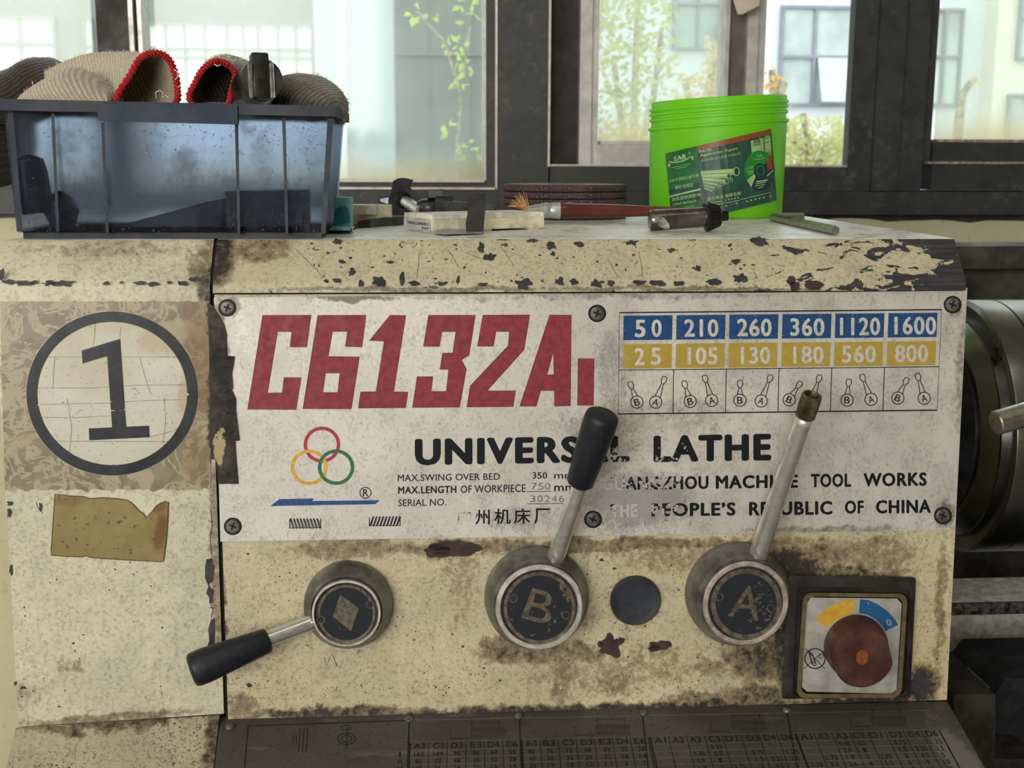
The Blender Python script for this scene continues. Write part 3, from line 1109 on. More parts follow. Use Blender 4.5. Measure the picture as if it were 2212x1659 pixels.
# ================================================================== NAME PLATE
M_steel_lt = simple('worn_bright_steel', (0.60, 0.58, 0.56), 0.3, 0.85, 0.2, 80)


def plate_metal():
    t = NT('scuffed_silver_plate')
    n1 = t.noise(9, 5, 0.6)
    c = t.mix(t.step(n1, 0.3, 0.7), (0.52, 0.49, 0.455), (0.66, 0.635, 0.60))
    wear = t.smudge([FB(1380, 1080, 190, 90, .9), FB(1290, 960, 110, 120, .75), FB(1420, 900, 260, 60, .6), FB(1120, 1120, 130, 40, .6), FB(1560, 760, 160, 140, .45), FB(1330, 800, 70, 160, .6)], .012, 50)
    g = t.math('MULTIPLY_ADD', t.math('SUBTRACT', t.noise(230, 5, 0.7), 0.5), 1.4, wear)
    c = t.mix(t.math('MULTIPLY', t.step(g, 0.22, 0.85), 0.75), c, (0.25, 0.24, 0.24))
    warm = t.step(t.noise(4.5, 3, 0.5), 0.5, 0.7)
    c = t.mix(t.math('MULTIPLY', warm, 0.35), c, (0.60, 0.52, 0.42))
    gr = t.math('ADD', t.math('MULTIPLY', t.noise(380, 4, .75), .6), t.math('MULTIPLY', t.noise(60, 5, .7), .4))
    c = t.mix(t.math('MULTIPLY', t.step(gr, 0.52, 0.38), t.math('MULTIPLY_ADD', wear, .5, .5)), c, (0.30, 0.265, 0.235))
    sp = t.step(t.noise(1, 3, 0.6, t.scaled(420, 420, 260, rot=(0, .6, 0))), 0.615, 0.67)
    c = t.mix(t.math('MULTIPLY', sp, t.math('MULTIPLY_ADD', wear, 0.6, 0.35)), c, (0.16, 0.14, 0.12))
    sc = t.step(t.noise(1, 2, 0.5, t.scaled(500, 500, 22, rot=(0, -.5, 0))), 0.70, 0.73)
    c = t.mix(t.math('MULTIPLY', sc, .3), c, (0.82, 0.80, 0.77))
    edge = t.smudge([FB(478, 760, 26, 200, .8), FB(2078, 800, 26, 240, .55), FB(1260, 640, 800, 12, .5), FB(760, 643, 150, 14, .9), FB(2040, 1110, 40, 50, .75), FB(1780, 1142, 300, 16, .6), FB(500, 660, 34, 34, .7), FB(2058, 660, 30, 34, .6)], .006, 60)
    e = t.math('MULTIPLY_ADD', t.math('SUBTRACT', t.noise(180, 5, 0.7), 0.5), 1.2, edge)
    c = t.mix(t.math('MULTIPLY', t.step(e, 0.25, 0.9), 0.85), c, (0.10, 0.078, 0.055))
    return t.done(t.pbsdf(c, t.step(t.noise(60, 4), .3, .7, .38, .55), 0.25, t.bump(t.noise(300, 3), 0.08, 0.0004), 0.5))


M_plate = plate_metal()
M_plate_red = simple('crimson_plate_ink', (0.255, 0.030, 0.052), 0.5, 0, 0.14, 200)
M_black_ink = worn_ink('black_plate_ink', (0.009, 0.011, 0.015), [FB(1320, 1045, 70, 40, .62), FB(1360, 1100, 80, 34, .72), FB(1430, 1045, 90, 30, .40), FB(1430, 1100, 60, 26, .42), FB(1345, 990, 60, 50, .36), FB(1450, 985, 60, 50, .26), FB(1005, 1118, 40, 34, .50)])
M_line_ink = simple('black_line_ink', (0.012, 0.012, 0.015), 0.5, 0, 0.3, 300)
M_pale_ink = simple('grey_stamped_digits', (0.17, 0.165, 0.155), 0.5, 0, 0.3, 300)
M_blue_ink = worn_ink('blue_plate_ink', (0.017, 0.064, 0.185), (), 600)
M_yellow_ink = worn_ink('yellow_plate_ink', (0.40, 0.285, 0.055), (), 520)
M_amber = simple('amber_ink', (0.68, 0.39, 0.055), 0.5, 0, 0.12, 300)
M_green_ink = simple('green_ink', (0.03, 0.16, 0.075), 0.5, 0, 0.15, 300)
M_red_ink = simple('red_ink', (0.42, 0.04, 0.065), 0.5, 0, 0.15, 300)
M_silver_ink = simple('bare_plate_digits', (0.62, 0.59, 0.56), 0.42, 0.2, 0.12, 300)

HP = .0016
pq = [(462, 643), (2089, 628), (2063, 1144), (476, 1170)]
plate = MB().slab(FACE, pq, 0.0002, HP)
NP_ = plate.build('name_plate', M_plate, LATHE, smooth=0)
Hs = HP + .00012


def cr(pts, sx, ox, oy):
    return [(ox + x * sx, oy + y * sx) for x, y in pts]


k7 = .3888
big = MB()
glyph = {
    'C': ([(277, 157), (545, 157), (520, 333), (428, 333), (438, 248), (358, 248), (302, 588), (385, 588), (395, 503), (490, 503), (462, 680), (193, 680)], []),
    '6': ([(583, 157), (851, 157), (827, 333), (735, 330), (748, 247), (664, 247), (640, 386), (813, 388), (768, 677), (500, 677)], [[(625, 478), (706, 478), (693, 586), (610, 586)]]),
    '1': ([(985, 157), (1071, 157), (1003, 581), (1083, 583), (1071, 670), (807, 672), (821, 583), (907, 581), (952, 302), (870, 298)], []),
    '3': ([(1198, 157), (1458, 157), (1422, 378), (1380, 405), (1407, 455), (1370, 667), (1108, 669), (1135, 498), (1222, 498), (1212, 580), (1297, 580), (1310, 458), (1262, 458), (1276, 368), (1333, 366), (1350, 248), (1272, 248), (1258, 330), (1170, 330)], []),
    '2': ([(1500, 157), (1760, 155), (1728, 347), (1524, 575), (1682, 577), (1668, 664), (1410, 666), (1430, 550), (1640, 328), (1647, 247), (1572, 247), (1558, 328), (1470, 330)], []),
    'A': ([(1872, 155), (1990, 155), (1985, 660), (1897, 662), (1898, 575), (1820, 575), (1796, 662), (1705, 663)], [[(1890, 365), (1896, 485), (1855, 487)]]),
    'I': ([(2030, 397), (2117, 398), (2113, 657), (2026, 658)], []),
}
for o_, holes in glyph.values():
    P_ = cr(o_, k7, 460, 620)
    Hh = [cr(h_, k7, 460, 620) for h_ in holes]
    big.poly(FACE, P_, Hs + .0001, 0, Hh)
    big.stroke(FACE, P_, 1.6, Hs + .00015, 1, True)
    for h_ in Hh:
        big.stroke(FACE, h_, 1.6, Hs + .00015, 1, True)
big.build('model_number', [M_plate_red, simple('dark_crimson_outline', (0.16, 0.018, 0.03), 0.5, 0, .1, 200)], NP_, smooth=0)

mb = MB()
k3 = .3797


def c3(x, y):
    return (460 + x * k3, 880 + y * k3)


mb.ring(FACE, 695.4, 960.5, 39.4, 39, 7.4, h=Hs, mi=0)
mb.ring(FACE, 667.7, 1009.5, 39.8, 38.6, 7.4, h=Hs + .0001, mi=1)
mb.ring(FACE, 725.8, 1009.2, 39.2, 38.4, 7.4, h=Hs + .0002, mi=2)
mb.poly(FACE, [c3(*p) for p in [(325, 562), (378, 522), (575, 518), (565, 533), (950, 528), (922, 551), (398, 560)]], Hs, 3)
mb.ring(FACE, *c3(868, 486), 13, 12.6, 2.0, h=Hs, mi=4)
mb.text(FACE, 'R', (*c3(853, 465), *c3(884, 506)), Hs, 4, .02)
mb.build('emblem', [M_red_ink, M_amber, M_green_ink, simple('blue_ink', (0.025, 0.075, 0.25), .5, 0, .15, 300), M_line_ink], NP_, smooth=0)

for x0_, y0_, x1_, y1_, sgn in ((437, 632, 612, 690, 1), (890, 620, 1065, 677, -1)):
    mb = MB()
    nn = 9
    for i in range(nn):
        a = x0_ + 12 + (x1_ - x0_ - 24) * i / (nn - 1)
        mb.stroke(FACE, [c3(a - 10 * sgn, y0_), c3(a + 10 * sgn, y1_)], 2.6, Hs)
        mb.stroke(FACE, [c3(a - 10 * sgn + 6, y0_ + 2), c3(a + 10 * sgn + 7, y1_ - 6)], 1.3, Hs)
    mb.stroke(FACE, [c3(x0_, y0_ + 4), c3(x0_, y1_)], 2, Hs)
    mb.stroke(FACE, [c3(x1_, y0_), c3(x1_, y1_ - 3)], 2, Hs)
    mb.stroke(FACE, [c3(x0_, y1_ - 4), c3(x1_, y1_ - 6)], 1.5, Hs)
    mb.build('thread_symbol', M_line_ink, NP_, smooth=0)

mb = MB()
mb.text(FACE, 'UNIVERSAL', [(896, 947.5), (1360, 940), (1360, 998), (896, 1006)], Hs, 0, .055)
mb.text(FACE, 'LATHE', [(1411.6, 941), (1666, 936.5), (1666, 994.5), (1411.6, 998.5)], Hs, 0, .055)
mb.build('heading_lettering', M_black_ink, NP_, smooth=0)
mb = MB()
for s, q in (('GUANGZHOU', (1301, 1029, 1530.6, 1058)), ('MACHINE', (1546, 1026, 1724, 1055)), ('TOOL', (1751.6, 1023, 1838.8, 1052.5)), ('WORKS', (1865, 1021, 2002, 1050.5)),
             ('THE', (1318, 1089, 1377, 1117)), ('PEOPLE’S', (1407, 1086, 1589, 1115)), ('REPUBLIC', (1618, 1083, 1798, 1113)), ('OF', (1825, 1081, 1866, 1110)), ('CHINA', (1892, 1079.5, 2011, 1109))):
    x0_, y0_, x1_, y1_ = q
    d_ = (x1_ - x0_) * .006
    mb.text(FACE, s, [(x0_, y0_ + d_), (x1_, y0_ - d_), (x1_, y1_ - d_), (x0_, y1_ + d_)], Hs, 0, .042)
mb.build('maker_lettering', M_black_ink, NP_, smooth=0)
mb = MB()
for s, q in zip('广州机床厂', ((986, 1102, 1018, 1133), (1026, 1101, 1058, 1133), (1068, 1099, 1103, 1132), (1110, 1098, 1146, 1132), (1154, 1098, 1188, 1131))):
    mb.text(FACE, s, q, Hs, 0, .016)
mb.build('chinese_lettering', M_black_ink, NP_, smooth=0)

mb = MB()
for s, q, b in (('MAX.SWING OVER BED', [(859, 1025), (1080, 1022), (1080, 1036.5), (859, 1040)], .012), ('350', (1150, 1020, 1182, 1034), .02), ('mm', (1197, 1024, 1240, 1034), .01),
                ('MAX.LENGTH', [(860, 1051), (986, 1049), (986, 1065), (860, 1067)], .036), ('OF WORKPIECE', [(995, 1049), (1135, 1046), (1135, 1063), (995, 1065)], .012), ('mm', (1197, 1049, 1242, 1061), .015),
                ('SERIAL NO.', [(860, 1079), (964, 1077), (964, 1092), (860, 1094)], .012)):
    mb.text(FACE, s, q, Hs, 0, b)
mb.stroke(FACE, [(1138, 1062), (1190, 1061)], 1.4, Hs)
mb.stroke(FACE, [(1139, 1088.5), (1216, 1087.5)], 1.4, Hs)
for i, ch in enumerate('750'):
    mb.text(FACE, ch, (1148 + i * 14.5, 1043, 1160 + i * 14.5, 1058), Hs, 1)
for i, ch in enumerate('30246'):
    mb.text(FACE, ch, (1145 + i * 15.5, 1070, 1157 + i * 15.5, 1084.5), Hs, 1)
mb.build('data_lettering', [M_line_ink, M_pale_ink], NP_, smooth=0)

# speed table
kt = .3617
TQ = [(105, 98), (2030, 80), (2003, 680), (98, 703)]


def tq(u, v):
    (ax, ay), (bx, by), (cx, cy), (dx, dy) = TQ
    x = (ax + (bx - ax) * u) * (1 - v) + (dx + (cx - dx) * u) * v
    y = (ay + (by - ay) * u) * (1 - v) + (dy + (cy - dy) * u) * v
    return (1300 + x * kt, 640 + y * kt)


mb = MB()
mb.stroke(FACE, [tq(0, 0), tq(1, 0), tq(1, 1), tq(0, 1)], 3, Hs, 2, True)
mb.stroke(FACE, [tq(0, .568), tq(1, .568)], 1.8, Hs, 2)
for i in range(6):
    u0 = .013 + i * .1645
    mb.poly(FACE, [tq(u0, .03), tq(u0 + .152, .03), tq(u0 + .152, .272), tq(u0, .272)], Hs, 0)
    mb.poly(FACE, [tq(u0, .312), tq(u0 + .152, .312), tq(u0 + .152, .552), tq(u0, .552)], Hs, 1)
    if i:
        mb.stroke(FACE, [tq(u0 - .006, .568), tq(u0 - .006, 1)], 1.8, Hs, 2)


def t2(x, y):
    return (1300 + x * kt, 640 + y * kt)


for s, b in (('5', (197, 140, 262, 246)), ('0', (297, 138, 358, 244)), ('210', (492, 136, 697, 243)), ('260', (808, 133, 1015, 240)), ('360', (1125, 130, 1330, 238)), ('1120', (1422, 126, 1663, 234)), ('1600', (1747, 121, 1997, 230)),
             ('2', (195, 308, 255, 412)), ('5', (293, 306, 355, 411)), ('105', (512, 304, 692, 408)), ('130', (830, 301, 1007, 405)), ('180', (1143, 297, 1325, 402)), ('560', (1433, 294, 1638, 399)), ('800', (1750, 288, 1950, 395))):
    mb.text(FACE, s, (*t2(b[0], b[1]), *t2(b[2], b[3])), Hs + .0001, 3, .03)


def icon(cx, cy, tx, ty, letter, mi=2):
    (ax, ay), (bx, by) = t2(cx, cy), t2(tx, ty)
    l = hypot(bx - ax, by - ay)
    dx, dy = (bx - ax) / l, (by - ay) / l
    nx, ny = -dy, dx
    def pt(a, s):
        return (ax + dx * a + nx * s, ay + dy * a + ny * s)
    mb.ring(FACE, ax, ay, 14.2, 14.2, 2.0, h=Hs, mi=mi, seg=32)
    r = 13.2
    k = l - 15
    mb.stroke(FACE, [pt(r - 1, -6), pt(k, -2)], 1.8, Hs, mi)
    mb.stroke(FACE, [pt(r - 1, 6), pt(k, 2)], 1.8, Hs, mi)
    mb.stroke(FACE, [pt(k, -2.4), pt(k + 8, -6), pt(k + 16, -4.6), pt(k + 16.5, 0), pt(k + 16, 4.6), pt(k + 8, 6), pt(k, 2.4)], 2.0, Hs, mi, True)
    w = 6.2
    an = dx
    q = [(-w, -7.4), (w, -7.4), (w, 7.4), (-w, 7.4)]
    ca, sa = cos(an * .9), sin(an * .9)
    mb.text(FACE, letter, [(ax + x * ca - y * sa, ay + x * sa + y * ca) for x, y in q], Hs, mi, .012)


for a in ((210, 632, 168, 515, 'B'), (322, 632, 377, 484, 'A'), (528, 628, 490, 510, 'B'), (656, 622, 613, 476, 'A'), (825, 621, 826, 505, 'B'), (952, 625, 1010, 475, 'A'),
          (1119, 618, 1188, 514, 'B'), (1256, 614, 1303, 474, 'A'), (1465, 620, 1476, 498, 'B'), (1608, 616, 1552, 470, 'A'), (1768, 608, 1824, 492, 'B'), (1925, 609, 1884, 464, 'A')):
    icon(*a)
mb.build('speed_table', [M_blue_ink, M_yellow_ink, M_line_ink, M_silver_ink], NP_, smooth=0)

M_screw = simple('dark_screw_steel', (0.14, 0.135, 0.135), 0.45, 0.4, 0.3, 150)
for x, y in ((491, 665), (1290, 677), (2058, 658), (503, 1137), (1281, 1122), (2037, 1114)):
    p = FACE(x, y, HP)
    q = mpp(p)
    mb = MB().rev([(-.0008, 15.5 * q), (.0004, 15.5 * q), (.0009, 14 * q), (.0011, 11 * q), (.00115, 0.001 * q)], p, FACE_N, 32)
    for an in (.35, .35 + pi / 2):
        dx, dy = cos(an) * 8.5, sin(an) * 8.5
        mb.stroke(FACE, [(x - dx, y - dy), (x + dx, y + dy)], 4.0, HP + .0013, 1)
    mb.ring(FACE, x, y, 19.5, 19, 4.0, h=HP + .0001, mi=1, seg=32)  # dark recess round the head, put in as a flat black ring
    mb.build('screw', [M_screw, M_gap], NP_, smooth=50)

# ================================================================== LEVERS
M_hub = simple('dull_grey_hub', (0.20, 0.195, 0.182), 0.40, 0.5, 0.35, 45, 0.15)
M_ring = simple('polished_rim', (0.80, 0.77, 0.75), 0.3, 0.7, 0.12, 150)
M_rim_pink = simple('pinkish_polished_rim', (0.70, 0.58, 0.56), 0.32, 0.65, 0.2, 120)
M_rod = simple('worn_chrome_rod', (0.74, 0.73, 0.70), 0.2, 0.8, 0.08, 160, 0.04)
M_grip = simple('black_rubber_grip', (0.0115, 0.0145, 0.020), 0.46, 0, 0.15, 300, 0.12, 0.4)
M_badge_dark = worn_ink('blue_black_badge', (0.020, 0.023, 0.030), (), 260, (0.145, 0.122, 0.092))
M_badge_tan = simple('dull_brass_badge', (0.145, 0.122, 0.092), 0.45, 0.35, 0.3, 220)
M_groove = simple('oily_groove', (0.030, 0.028, 0.026), 0.5, 0.2, 0.3, 200)


def lever(label, cf, rf, rb, h, rod_px, rod_r, rim_w, rim_mat, badge_r, emblem, screws):
    q0 = FACE(*cf, h)
    q = mpp(q0)
    base = q0 - FACE_N * h
    R, RB = rf * q, rb * mpp(base)
    root = bpy.data.objects.new('selector_lever', None)
    COL.objects.link(root)
    root.parent = LATHE
    root.location = base - LL
    root['label'] = label
    mb = MB().rev([(0, RB), (h * .10, RB), (h * .35, RB * .985), (h * .62, RB * .935 * .6 + R * 1.0 * .4), (h * .80, R * 1.05), (h - .0065, R * 1.0), (h - .0065, R * .5)], base, FACE_N, 72)
    mb.build('hub', M_hub, root, smooth=30)
    w = rim_w * q
    rim = MB()
    rim.loft([[q0 + FACE_N * t + (Vector((1, 0, 0)) * cos(2 * pi * i / 72) + FV * sin(2 * pi * i / 72)) * r for i in range(72)]
              for t, r in ((-h * .1, R), (-.0012, R * 1.003), (0, R - w * .25), (0, R - w * .8), (-.001, R - w), (-.004, R - w))], False, False)
    rim.build('rim', rim_mat, root, smooth=30)
    hb = h - .0032
    k = q0 - FACE_N * .0032
    bd = MB().rev([(-.004, R - w * .98), (0, R - w * .98)], k, FACE_N, 64, 0)
    cx, cy = cf
    rr = (rf - rim_w)
    bd.ring(FACE, cx, cy, rr - 1, rr - 1, 5, h=hb + .0001, mi=2)
    bd.ellipse(FACE, cx, cy, badge_r, badge_r, hb + .00018, 64, 1)
    emblem(bd, hb + .00032)
    for sx, sy in screws:
        bd.ring(FACE, sx, sy, 9, 9, 2, h=hb + .0004, mi=0, seg=24)
        bd.ellipse(FACE, sx, sy, 6.2, 6.2, hb + .0004, 20, 2)
    bd.build('badge', [M_badge_tan, M_badge_dark, M_groove], root, smooth=30)
    return root


def em_diamond(m, h):
    c4 = lambda x, y: (380 + x * .2712, 1150 + y * .2712)
    m.poly(FACE, [c4(1310, 493), c4(1455, 606), c4(1395, 787), c4(1248, 668)], h, 0)


def em_b(m, h):
    for i, (x, y, a, b) in enumerate(((1214, 1268, 4, 9), (1222, 1284, 8, 6), (1228, 1292, 4, 6), (1105, 1338, 4, 2), (1186, 1360, 3, 5), (1199, 1343, 2, 5), (1150, 1372, 4, 2))):
        m.chip(FACE, x, y, a, b, h - .0001, 0, 12, .7, seed=i)
    m.text(FACE, 'B', [(1150, 1270), (1203, 1283), (1186, 1353), (1126, 1334)], h, 0, -.004)


def em_a(m, h):
    m.text(FACE, 'A', [(1592, 1270), (1644, 1262), (1638, 1340), (1572, 1330)], h, 0, -.004)
    r_ = random.Random(3)
    for i in range(34):
        a, d = r_.uniform(-1.2, 1.5), r_.uniform(20, 64)
        m.chip(FACE, 1612 + d * cos(a), 1305 + d * sin(a) * .9, r_.uniform(1.2, 5.5), r_.uniform(1, 3.2), h - .0001, 0, 10, .6, seed=i)


ld = lever('left lever with a diamond badge, swung down to the left', (748, 1326), 74, 95, .026, None, 0, 5.5, M_ring, 57, em_diamond, ((693, 1339), (799, 1306)))
lbv = lever('middle lever with a B badge and black grip', (1165.5, 1313.5), 94.5, 112, .031, None, 0, 11, M_ring, 70, em_b, ((1109, 1293), (1222, 1329)))
lav = lever('right lever with an A badge and a bare rod', (1612, 1305), 93.5, 112, .031, None, 0, 11, M_rim_pink, 66, em_a, ((1554, 1289), (1666, 1314)))


def rod_between(root, a, ha, b, hb, ra, rb, overshoot=.0):
    A, B = FACE(*a, ha), FACE(*b, hb)
    ax = (B - A).normalized()
    A2 = A - ax * .012
    L_ = (B - A2).length
    MB().rev([(0, ra * mpp(A)), (.012, ra * mpp(A)), (L_ + overshoot, rb * mpp(B))], A2, ax, 32).build('rod', M_rod, root, smooth=50)
    return A, B, ax


def grip(root, a, ha, b, hb, r_lo, r_hi):
    A, B = FACE(*a, ha), FACE(*b, hb)
    ax = (B - A).normalized()
    l = (B - A).length
    q = mpp(A)
    pr_ = [(-.001, r_lo * q * .55), (0, r_lo * q * .9), (.0015, r_lo * q), (l * .45, r_lo * q * .45 + r_hi * q * .55), (l * .8, r_hi * q), (l * .93, r_hi * q * .985), (l * .975, r_hi * q * .93), (l * .995, r_hi * q * .78), (l, r_hi * q * .6), (l + .0004, r_hi * q * .02)]
    MB().rev(pr_, A, ax, 40).build('grip', M_grip, root, smooth=50)


rod_between(lbv, (1201, 1203), .016, (1253, 1050), .040, 19.5, 18)
grip(lbv, (1252, 1044), .040, (1303, 893), .062, 30, 37)
rod_between(ld, (672, 1345), .015, (579, 1380), .026, 17.5, 16.5)
grip(ld, (580, 1382.5), .026, (411, 1450), .044, 27, 37.5)
A_, B_, ax_ = rod_between(lav, (1637, 1201), .016, (1736, 908), .060, 20.5, 18)
q_ = mpp(B_)
MB().rev([(-.004, 17.5 * q_), (-.001, 18.4 * q_), (.0004, 17.6 * q_), (.0016, 15 * q_), (.004, 15 * q_)], B_, ax_, 32).build('collar', M_ring, lav, smooth=50)
mb = MB()
kn = 64
C1 = FACE(1754.5, 853, .068)
L_ = (C1 - B_).length
a0 = ax_.orthogonal().normalized()
b0 = ax_.cross(a0)
rings = []
for t, r in ((.0028, 19.5), (.0034, 21.5), (L_ * .55, 21.8), (L_ - .0012, 21.8), (L_, 20.8)):
    rings.append([B_ + ax_ * t + (a0 * cos(2 * pi * i / (kn * 2)) + b0 * sin(2 * pi * i / (kn * 2))) * (r - (.9 if i % 2 else 0) * (1 if 0.003 < t < L_ - .0005 else 0)) * q_ for i in range(kn * 2)])
for t, r in ((L_, 17.5), (L_ - .002, 16), (L_ - .010, 15.5)):
    rings.append([B_ + ax_ * t + (a0 * cos(2 * pi * i / (kn * 2)) + b0 * sin(2 * pi * i / (kn * 2))) * r * q_ for i in range(kn * 2)])
mb.loft(rings, True, True)
mb.build('knurled_sleeve', simple('brown_knurled_brass', (0.20, 0.155, 0.105), 0.32, 0.8, 0.3, 160), lav, smooth=25)

# ---- round blind plug
p = FACE(1372, 1296)
q = mpp(p)
MB().rev([(0, 55 * q), (.002, 55 * q), (.0045, 50 * q), (.0040, 43 * q), (.0034, 36 * q), (.0034, .01 * q)], p, FACE_N, 56).build('blind_plug', simple('blue_black_plastic', (0.030, 0.034, 0.044), 0.38, 0, 0.25, 60), LATHE, smooth=60)

# ================================================================== ROTARY SWITCH
M_sw_frame = simple('greasy_black_box', (0.024, 0.021, 0.020), 0.45, 0, 0.35, 60, 0.2)
sw = bpy.data.objects.new('rotary_switch', None)
COL.objects.link(sw)
sw.parent = LATHE
sw.location = FACE(1838, 1390) - LL
sw['label'] = 'dark square switch box with a brown knob'


def rrect(x0, y0, x1, y1, r, n=5, sk=0.0):
    pts = []
    for cx, cy, a0_ in ((x1 - r, y0 + r, -pi / 2), (x1 - r, y1 - r, 0), (x0 + r, y1 - r, pi / 2), (x0 + r, y0 + r, pi)):
        for i in range(n + 1):
            a = a0_ + pi / 2 * i / n
            x, y = cx + r * cos(a), cy + r * sin(a)
            pts.append((x + (y - y0) * sk, y))
    return pts


def rot_box(q4, r):
    """rounded quad through 4 pixel corners"""
    pts = []
    n_ = 5
    for i in range(4):
        p_, a_, b_ = Vector(q4[i]), Vector(q4[i - 1]), Vector(q4[(i + 1) % 4])
        pts += [tuple(v) for v in fillet(p_, a_, b_, r, n_)]
    return pts


o4 = [(1703, 1243), (1979, 1247), (1966, 1506), (1688, 1510)]
mb = MB()
o_out, o_in = rot_box(o4, 10), rot_box([(1722, 1268), (1966, 1270), (1955, 1500), (1712, 1504)], 14)
mb.loft([[FACE(x, y, .0) for x, y in o_out], [FACE(x, y, .006) for x, y in o_out], [FACE(x, y, .007) for x, y in rot_box([(1708, 1249), (1975, 1253), (1962, 1503), (1694, 1506)], 10)],
         [FACE(x, y, .007) for x, y in o_in], [FACE(x, y, .002) for x, y in o_in]], False, True)
mb.build('switch_box', M_sw_frame, sw, smooth=30)
go, gi = rot_box([(1735, 1280), (1961, 1283), (1947, 1507), (1720, 1508)], 22), rot_box([(1744, 1288), (1951, 1291), (1938, 1499), (1730, 1499)], 18)
mb = MB().loft([[FACE(x, y, .002) for x, y in go], [FACE(x, y, .0075) for x, y in go], [FACE(x, y, .0075) for x, y in gi], [FACE(x, y, .004) for x, y in gi]], False, False)
mb.build('gasket', simple('olive_rubber_gasket', (0.125, 0.098, 0.045), 0.5, 0, 0.2, 120), sw, smooth=30)
dial = [(1752, 1290), (1762, 1291), (1938, 1293), (1948, 1304), (1937, 1490), (1925, 1499), (1743, 1494), (1732, 1484), (1740, 1306)]
mb = MB().slab(FACE, dial, .0035, .0050, 0)
c6 = lambda x, y: (1640 + x * .2888, 1180 + y * .2888)


def arcseg(cx, cy, r0, r1, a0_, a1_, n_=14):
    o1 = [(cx + r1 * cos(a0_ + (a1_ - a0_) * i / n_), cy + r1 * sin(a0_ + (a1_ - a0_) * i / n_)) for i in range(n_ + 1)]
    i1 = [(cx + r0 * cos(a1_ + (a0_ - a1_) * i / n_), cy + r0 * sin(a1_ + (a0_ - a1_) * i / n_)) for i in range(n_ + 1)]
    return o1 + i1


mb.poly(FACE, [c6(*v) for v in ((706, 393), (640, 401), (560, 432), (490, 480), (415, 549), (503, 610), (545, 572), (600, 540), (650, 518), (706, 496))], .00515, 1)
mb.poly(FACE, [c6(*v) for v in ((755, 397), (820, 405), (890, 436), (960, 486), (1010, 540), (1040, 588), (945, 634), (915, 588), (870, 546), (810, 512), (747, 500))], .00515, 2)
mb.text(FACE, '0', [c6(945, 548), c6(985, 548), c6(995, 595), c6(955, 595)], .0053, 0, .02)
x_, y_ = c6(418, 840)
mb.ring(FACE, x_, y_, 23, 22.5, 2.4, h=.00515, mi=3)
for a, b in (((345, 765), (492, 917)), ((335, 915), (492, 775))):
    mb.stroke(FACE, [c6(*a), c6(*b)], 1.3, .00515, 3)
mb.stroke(FACE, [c6(375, 790), c6(395, 880)], 2.6, .0052, 3)
mb.stroke(FACE, [c6(395, 800), c6(425, 885)], 2.2, .0052, 3)
mb.ring(FACE, *c6(412, 880), 4.4, 4.4, 1.8, h=.0052, mi=3, seg=20)
mb.ring(FACE, *c6(380, 800), 3.4, 3.8, 1.4, h=.0052, mi=3, seg=20)
mb.text(FACE, 'C3', [c6(440, 818), c6(478, 800), c6(488, 825), c6(450, 845)], .0052, 3)
mb.build('dial_plate', [simple('brushed_dial', (0.50, 0.48, 0.455), 0.4, 0.35, 0.15, 60), simple('dial_yellow', (0.58, 0.34, 0.045), .5, 0, .08, 200), worn_ink('dial_blue', (0.017, 0.095, 0.235), (), 500), M_line_ink], sw, smooth=0)
kp = FACE(1847, 1394, .005)
kq = mpp(kp)
kf = FACE(1866, 1422, .030)
hk = (kf - kp).dot(FACE_N)
M_knob = simple('oxblood_knob_plastic', (0.080, 0.030, 0.026), 0.5, 0, 0.25, 50)
mb = MB()
uX, uV = Vector((1, 0, 0)), FV
c0, c1 = kp, kf
rr = 69 * kq
nseg = 72
fa = radians(15)                              # flats run nearly upright, leaning like the photo


def knob_ring(t, r, flat):
    c = c0 + (c1 - c0) * t
    out = []
    for i in range(nseg):
        a = 2 * pi * i / nseg
        x, y = cos(a) * r, sin(a) * r
        if flat:
            e = Vector((cos(fa), sin(fa)))
            g = Vector((-e.y, e.x))
            s_, w_ = x * e.x + y * e.y, x * g.x + y * g.y
            s_ = max(-flat, min(flat, s_))
            x, y = s_ * e.x + w_ * g.x, s_ * e.y + w_ * g.y
        out.append(c + uX * x + uV * y)
    return out


fl_ = rr * .86
mb.loft([knob_ring(0, rr, 0), knob_ring(.28, rr * .99, 0), knob_ring(.30, rr * .985, fl_), knob_ring(.92, rr * .96, fl_ * .985), knob_ring(1.0, rr * .90, fl_ * .94)], True, True)
mb.build('knob', M_knob, sw, smooth=35)
x_, y_ = c6(770, 832)
MB().ellipse(FACE, x_, y_, 13, 16, hk + .0053, 28).build('knob_mark', simple('orange_mark', (0.24, 0.068, 0.018), .5, 0, .2, 300), sw, smooth=0)

# ================================================================== THREAD CHART PANEL
cdir = Vector((0, -.072, -.0165)).normalized()
CH = Plane(p_fb, Vector((1, 0, 0)).cross(cdir))
cq = [(476, 1549), (1260, 1532), (2046, 1515), (2200, 1786), (1300, 1792), (447, 1796)]
cpts = [CH(x, y) for x, y in cq]
GB = thing  # (kept simple: the panel and gearbox are parts of the lathe)
mb = MB()
low = [Vector((p.x, max(p.y, p.y), 0.62)) for p in cpts]
mb.prism([p + Vector((0, .01, -.02)) if i < 3 else Vector((p.x, p.y + .02, .80)) for i, p in enumerate(cpts)], [p - CH.n * .002 for p in cpts])
mb.build('gearbox_body', machine_paint('dark_stained_paint', (0.16, 0.135, 0.10), (), ochre=.3), LATHE, smooth=0)


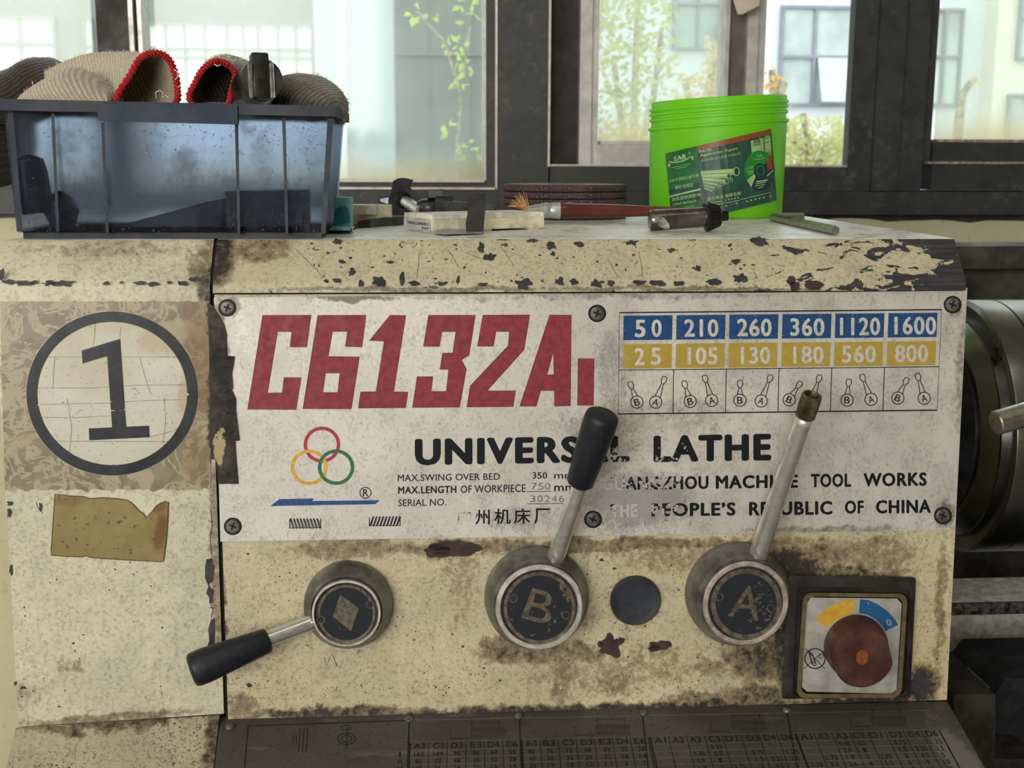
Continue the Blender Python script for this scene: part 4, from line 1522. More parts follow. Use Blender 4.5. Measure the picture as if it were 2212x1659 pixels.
def chart_metal():
    t = NT('worn_chart_metal_sheen')
    c = t.mix(t.step(t.noise(12, 5, .6), .3, .7), (0.066, 0.060, 0.057), (0.105, 0.099, 0.093))
    c = t.mix(t.step(t.noise(420, 3, .6), .58, .66), c, (0.05, 0.046, 0.044))
    c = t.mix(t.step(t.smudge([FB(2080, 1650, 60, 50, .9, CH)], .01, 40), .2, .8), c, (0.20, 0.19, 0.175))  # sheen on the right corner, put in as a paler patch
    c = t.mix(t.math('MULTIPLY', t.step(t.noise(1, 3, .6, t.scaled(14, 30, 200)), .62, .7), .5), c, (0.20, 0.185, 0.165))
    return t.done(t.pbsdf(c, t.step(t.noise(40, 4), .3, .7, .42, .62), 0.3, t.bump(t.noise(200, 3), .1, .0005), .4))


TC = MB().prism([p - CH.n * .0018 for p in cpts], cpts).build('thread_chart_plate', chart_metal(), LATHE, smooth=0)
hd = lambda x: 1612 - (x - 906) * .0245        # heading baseline
ch = MB()
rows = {}
cols1 = [906, 947, 987, 1028, 1066, 1106]
cols2 = [1147, 1186, 1227, 1267, 1307, 1345, 1382]
cols3 = [1426, 1465, 1502, 1543, 1580, 1626, 1663, 1700]
cols4 = [1741, 1778, 1817, 1854, 1892, 1935, 1974, 2013]
tab = [(cols1, ['A3', 'C3', 'D3', 'E3', 'D4', 'E6'], [['160', '144', '96', '88', '64', '56'], ['80', '72', '48', '44', '32', '28'], ['40', '36', '24', '22', '16', '14']]),
       (cols2, ['A3', 'B3', 'C3', 'D3', 'E3', 'D4', 'E6'], [['80', '76', '72', '48', '44', '32', '28'], ['40', '38', '36', '24', '22', '16', '14'], ['20', '19', '18', '12', '11', '8', '7']]),
       (cols3, ['A1', 'A2', 'A3', 'C3', 'D1', 'D3', 'D4', 'D6'], [['', '', '', '0.25', '', '', '', ''], ['', '', '0.45', '0.5', '', '0.75', '', '1.25'], ['', '', '0.9', '1', '', '1.5', '2.25', '2.5'], ['', '', '1.8', '2', '2.75', '3', '4.5', '5']]),
       (cols4, ['A1', 'A2', 'A3', 'C3', 'D1', 'D3', 'D4', 'D6'], [['', '', '0.45', '0.5', '', '0.75', '', '1.25'], ['', '', '0.9', '1', '', '1.5', '2.25', '2.5'], ['', '1.75', '1.8', '2', '2.75', '3', '4.5', '5'], ['3.25', '3.5', '3.6', '4', '5.5', '6', '9', '10'], ['', '7', '7.2', '8', '11', '12', '18', '20']])]
sl = -.0245


def slant(x):                                   # verticals on the panel lean outward away from its middle
    return (x - 1000) * .00053


def chart_text(s, x, y, hgt, w):
    k = slant(x)
    q4_ = [(x - w / 2 - k * hgt * .5, y - hgt / 2), (x + w / 2 - k * hgt * .5, y - hgt / 2 + sl * w), (x + w / 2 + k * hgt * .5, y + hgt / 2 + sl * w), (x - w / 2 + k * hgt * .5, y + hgt / 2)]
    ch.text(CH, s, q4_, .00015, 0, .008)


for cols, heads, rws in tab:
    for i, (x, hd_) in enumerate(zip(cols, heads)):
        chart_text(hd_, x, hd(x), 12, 25)
        for r_, row in enumerate(rws):
            s = row[i]
            y = hd(x) + 17 + r_ * (15.5 if x < 1400 else 14.5)
            xx = x + slant(x) * (y - hd(x))
            if s and y < 1700:
                chart_text(s, xx, y, 9.5, 7.2 * len(s.replace('.', '')) + 3 * s.count('.'))
    st = (cols[-1] - cols[0]) / (len(cols) - 1)
    for i in range(len(cols) + 1):
        x = cols[0] - st / 2 + st * i
        ch.stroke(CH, [(x - slant(x) * 8, hd(x) - 8), (x + slant(x) * 90, hd(x) + 90)], 1.6 if 0 < i < len(cols) else 3, .00012, 0)
    for r_ in range(6):
        dyr = 9 + r_ * (15.5 if cols[0] < 1400 else 14.5)
        xa, xb = cols[0] - st / 2, cols[-1] + st / 2
        ch.stroke(CH, [(xa + slant(xa) * dyr, hd(xa) + dyr), (xb + slant(xb) * dyr, hd(xb) + dyr)], 1.2, .00012, 1)
    ch.stroke(CH, [(cols[0] - st / 2, hd(cols[0]) - 9), (cols[-1] + st / 2, hd(cols[-1]) - 9)], 1.0, .00012, 1)
for i, s in enumerate(('I', 'II', 'III')):
    chart_text(s, 864, 1630 + i * 15, 10, 4 + 4 * i)
ch.stroke(CH, [(536, 1568), (884, 1556), (884, 1640), (884, 1660)], 2, .00012, 0)
ch.stroke(CH, [(536, 1568), (528, 1660)], 2.4, .00012, 0)
for x0_, x1_ in ((884, 1122), (1122, 1388), (1388, 1700), (1700, 2012)):
    yb_ = hd(x0_) - 52
    ch.stroke(CH, [(x0_, 1556 - (x0_ - 884) * .0195), (x1_, 1556 - (x1_ - 884) * .0195)], 1.2, .00012, 1)
    ch.stroke(CH, [(x0_, 1556 - (x0_ - 884) * .0195), (x0_ + slant(x0_) * 60, 1660)], 3, .00012, 0)
for cx_, cy_ in ((1052, 1581), (1322, 1574), (1615, 1566), (1918, 1556)):
    for i in range(16):
        a = cx_ - 35 + 70 * i / 15
        ch.stroke(CH, [(a, cy_ - 10), (a + 2, cy_ + 1)], 1.5, .00012, 0)
        ch.stroke(CH, [(a + 1, cy_ + 3), (a + 3, cy_ + 13)], 1.2, .00012, 0)
    ch.stroke(CH, [(cx_ - 33, cy_ - 14), (cx_ - 33, cy_ - 24)], 1.6, .00012, 0)
    ch.stroke(CH, [(cx_ + 26, cy_ - 14), (cx_ + 26, cy_ - 24)], 1.6, .00012, 0)
    ch.stroke(CH, [(cx_ - 33, cy_ - 20), (cx_ + 26, cy_ - 21)], 1.0, .00012, 0)
    ch.stroke(CH, [(cx_ - 80, cy_ - 6), (cx_ - 80, cy_ + 14), (cx_ - 38, cy_ + 13)], 1.2, .00012, 0)
for a in (655, 663, 671):
    ch.stroke(CH, [(a - 6, 1572), (a - 10, 1624)], 1.8, .00012, 0)
ch.stroke(CH, [(640, 1588), (640, 1606)], 2, .00012, 0)
ch.stroke(CH, [(634, 1588), (633, 1606)], 2, .00012, 0)
ch.ring(CH, 747, 1572, 11, 6, 2, 1.3, h=.00012)
ch.ring(CH, 749, 1596, 20, 13, 2, 1.4, h=.00012)
ch.ring(CH, 749, 1596, 12, 8, 2, 1.3, h=.00012)
ch.stroke(CH, [(749, 1566), (749, 1620)], 1.6, .00012, 0)
ch.build('engraved_table', [simple('engraved_black', (0.012, 0.011, 0.012), .6, 0, .3, 200), simple('engraved_pale_line', (0.19, 0.175, 0.16), .5, .3, .2, 200)], TC, smooth=0)
for x, y in ((497, 1571), (884, 1555), (1121, 1548), (1390, 1541), (1700, 1535)):
    p = CH(x, y)
    MB().rev([(0, .0034), (.0012, .0034), (.0021, .0022), (.0023, .0001)], p, CH.n, 20).build('rivet', M_screw, TC, smooth=60)

# ================================================================== CHUCK, BED, GUARD
yc = .25
zc = AtY(2150, 918, yc).z
AX = Vector((1, 0, 0))
xn = AtY(2195, 930, yc - .125).x               # headstock-side face of the chuck body
xf = AtY(2137, 930, yc - .110).x
print('chuck', xn, xf, zc)
ck = bpy.data.objects.new('chuck', None)
COL.objects.link(ck)
ck.parent = LATHE
ck.location = Vector((xn, yc, zc)) - LL
ck['label'] = 'dark steel chuck with a bright top'


def chuck_steel():
    t = NT('oiled_chuck_steel')
    c = t.mix(t.step(t.noise(26, 5, .6), .3, .7), (0.19, 0.187, 0.185), (0.26, 0.257, 0.252))
    l = t.step(t.noise(1, 2, .5, t.scaled(20, 300, 300)), .6, .64)
    c = t.mix(t.math('MULTIPLY', l, .2), c, (0.07, 0.065, 0.06))
    return t.done(t.pbsdf(c, .27, 1.0, t.bump(t.noise(160, 3), .02, .0003), .5))


M_chuck = chuck_steel()
MB().rev([(0, .06), (0, .121), (.0025, .1245), (.004, .125), (.030, .125), (.0305, .1235), (.032, .1235), (.0325, .125), (.10, .125), (.103, .122), (.103, .03)], (xn, yc, zc), AX, 128).build('chuck_body', M_chuck, ck, smooth=25)
MB().rev([(0, .05), (0, .095), (.0015, .0965), (.012, .108), (.0125, .110), (xn - xf, .110)], (xf, yc, zc), AX, 96).build('back_plate', M_chuck, ck, smooth=25)
MB().rev([(0, .05), (.02, .088), (.03, .088)], (xf - .022, yc, zc), AX, 72).build('spindle_flange', M_dark_iron, ck, smooth=30)
q0_ = AtX(2174, 735, xn)
mb = MB()
pv = (Vector((xn, q0_.y, q0_.z)) - Vector((xn, yc, zc))).normalized()
pp = Vector((xn, yc, zc)) + pv * .117
mb.rev([(-.004, .0065), (.0005, .0065), (.0008, .005), (-.006, .0045)], pp + Vector((-.0015, 0, 0)), -AX, 24)
mb.build('socket_screw', M_gap, ck)
sp_ = MB().rod((XRH - .03, yc, zc), (xf - .01, yc, zc), .055, seg=48).build('spindle_nose', M_dark_iron, LATHE)

bed = bpy.data.objects.new('bed', None)
COL.objects.link(bed)
bed.parent = LATHE
bed.location = (XRH + .4, 0, p_fb.z - .1)
M_way = simple('ground_bed_way', (0.80, 0.79, 0.75), 0.3, 0.25, 0.2, 90)
M_chipfilm = simple('gritty_swarf_film', (0.10, 0.095, 0.09), 0.6, 0.3, 0.6, 180, 0.6)
XB = XRH + 1.6
zr = AtY(2130, 1287, .30).z
zr2 = AtY(2130, 1320, .285).z
mb = MB()
mb.prism([(XRH - .02, y, z) for y, z in ((.285, zr - .001), (.30, zr), (.355, zr), (.355, zr - .06), (.285, zr - .06))], [(XB, y, z) for y, z in ((.285, zr - .001), (.30, zr), (.355, zr), (.355, zr - .06), (.285, zr - .06))])
mb.build('rear_way', M_way, bed, smooth=0)
MB().box((XRH - .02, .280, zr2 - .002), (XB, .2849, zr - .001)).build('swarf_edge', M_chipfilm, bed, smooth=0)
zf = AtY(2130, 1440, .13).z
yf_ = AtZ(2130, 1484, zf).y
MB().box((XRH - .02, yf_, zf - .05), (XB, .13, zf)).build('front_way', simple('dull_front_way', (0.20, 0.20, 0.20), .5, .5, .3, 150, .3), bed, smooth=0)
MB().box((XRH - .02, yf_ + .01, zf - .40), (XB, .36, zf - .055)).build('bed_casting', M_dark_iron, bed, smooth=0)
MB().box((XRH - .02, .135, zf - .06), (XB, .28, zf - .05)).build('bed_gap_shade', M_gap, bed, smooth=0)  # black sheet standing for the shade between the ways
# saddle corner creeping in at the right edge
p0 = AtY(2152, 1466, yf_ - .012)
mb = MB()
z0_, z1_, z2_ = AtY(2180, 1466, yf_ - .012).z, AtY(2180, 1540, yf_ - .012).z, AtY(2180, 1620, yf_ - .012).z
xa_, xb_ = AtY(2152, 1490, yf_ - .012).x, AtY(2175, 1466, yf_ - .012).x
S = Plane((0, yf_ - .012, 0), (0, -1, 0))
pl = [(2148, 1500), (2174, 1466), (2420, 1460), (2420, 1625), (2192, 1622), (2148, 1580)]
mb.prism([S(x, y, 0) + Vector((0, .09, 0)) for x, y in pl], [S(x, y, 0) for x, y in pl])
mb.build('saddle', simple('grimy_saddle_iron', (0.020, 0.021, 0.025), .5, .2, .3, 60, .2), LATHE, smooth=0)
mb = MB()
S2 = Plane((0, .03, 0), (0, -1, 0))
pl = [(2060, 1500), (2150, 1500), (2150, 1640), (2240, 1640), (2240, 1900), (2060, 1900)]
mb.prism([S2(x, y, 0) + Vector((0, .09, 0)) for x, y in pl], [S2(x, y, 0) for x, y in pl])
mb.build('gearbox_flank', simple('brown_oily_casting', (0.032, 0.026, 0.023), .55, .1, .4, 40, .3), LATHE, smooth=0)
# cabinet under the headstock, reaching the floor
MB().box((XE + .02, p_fb.y + .02, 0), (XRH + .0, YB + .02, p_fb.z - .055)).build('cabinet', M_plain, LATHE, smooth=0)
MB().box((XRH, yf_ + .03, 0), (XB, .36, zf - .405)).build('bed_base', M_plain, LATHE, smooth=0)

# bent splash guard behind the chuck
M_guard = simple('blackened_guard_sheet', (0.065, 0.060, 0.055), .55, .2, .4, 18, .2)
YG = .62
zg1, zg2, zg3 = AtY(2130, 525, YG).z, AtY(2130, 582, YG - .02).z, AtY(2130, 588, YG).z
gx0, gx1 = XRC - .06, XRC + 1.6
prg = [(YG + .004, zg1 - .005), (YG, zg1), (YG - .02, zg1 - .004), (YG - .024, zg2), (YG - .006, zg2 - .003), (YG - .002, zg3 - .004), (YG - .002, .55), (YG + .004, .55)]
mb = MB().prism([(gx0, y, z) for y, z in prg], [(gx1, y, z + .006) for y, z in prg])
mb.box((gx0, .37, .53), (gx1, YG + .004, .55))
mb.build('splash_guard', M_guard, LATHE, smooth=0)


# ================================================================== PAPER SIGN, STICKER
_c = END(230, 1062, 0.001)
def torn_tape():
    t = NT('yellowed_torn_tape')
    v = t.noise(48, 5, .65, dist=1.0)
    c = t.mix(t.step(t.noise(60, 4), .3, .7), (0.20, 0.16, 0.105), (0.29, 0.24, 0.165))
    torn = t.math('LESS_THAN', t.math('ABSOLUTE', t.math('SUBTRACT', v, .5)), .042)
    blot = t.step(t.noise(11, 3, .5), .52, .56)
    c = t.mix(t.math('MULTIPLY', t.math('MAXIMUM', torn, blot), .85), c, (0.43, 0.37, 0.25))
    c = t.mix(t.step(t.noise(1, 4, .6, t.scaled(12, 12, 50)), .58, .66), c, (0.36, 0.30, 0.195))
    b = t.smudge([FB(440, 760, 60, 190, .8, END, _c), FB(450, 690, 60, 60, .7, END, _c), FB(430, 990, 50, 80, .55, END, _c)], .01, 60)
    c = t.mix(t.math('MULTIPLY', b, .8), c, (0.22, 0.11, 0.035))
    c = t.mix(t.step(t.math('MULTIPLY_ADD', t.math('SUBTRACT', t.noise(120, 4, .7), .5), 1.2, t.smudge([FB(466, 700, 30, 80, .9, END, _c), FB(466, 900, 24, 200, .9, END, _c), FB(60, 700, 30, 60, .3, END, _c)], .008, 60)), .4, .8), c, (0.05, 0.035, 0.025))
    return t.done(t.pbsdf(c, .32, 0, t.bump(t.noise(110, 4), .25, .0008), .5))


def sign_paper():
    t = NT('stained_sign_paper')
    c = t.mix(t.step(t.noise(14, 4), .3, .7), (0.57, 0.535, 0.44), (0.66, 0.635, 0.56))
    c = t.mix(t.math('MULTIPLY', t.smudge([FB(350, 730, 70, 50, .9, END, _c), FB(405, 850, 24, 80, .9, END, _c), FB(210, 810, 120, 60, .35, END, _c), FB(250, 700, 120, 26, .5, END, _c), FB(140, 720, 60, 60, .4, END, _c)], .012, 40), .55), c, (0.42, 0.27, 0.12))
    c = t.mix(t.step(t.noise(420, 3), .63, .7), c, (0.35, 0.30, 0.23))
    return t.done(t.pbsdf(c, .30, 0, t.bump(t.noise(60, 4), .15, .001), .5))


sg = thing('number_sign', _c, 'taped paper sign with a circled black number 1 on the end cover', 'sign')
hS = .0006
mb = MB()
rnd = random.Random(11)


def ragged(x0, x1, y, amp, n=40):
    return [(x0 + (x1 - x0) * i / n, y + amp * noise.noise(Vector((i * .6, y, 3))) * 2) for i in range(n + 1)]


outl = ragged(0, 452, 651, 1.6) + [(452, 700), (455, 760), (454, 850), (456, 960), (455, 1050)] + ragged(452, 10, 1058, 5)[0:]
mb.slab(END, outl, .0001, hS)
mb.build('brown_tape', torn_tape(), sg, smooth=0)
mb = MB().ellipse(END, 242.5, 850, 186.5, 178, hS + .0001, 96)
# faint wrinkles and strip edges over the paper
for pts in ([(64, 771), (424, 771)], [(64, 838), (200, 838), (300, 832), (424, 831)], [(70, 874), (230, 871), (300, 866), (424, 862)], [(72, 900), (150, 903), (240, 898)], [(120, 953), (390, 954)], [(150, 980), (155, 925), (145, 860)], [(118, 770), (114, 840)],
            [(302, 772), (312, 810), (325, 850)], [(206, 700), (204, 730), (196, 768)], [(262, 706), (258, 730)], [(355, 860), (358, 910), (352, 960)], [(320, 945), (370, 932), (400, 920)], [(282, 842), (290, 838), (302, 850), (290, 852)]):
    mb.stroke(END, pts, 1.6, hS + .00022, 1)
mb.build('paper_disc', [sign_paper(), simple('tape_wrinkle', (0.36, 0.32, 0.245), .3, 0, .2, 200)], sg, smooth=0)
M_print = simple('slate_black_print', (0.032, 0.035, 0.044), .33, 0, .2, 60, .1, bscale=80)
mb = MB().ring(END, 242.5, 850, 185.7, 177.3, 24, 22.6, h=hS + .0003, seg=120)
mb.poly(END, [(x * .3014, 600 + y * .3014) for x, y in ((585, 522), (862, 437), (905, 1067), (1068, 1060), (1073, 1143), (640, 1165), (636, 1080), (803, 1072), (768, 562), (592, 615))], hS + .0003)
mb.build('printed_number', M_print, sg, smooth=0)
mb = MB()
rp = random.Random(5)
M_wet = simple('clear_tape_bubble', (0.70, 0.68, 0.62), .12, 0, .1, 300)
for i in range(70):
    u = rp.random()
    x = 80 + 330 * u
    y = 893 - 8 * u + rp.uniform(-6, 6) if rp.random() < .5 else 862 - 10 * u + rp.uniform(-4, 4) + 14 * (u < .5)
    if hypot((x - 242) / 165, (y - 850) / 156) < 1:
        mb.chip(END, x, y, rp.uniform(1, 4.5), rp.uniform(.6, 1.5), hS + .00045, 0, 8, seed=i)
mb.build('tape_bubbles', M_wet, sg, smooth=0)
# black grimy ends of the tape, lapping over the seam onto the plate
t = NT('black_grimy_tape')
g_ = t.noise(60, 5, .65)
cc = t.mix(t.step(g_, .35, .7), (0.012, 0.011, 0.012), (0.065, 0.052, 0.042))
cc = t.mix(t.step(t.math('MULTIPLY_ADD', t.math('SUBTRACT', t.noise(260, 4, .7), .5), 1.4, t.smudge([FB(478, 965, 18, 60, 1.0, FACE, _c)], .006, 60)), .45, .7), cc, (0.42, 0.33, 0.18))
M_btape = t.done(t.pbsdf(cc, .5, 0, t.bump(t.noise(45, 5, .6), .6, .003), .2))
bt = MB()
c5 = lambda x, y: (x * .3014, 600 + y * .3014)
bt.slab(FACE, [c5(*v) for v in ((1490, 175), (1525, 200), (1560, 260), (1605, 335), (1622, 400), (1620, 480), (1628, 560), (1500, 565))], .0021, .0030)
bt.slab(FACE, [c5(*v) for v in ((1500, 562), (1640, 560), (1680, 564), (1672, 620), (1660, 690), (1668, 790), (1655, 815), (1500, 812))], .0021, .0032)
bt.slab(FACE, [c5(*v) for v in ((1505, 812), (1665, 812), (1690, 870), (1690, 960), (1705, 1080), (1716, 1168), (1600, 1175), (1530, 1120), (1510, 1000))], .0021, .0030)
bt.slab(FACE, [c5(*v) for v in ((1530, 1100), (1560, 1160), (1685, 1170), (1690, 1260), (1700, 1380), (1708, 1478), (1560, 1478), (1550, 1300))], .0021, .0028)
bt.slab(FACE, [c5(*v) for v in ((1475, 120), (1500, 160), (1520, 560), (1545, 1100), (1552, 1300), (1500, 1300), (1490, 700), (1465, 200))], .0019, .0026)
bt.build('black_tape_end', M_btape, sg, smooth=0)

k_ = .3731
ct = lambda x, y: (x * k_, 1040 + y * k_)
st_pts = [ct(*v) for v in ((318, 73), (400, 84), (480, 88), (520, 100), (600, 94), (690, 102), (735, 108), (765, 128), (790, 155), (806, 172), (828, 186), (848, 208), (866, 192), (884, 170), (900, 146), (930, 125), (955, 117), (975, 122), (972, 200), (966, 300), (955, 400), (946, 462), (930, 464), (800, 458), (690, 452), (600, 446), (520, 440), (500, 430), (480, 436), (380, 434), (297, 426), (296, 400), (306, 250))]
t = NT('browned_tape_remnant')
cc = t.mix(t.step(t.noise(22, 5, .65), .3, .7), (0.235, 0.17, 0.06), (0.33, 0.255, 0.105))
cc = t.mix(t.math('MULTIPLY', t.smudge([FB(352, 1150, 22, 60, 1.0, END, END(235, 1210)), FB(340, 1090, 26, 26, .8, END, END(235, 1210)), FB(150, 1085, 60, 20, .5, END, END(235, 1210))], .01, 50), .85), cc, (0.15, 0.06, 0.015))
cc = t.mix(t.step(t.noise(300, 3), .62, .68), cc, (0.10, 0.065, 0.03))
M_rem = t.done(t.pbsdf(cc, .5, 0, t.bump(t.noise(120, 4), .2, .001), .4))
mb = MB().poly(END, st_pts, .0007).stroke(END, st_pts, 2.0, .00075, 1, True)
stk = mb.build('tape_remnant', [M_rem, simple('brown_tape_edge', (0.09, 0.055, 0.022), .5, 0, .3, 200)], None, 0, origin=END(235, 1210))
tag(stk, 'brown rectangle of old tape, notched, on the end cover below the sign', 'tape')

# ================================================================== BLUE BIN
YBF = YT - .003                                # front wall of the bin stands just behind the edge of the top
S = Plane((0, YBF, 0), (0, -1, 0))
zb0 = ZT


def bq(px, py, dy=0.0):
    return AtY(px, py, YBF + dy)


bl, br = bq(36, 497), bq(702, 504)
BW = br.x - bl.x
BD = .115
bin_ = thing('storage_bin', ((bl.x + br.x) / 2, YBF + BD / 2, ZT), 'translucent blue plastic bin full of gloves standing on the lathe top', 'bin')


def bin_plastic(name, col, dirt, mixf, rough=.45, clear=0.0):
    t = NT(name)
    c = t.mix(t.step(t.noise(22, 5, .65), .35, .75), col, tuple(k * .72 + .05 for k in col))
    c = t.mix(t.math('MULTIPLY', t.step(t.noise(9, 5, .7), .5, .75), dirt), c, (0.26, 0.22, 0.15))
    c = t.mix(t.step(t.noise(480, 3, .6), .64, .70), c, (0.09, 0.09, 0.10))
    p = t.pbsdf(c, rough, 0, t.bump(t.noise(120, 4), .1, .0006), .3 if clear else .15)
    if not clear:
        return t.done(p)
    tint = t.mix(.75, c, (0.905, 0.945, 1.0))
    rf = t.n('BsdfRefraction')
    rf.inputs['IOR'].default_value = 1.03
    rf.inputs['Roughness'].default_value = .5
    t.put(rf.inputs[0], tint)
    tl = t.n('BsdfTranslucent')
    t.put(tl.inputs[0], tint)
    m = t.n('MixShader')
    m.inputs[0].default_value = mixf
    t.t.links.new(p, m.inputs[1])
    t.t.links.new(tl.outputs[0], m.inputs[2])
    m2 = t.n('MixShader')
    dm = t.math('MAXIMUM', t.math('MULTIPLY', t.step(t.noise(26, 6, .72), .50, .72), .42), t.step(t.noise(460, 3, .6), .62, .68, 0, .75))
    t.put(m2.inputs[0], t.math('MULTIPLY_ADD', dm, -clear, clear))
    t.t.links.new(m.outputs[0], m2.inputs[1])
    t.t.links.new(rf.outputs[0], m2.inputs[2])
    return t.done(m2.outputs[0])


M_binwall = bin_plastic('thin_blue_plastic', (0.66, 0.74, 0.95), .35, .85, clear=.90)
M_binrim = bin_plastic('thick_grimy_blue_plastic', (0.040, 0.047, 0.066), .10, .04, .65)
zl_, zr_ = bq(20, 240).z, bq(712, 256).z        # underside of the rim, left and right
zbt = bq(370, 499).z
xtl, xtr = bq(14, 240).x, bq(719, 256).x
TW = .0022
XM = (bl.x + br.x) / 2
mb = MB()


def wall(p4, inward):
    p4 = [Vector(p) for p in p4]
    mb.prism(p4, [p + Vector(inward) * TW for p in p4])


fr = [(bl.x, YBF, zbt), (br.x, YBF, zbt), (xtr, YBF - .006, zr_ + .006), (xtl, YBF - .006, zl_ + .006)]
bk_ = [(bl.x, YBF + BD, zbt), (br.x, YBF + BD, zbt), (xtr, YBF + BD + .006, zr_ + .006), (xtl, YBF + BD + .006, zl_ + .006)]
wall(fr, (0, 1, 0))
wall(bk_, (0, -1, 0))
wall([fr[0], bk_[0], bk_[3], fr[3]], (1, 0, 0))
wall([fr[1], bk_[1], bk_[2], fr[2]], (-1, 0, 0))
mb.box((bl.x, YBF, zbt - .001), (br.x, YBF + BD, zbt + .0012))
mb.build('bin_shell', M_binwall, bin_, smooth=0)
mb = MB()
fb0, fb1 = bq(48, 512), bq(694, 516)
mb.box((fb0.x, YBF + .0025, ZT + .0002), (fb1.x, YBF + BD - .004, zbt - .0012))
mb.build('bin_foot', M_binrim, bin_, smooth=0)
# rim: a deep turned-down flange all round, deeper in the middle of the front
mb = MB()


def rimz(x):
    k = (x - xtl) / (xtr - xtl)
    return zl_ + (zr_ - zl_) * k


RO = .009
xl_, xr2 = bq(-9, 220).x, bq(729, 240).x
zt_l, zt_r = bq(0, 215).z, bq(725, 231).z
yf0, yb0 = YBF - .006 - RO, YBF + BD + .006 + RO


def zt_at(x):
    return zt_l + (zt_r - zt_l) * (x - xl_) / (xr2 - xl_)


def bar(x0_, x1_, y0_, y1_, drop0, drop1):
    mb.box8([(x0_, y0_, zt_at(x0_) - drop0), (x1_, y0_, zt_at(x1_) - drop1), (x1_, y1_, zt_at(x1_) - drop1), (x0_, y1_, zt_at(x0_) - drop0),
             (x0_, y0_, zt_at(x0_)), (x1_, y0_, zt_at(x1_)), (x1_, y1_, zt_at(x1_)), (x0_, y1_, zt_at(x0_))])


q_ = mpp(bq(360, 240))
bar(xl_, xr2, yf0, YBF - .004, 24 * q_, 22 * q_)
bar(xl_, xr2, YBF + BD + .004, yb0, 24 * q_, 22 * q_)
bar(xl_, xtl + .002, YBF - .004, YBF + BD + .004, 24 * q_, 24 * q_)
bar(xtr - .002, xr2, YBF - .004, YBF + BD + .004, 22 * q_, 22 * q_)
mb.build('bin_rim', M_binrim, bin_, smooth=0)
mb = MB()
hx0, hx1 = bq(212, 250, -.016).x, bq(514, 260, -.016).x
mb.box8([(hx0, yf0 - .002, AtY(218, 261, yf0).z), (hx1, yf0 - .002, AtY(513, 269, yf0).z), (hx1, yf0 + .003, AtY(513, 269, yf0).z), (hx0, yf0 + .003, AtY(218, 261, yf0).z),
         (hx0, yf0 - .002, zt_at(hx0) - .001), (hx1, yf0 - .002, zt_at(hx1) - .001), (hx1, yf0 + .003, zt_at(hx1) - .001), (hx0, yf0 + .003, zt_at(hx0) - .001)])
mb.build('label_holder', bin_plastic('slate_blue_plastic', (0.036, 0.047, 0.080), .08, .04, .65), bin_, smooth=0)
for (xa, ya), (xb, yb_) in (((114, 245), (125, 500)), ((222, 265), (232, 503)), ((511, 268), (516, 505)), ((613, 255), (620, 505)), ((22, 240), (44, 497)), ((714, 256), (698, 505))):
    w_ = 3.6 if 60 < xa < 700 else 6.5
    S1 = lambda x, y, h: AtY(x, y, YBF - .001 - .003 * (505 - y) / 260 - h)
    mb = MB().slab(S1, [(xa - w_, ya), (xa + w_, ya), (xb + w_ * .8, yb_), (xb - w_ * .8, yb_)], -.001, .0045)
    mb.build('rib', M_binrim, bin_, smooth=0)

# things lying inside the bin, seen dimly through its wall
M_inner = simple('dark_steel_inside_bin', (0.05, 0.055, 0.07), .5, .2, .3, 40)
yin = YBF + .020
mb = MB().prism([AtY(x, y, yin) for x, y in ((490, 500), (658, 500), (655, 411), (486, 413))], [AtY(x, y, yin) + Vector((0, .05, 0)) for x, y in ((490, 500), (658, 500), (655, 411), (486, 413))])
for v in mb.v:
    v.z = max(v.z, zbt + .002)
tag(mb.build('insert_case', M_inner, None, 0, origin=AtY(580, 500, yin)), 'dark box showing dimly through the right part of the bin', 'box')
mb = MB()
pts_ = [(250, 500), (480, 502), (480, 430), (445, 436), (390, 452), (320, 470)]
mb.prism([AtY(x, y, yin) for x, y in pts_], [AtY(x, y, yin) + Vector((0, .06, 0)) for x, y in pts_])
for v in mb.v:
    v.z = max(v.z, zbt + .002)
tag(mb.build('scraper_blade', M_inner, None, 0, origin=AtY(380, 500, yin)), 'low wedge-shaped shadowy piece showing through the middle of the bin', 'tool')
A_, B_ = AtY(58, 334, yin + .004), AtY(82, 494, yin + .004)
B_.z = max(B_.z, zbt + .012)
mb = MB().rev([(0, .003), (.004, .011), (.012, .0125), ((B_ - A_).length, .0130)], A_, B_ - A_, 28)
tag(mb.build('file_handle', M_inner, None, 50, origin=B_), 'rounded handle standing slanted inside the left end of the bin', 'handle')
mb = MB()
mb.rev([(0, .002), (.006, .010), (.016, .013), (.024, .010), (.033, .014)], AtY(128, 412, yin + .01), Vector((.05, 0, -1)), 24)
tag(mb.build('rag_lump', M_inner, None, 60, origin=AtY(126, 480, yin)), 'small dark lump showing through the bin behind its second rib', 'rag')


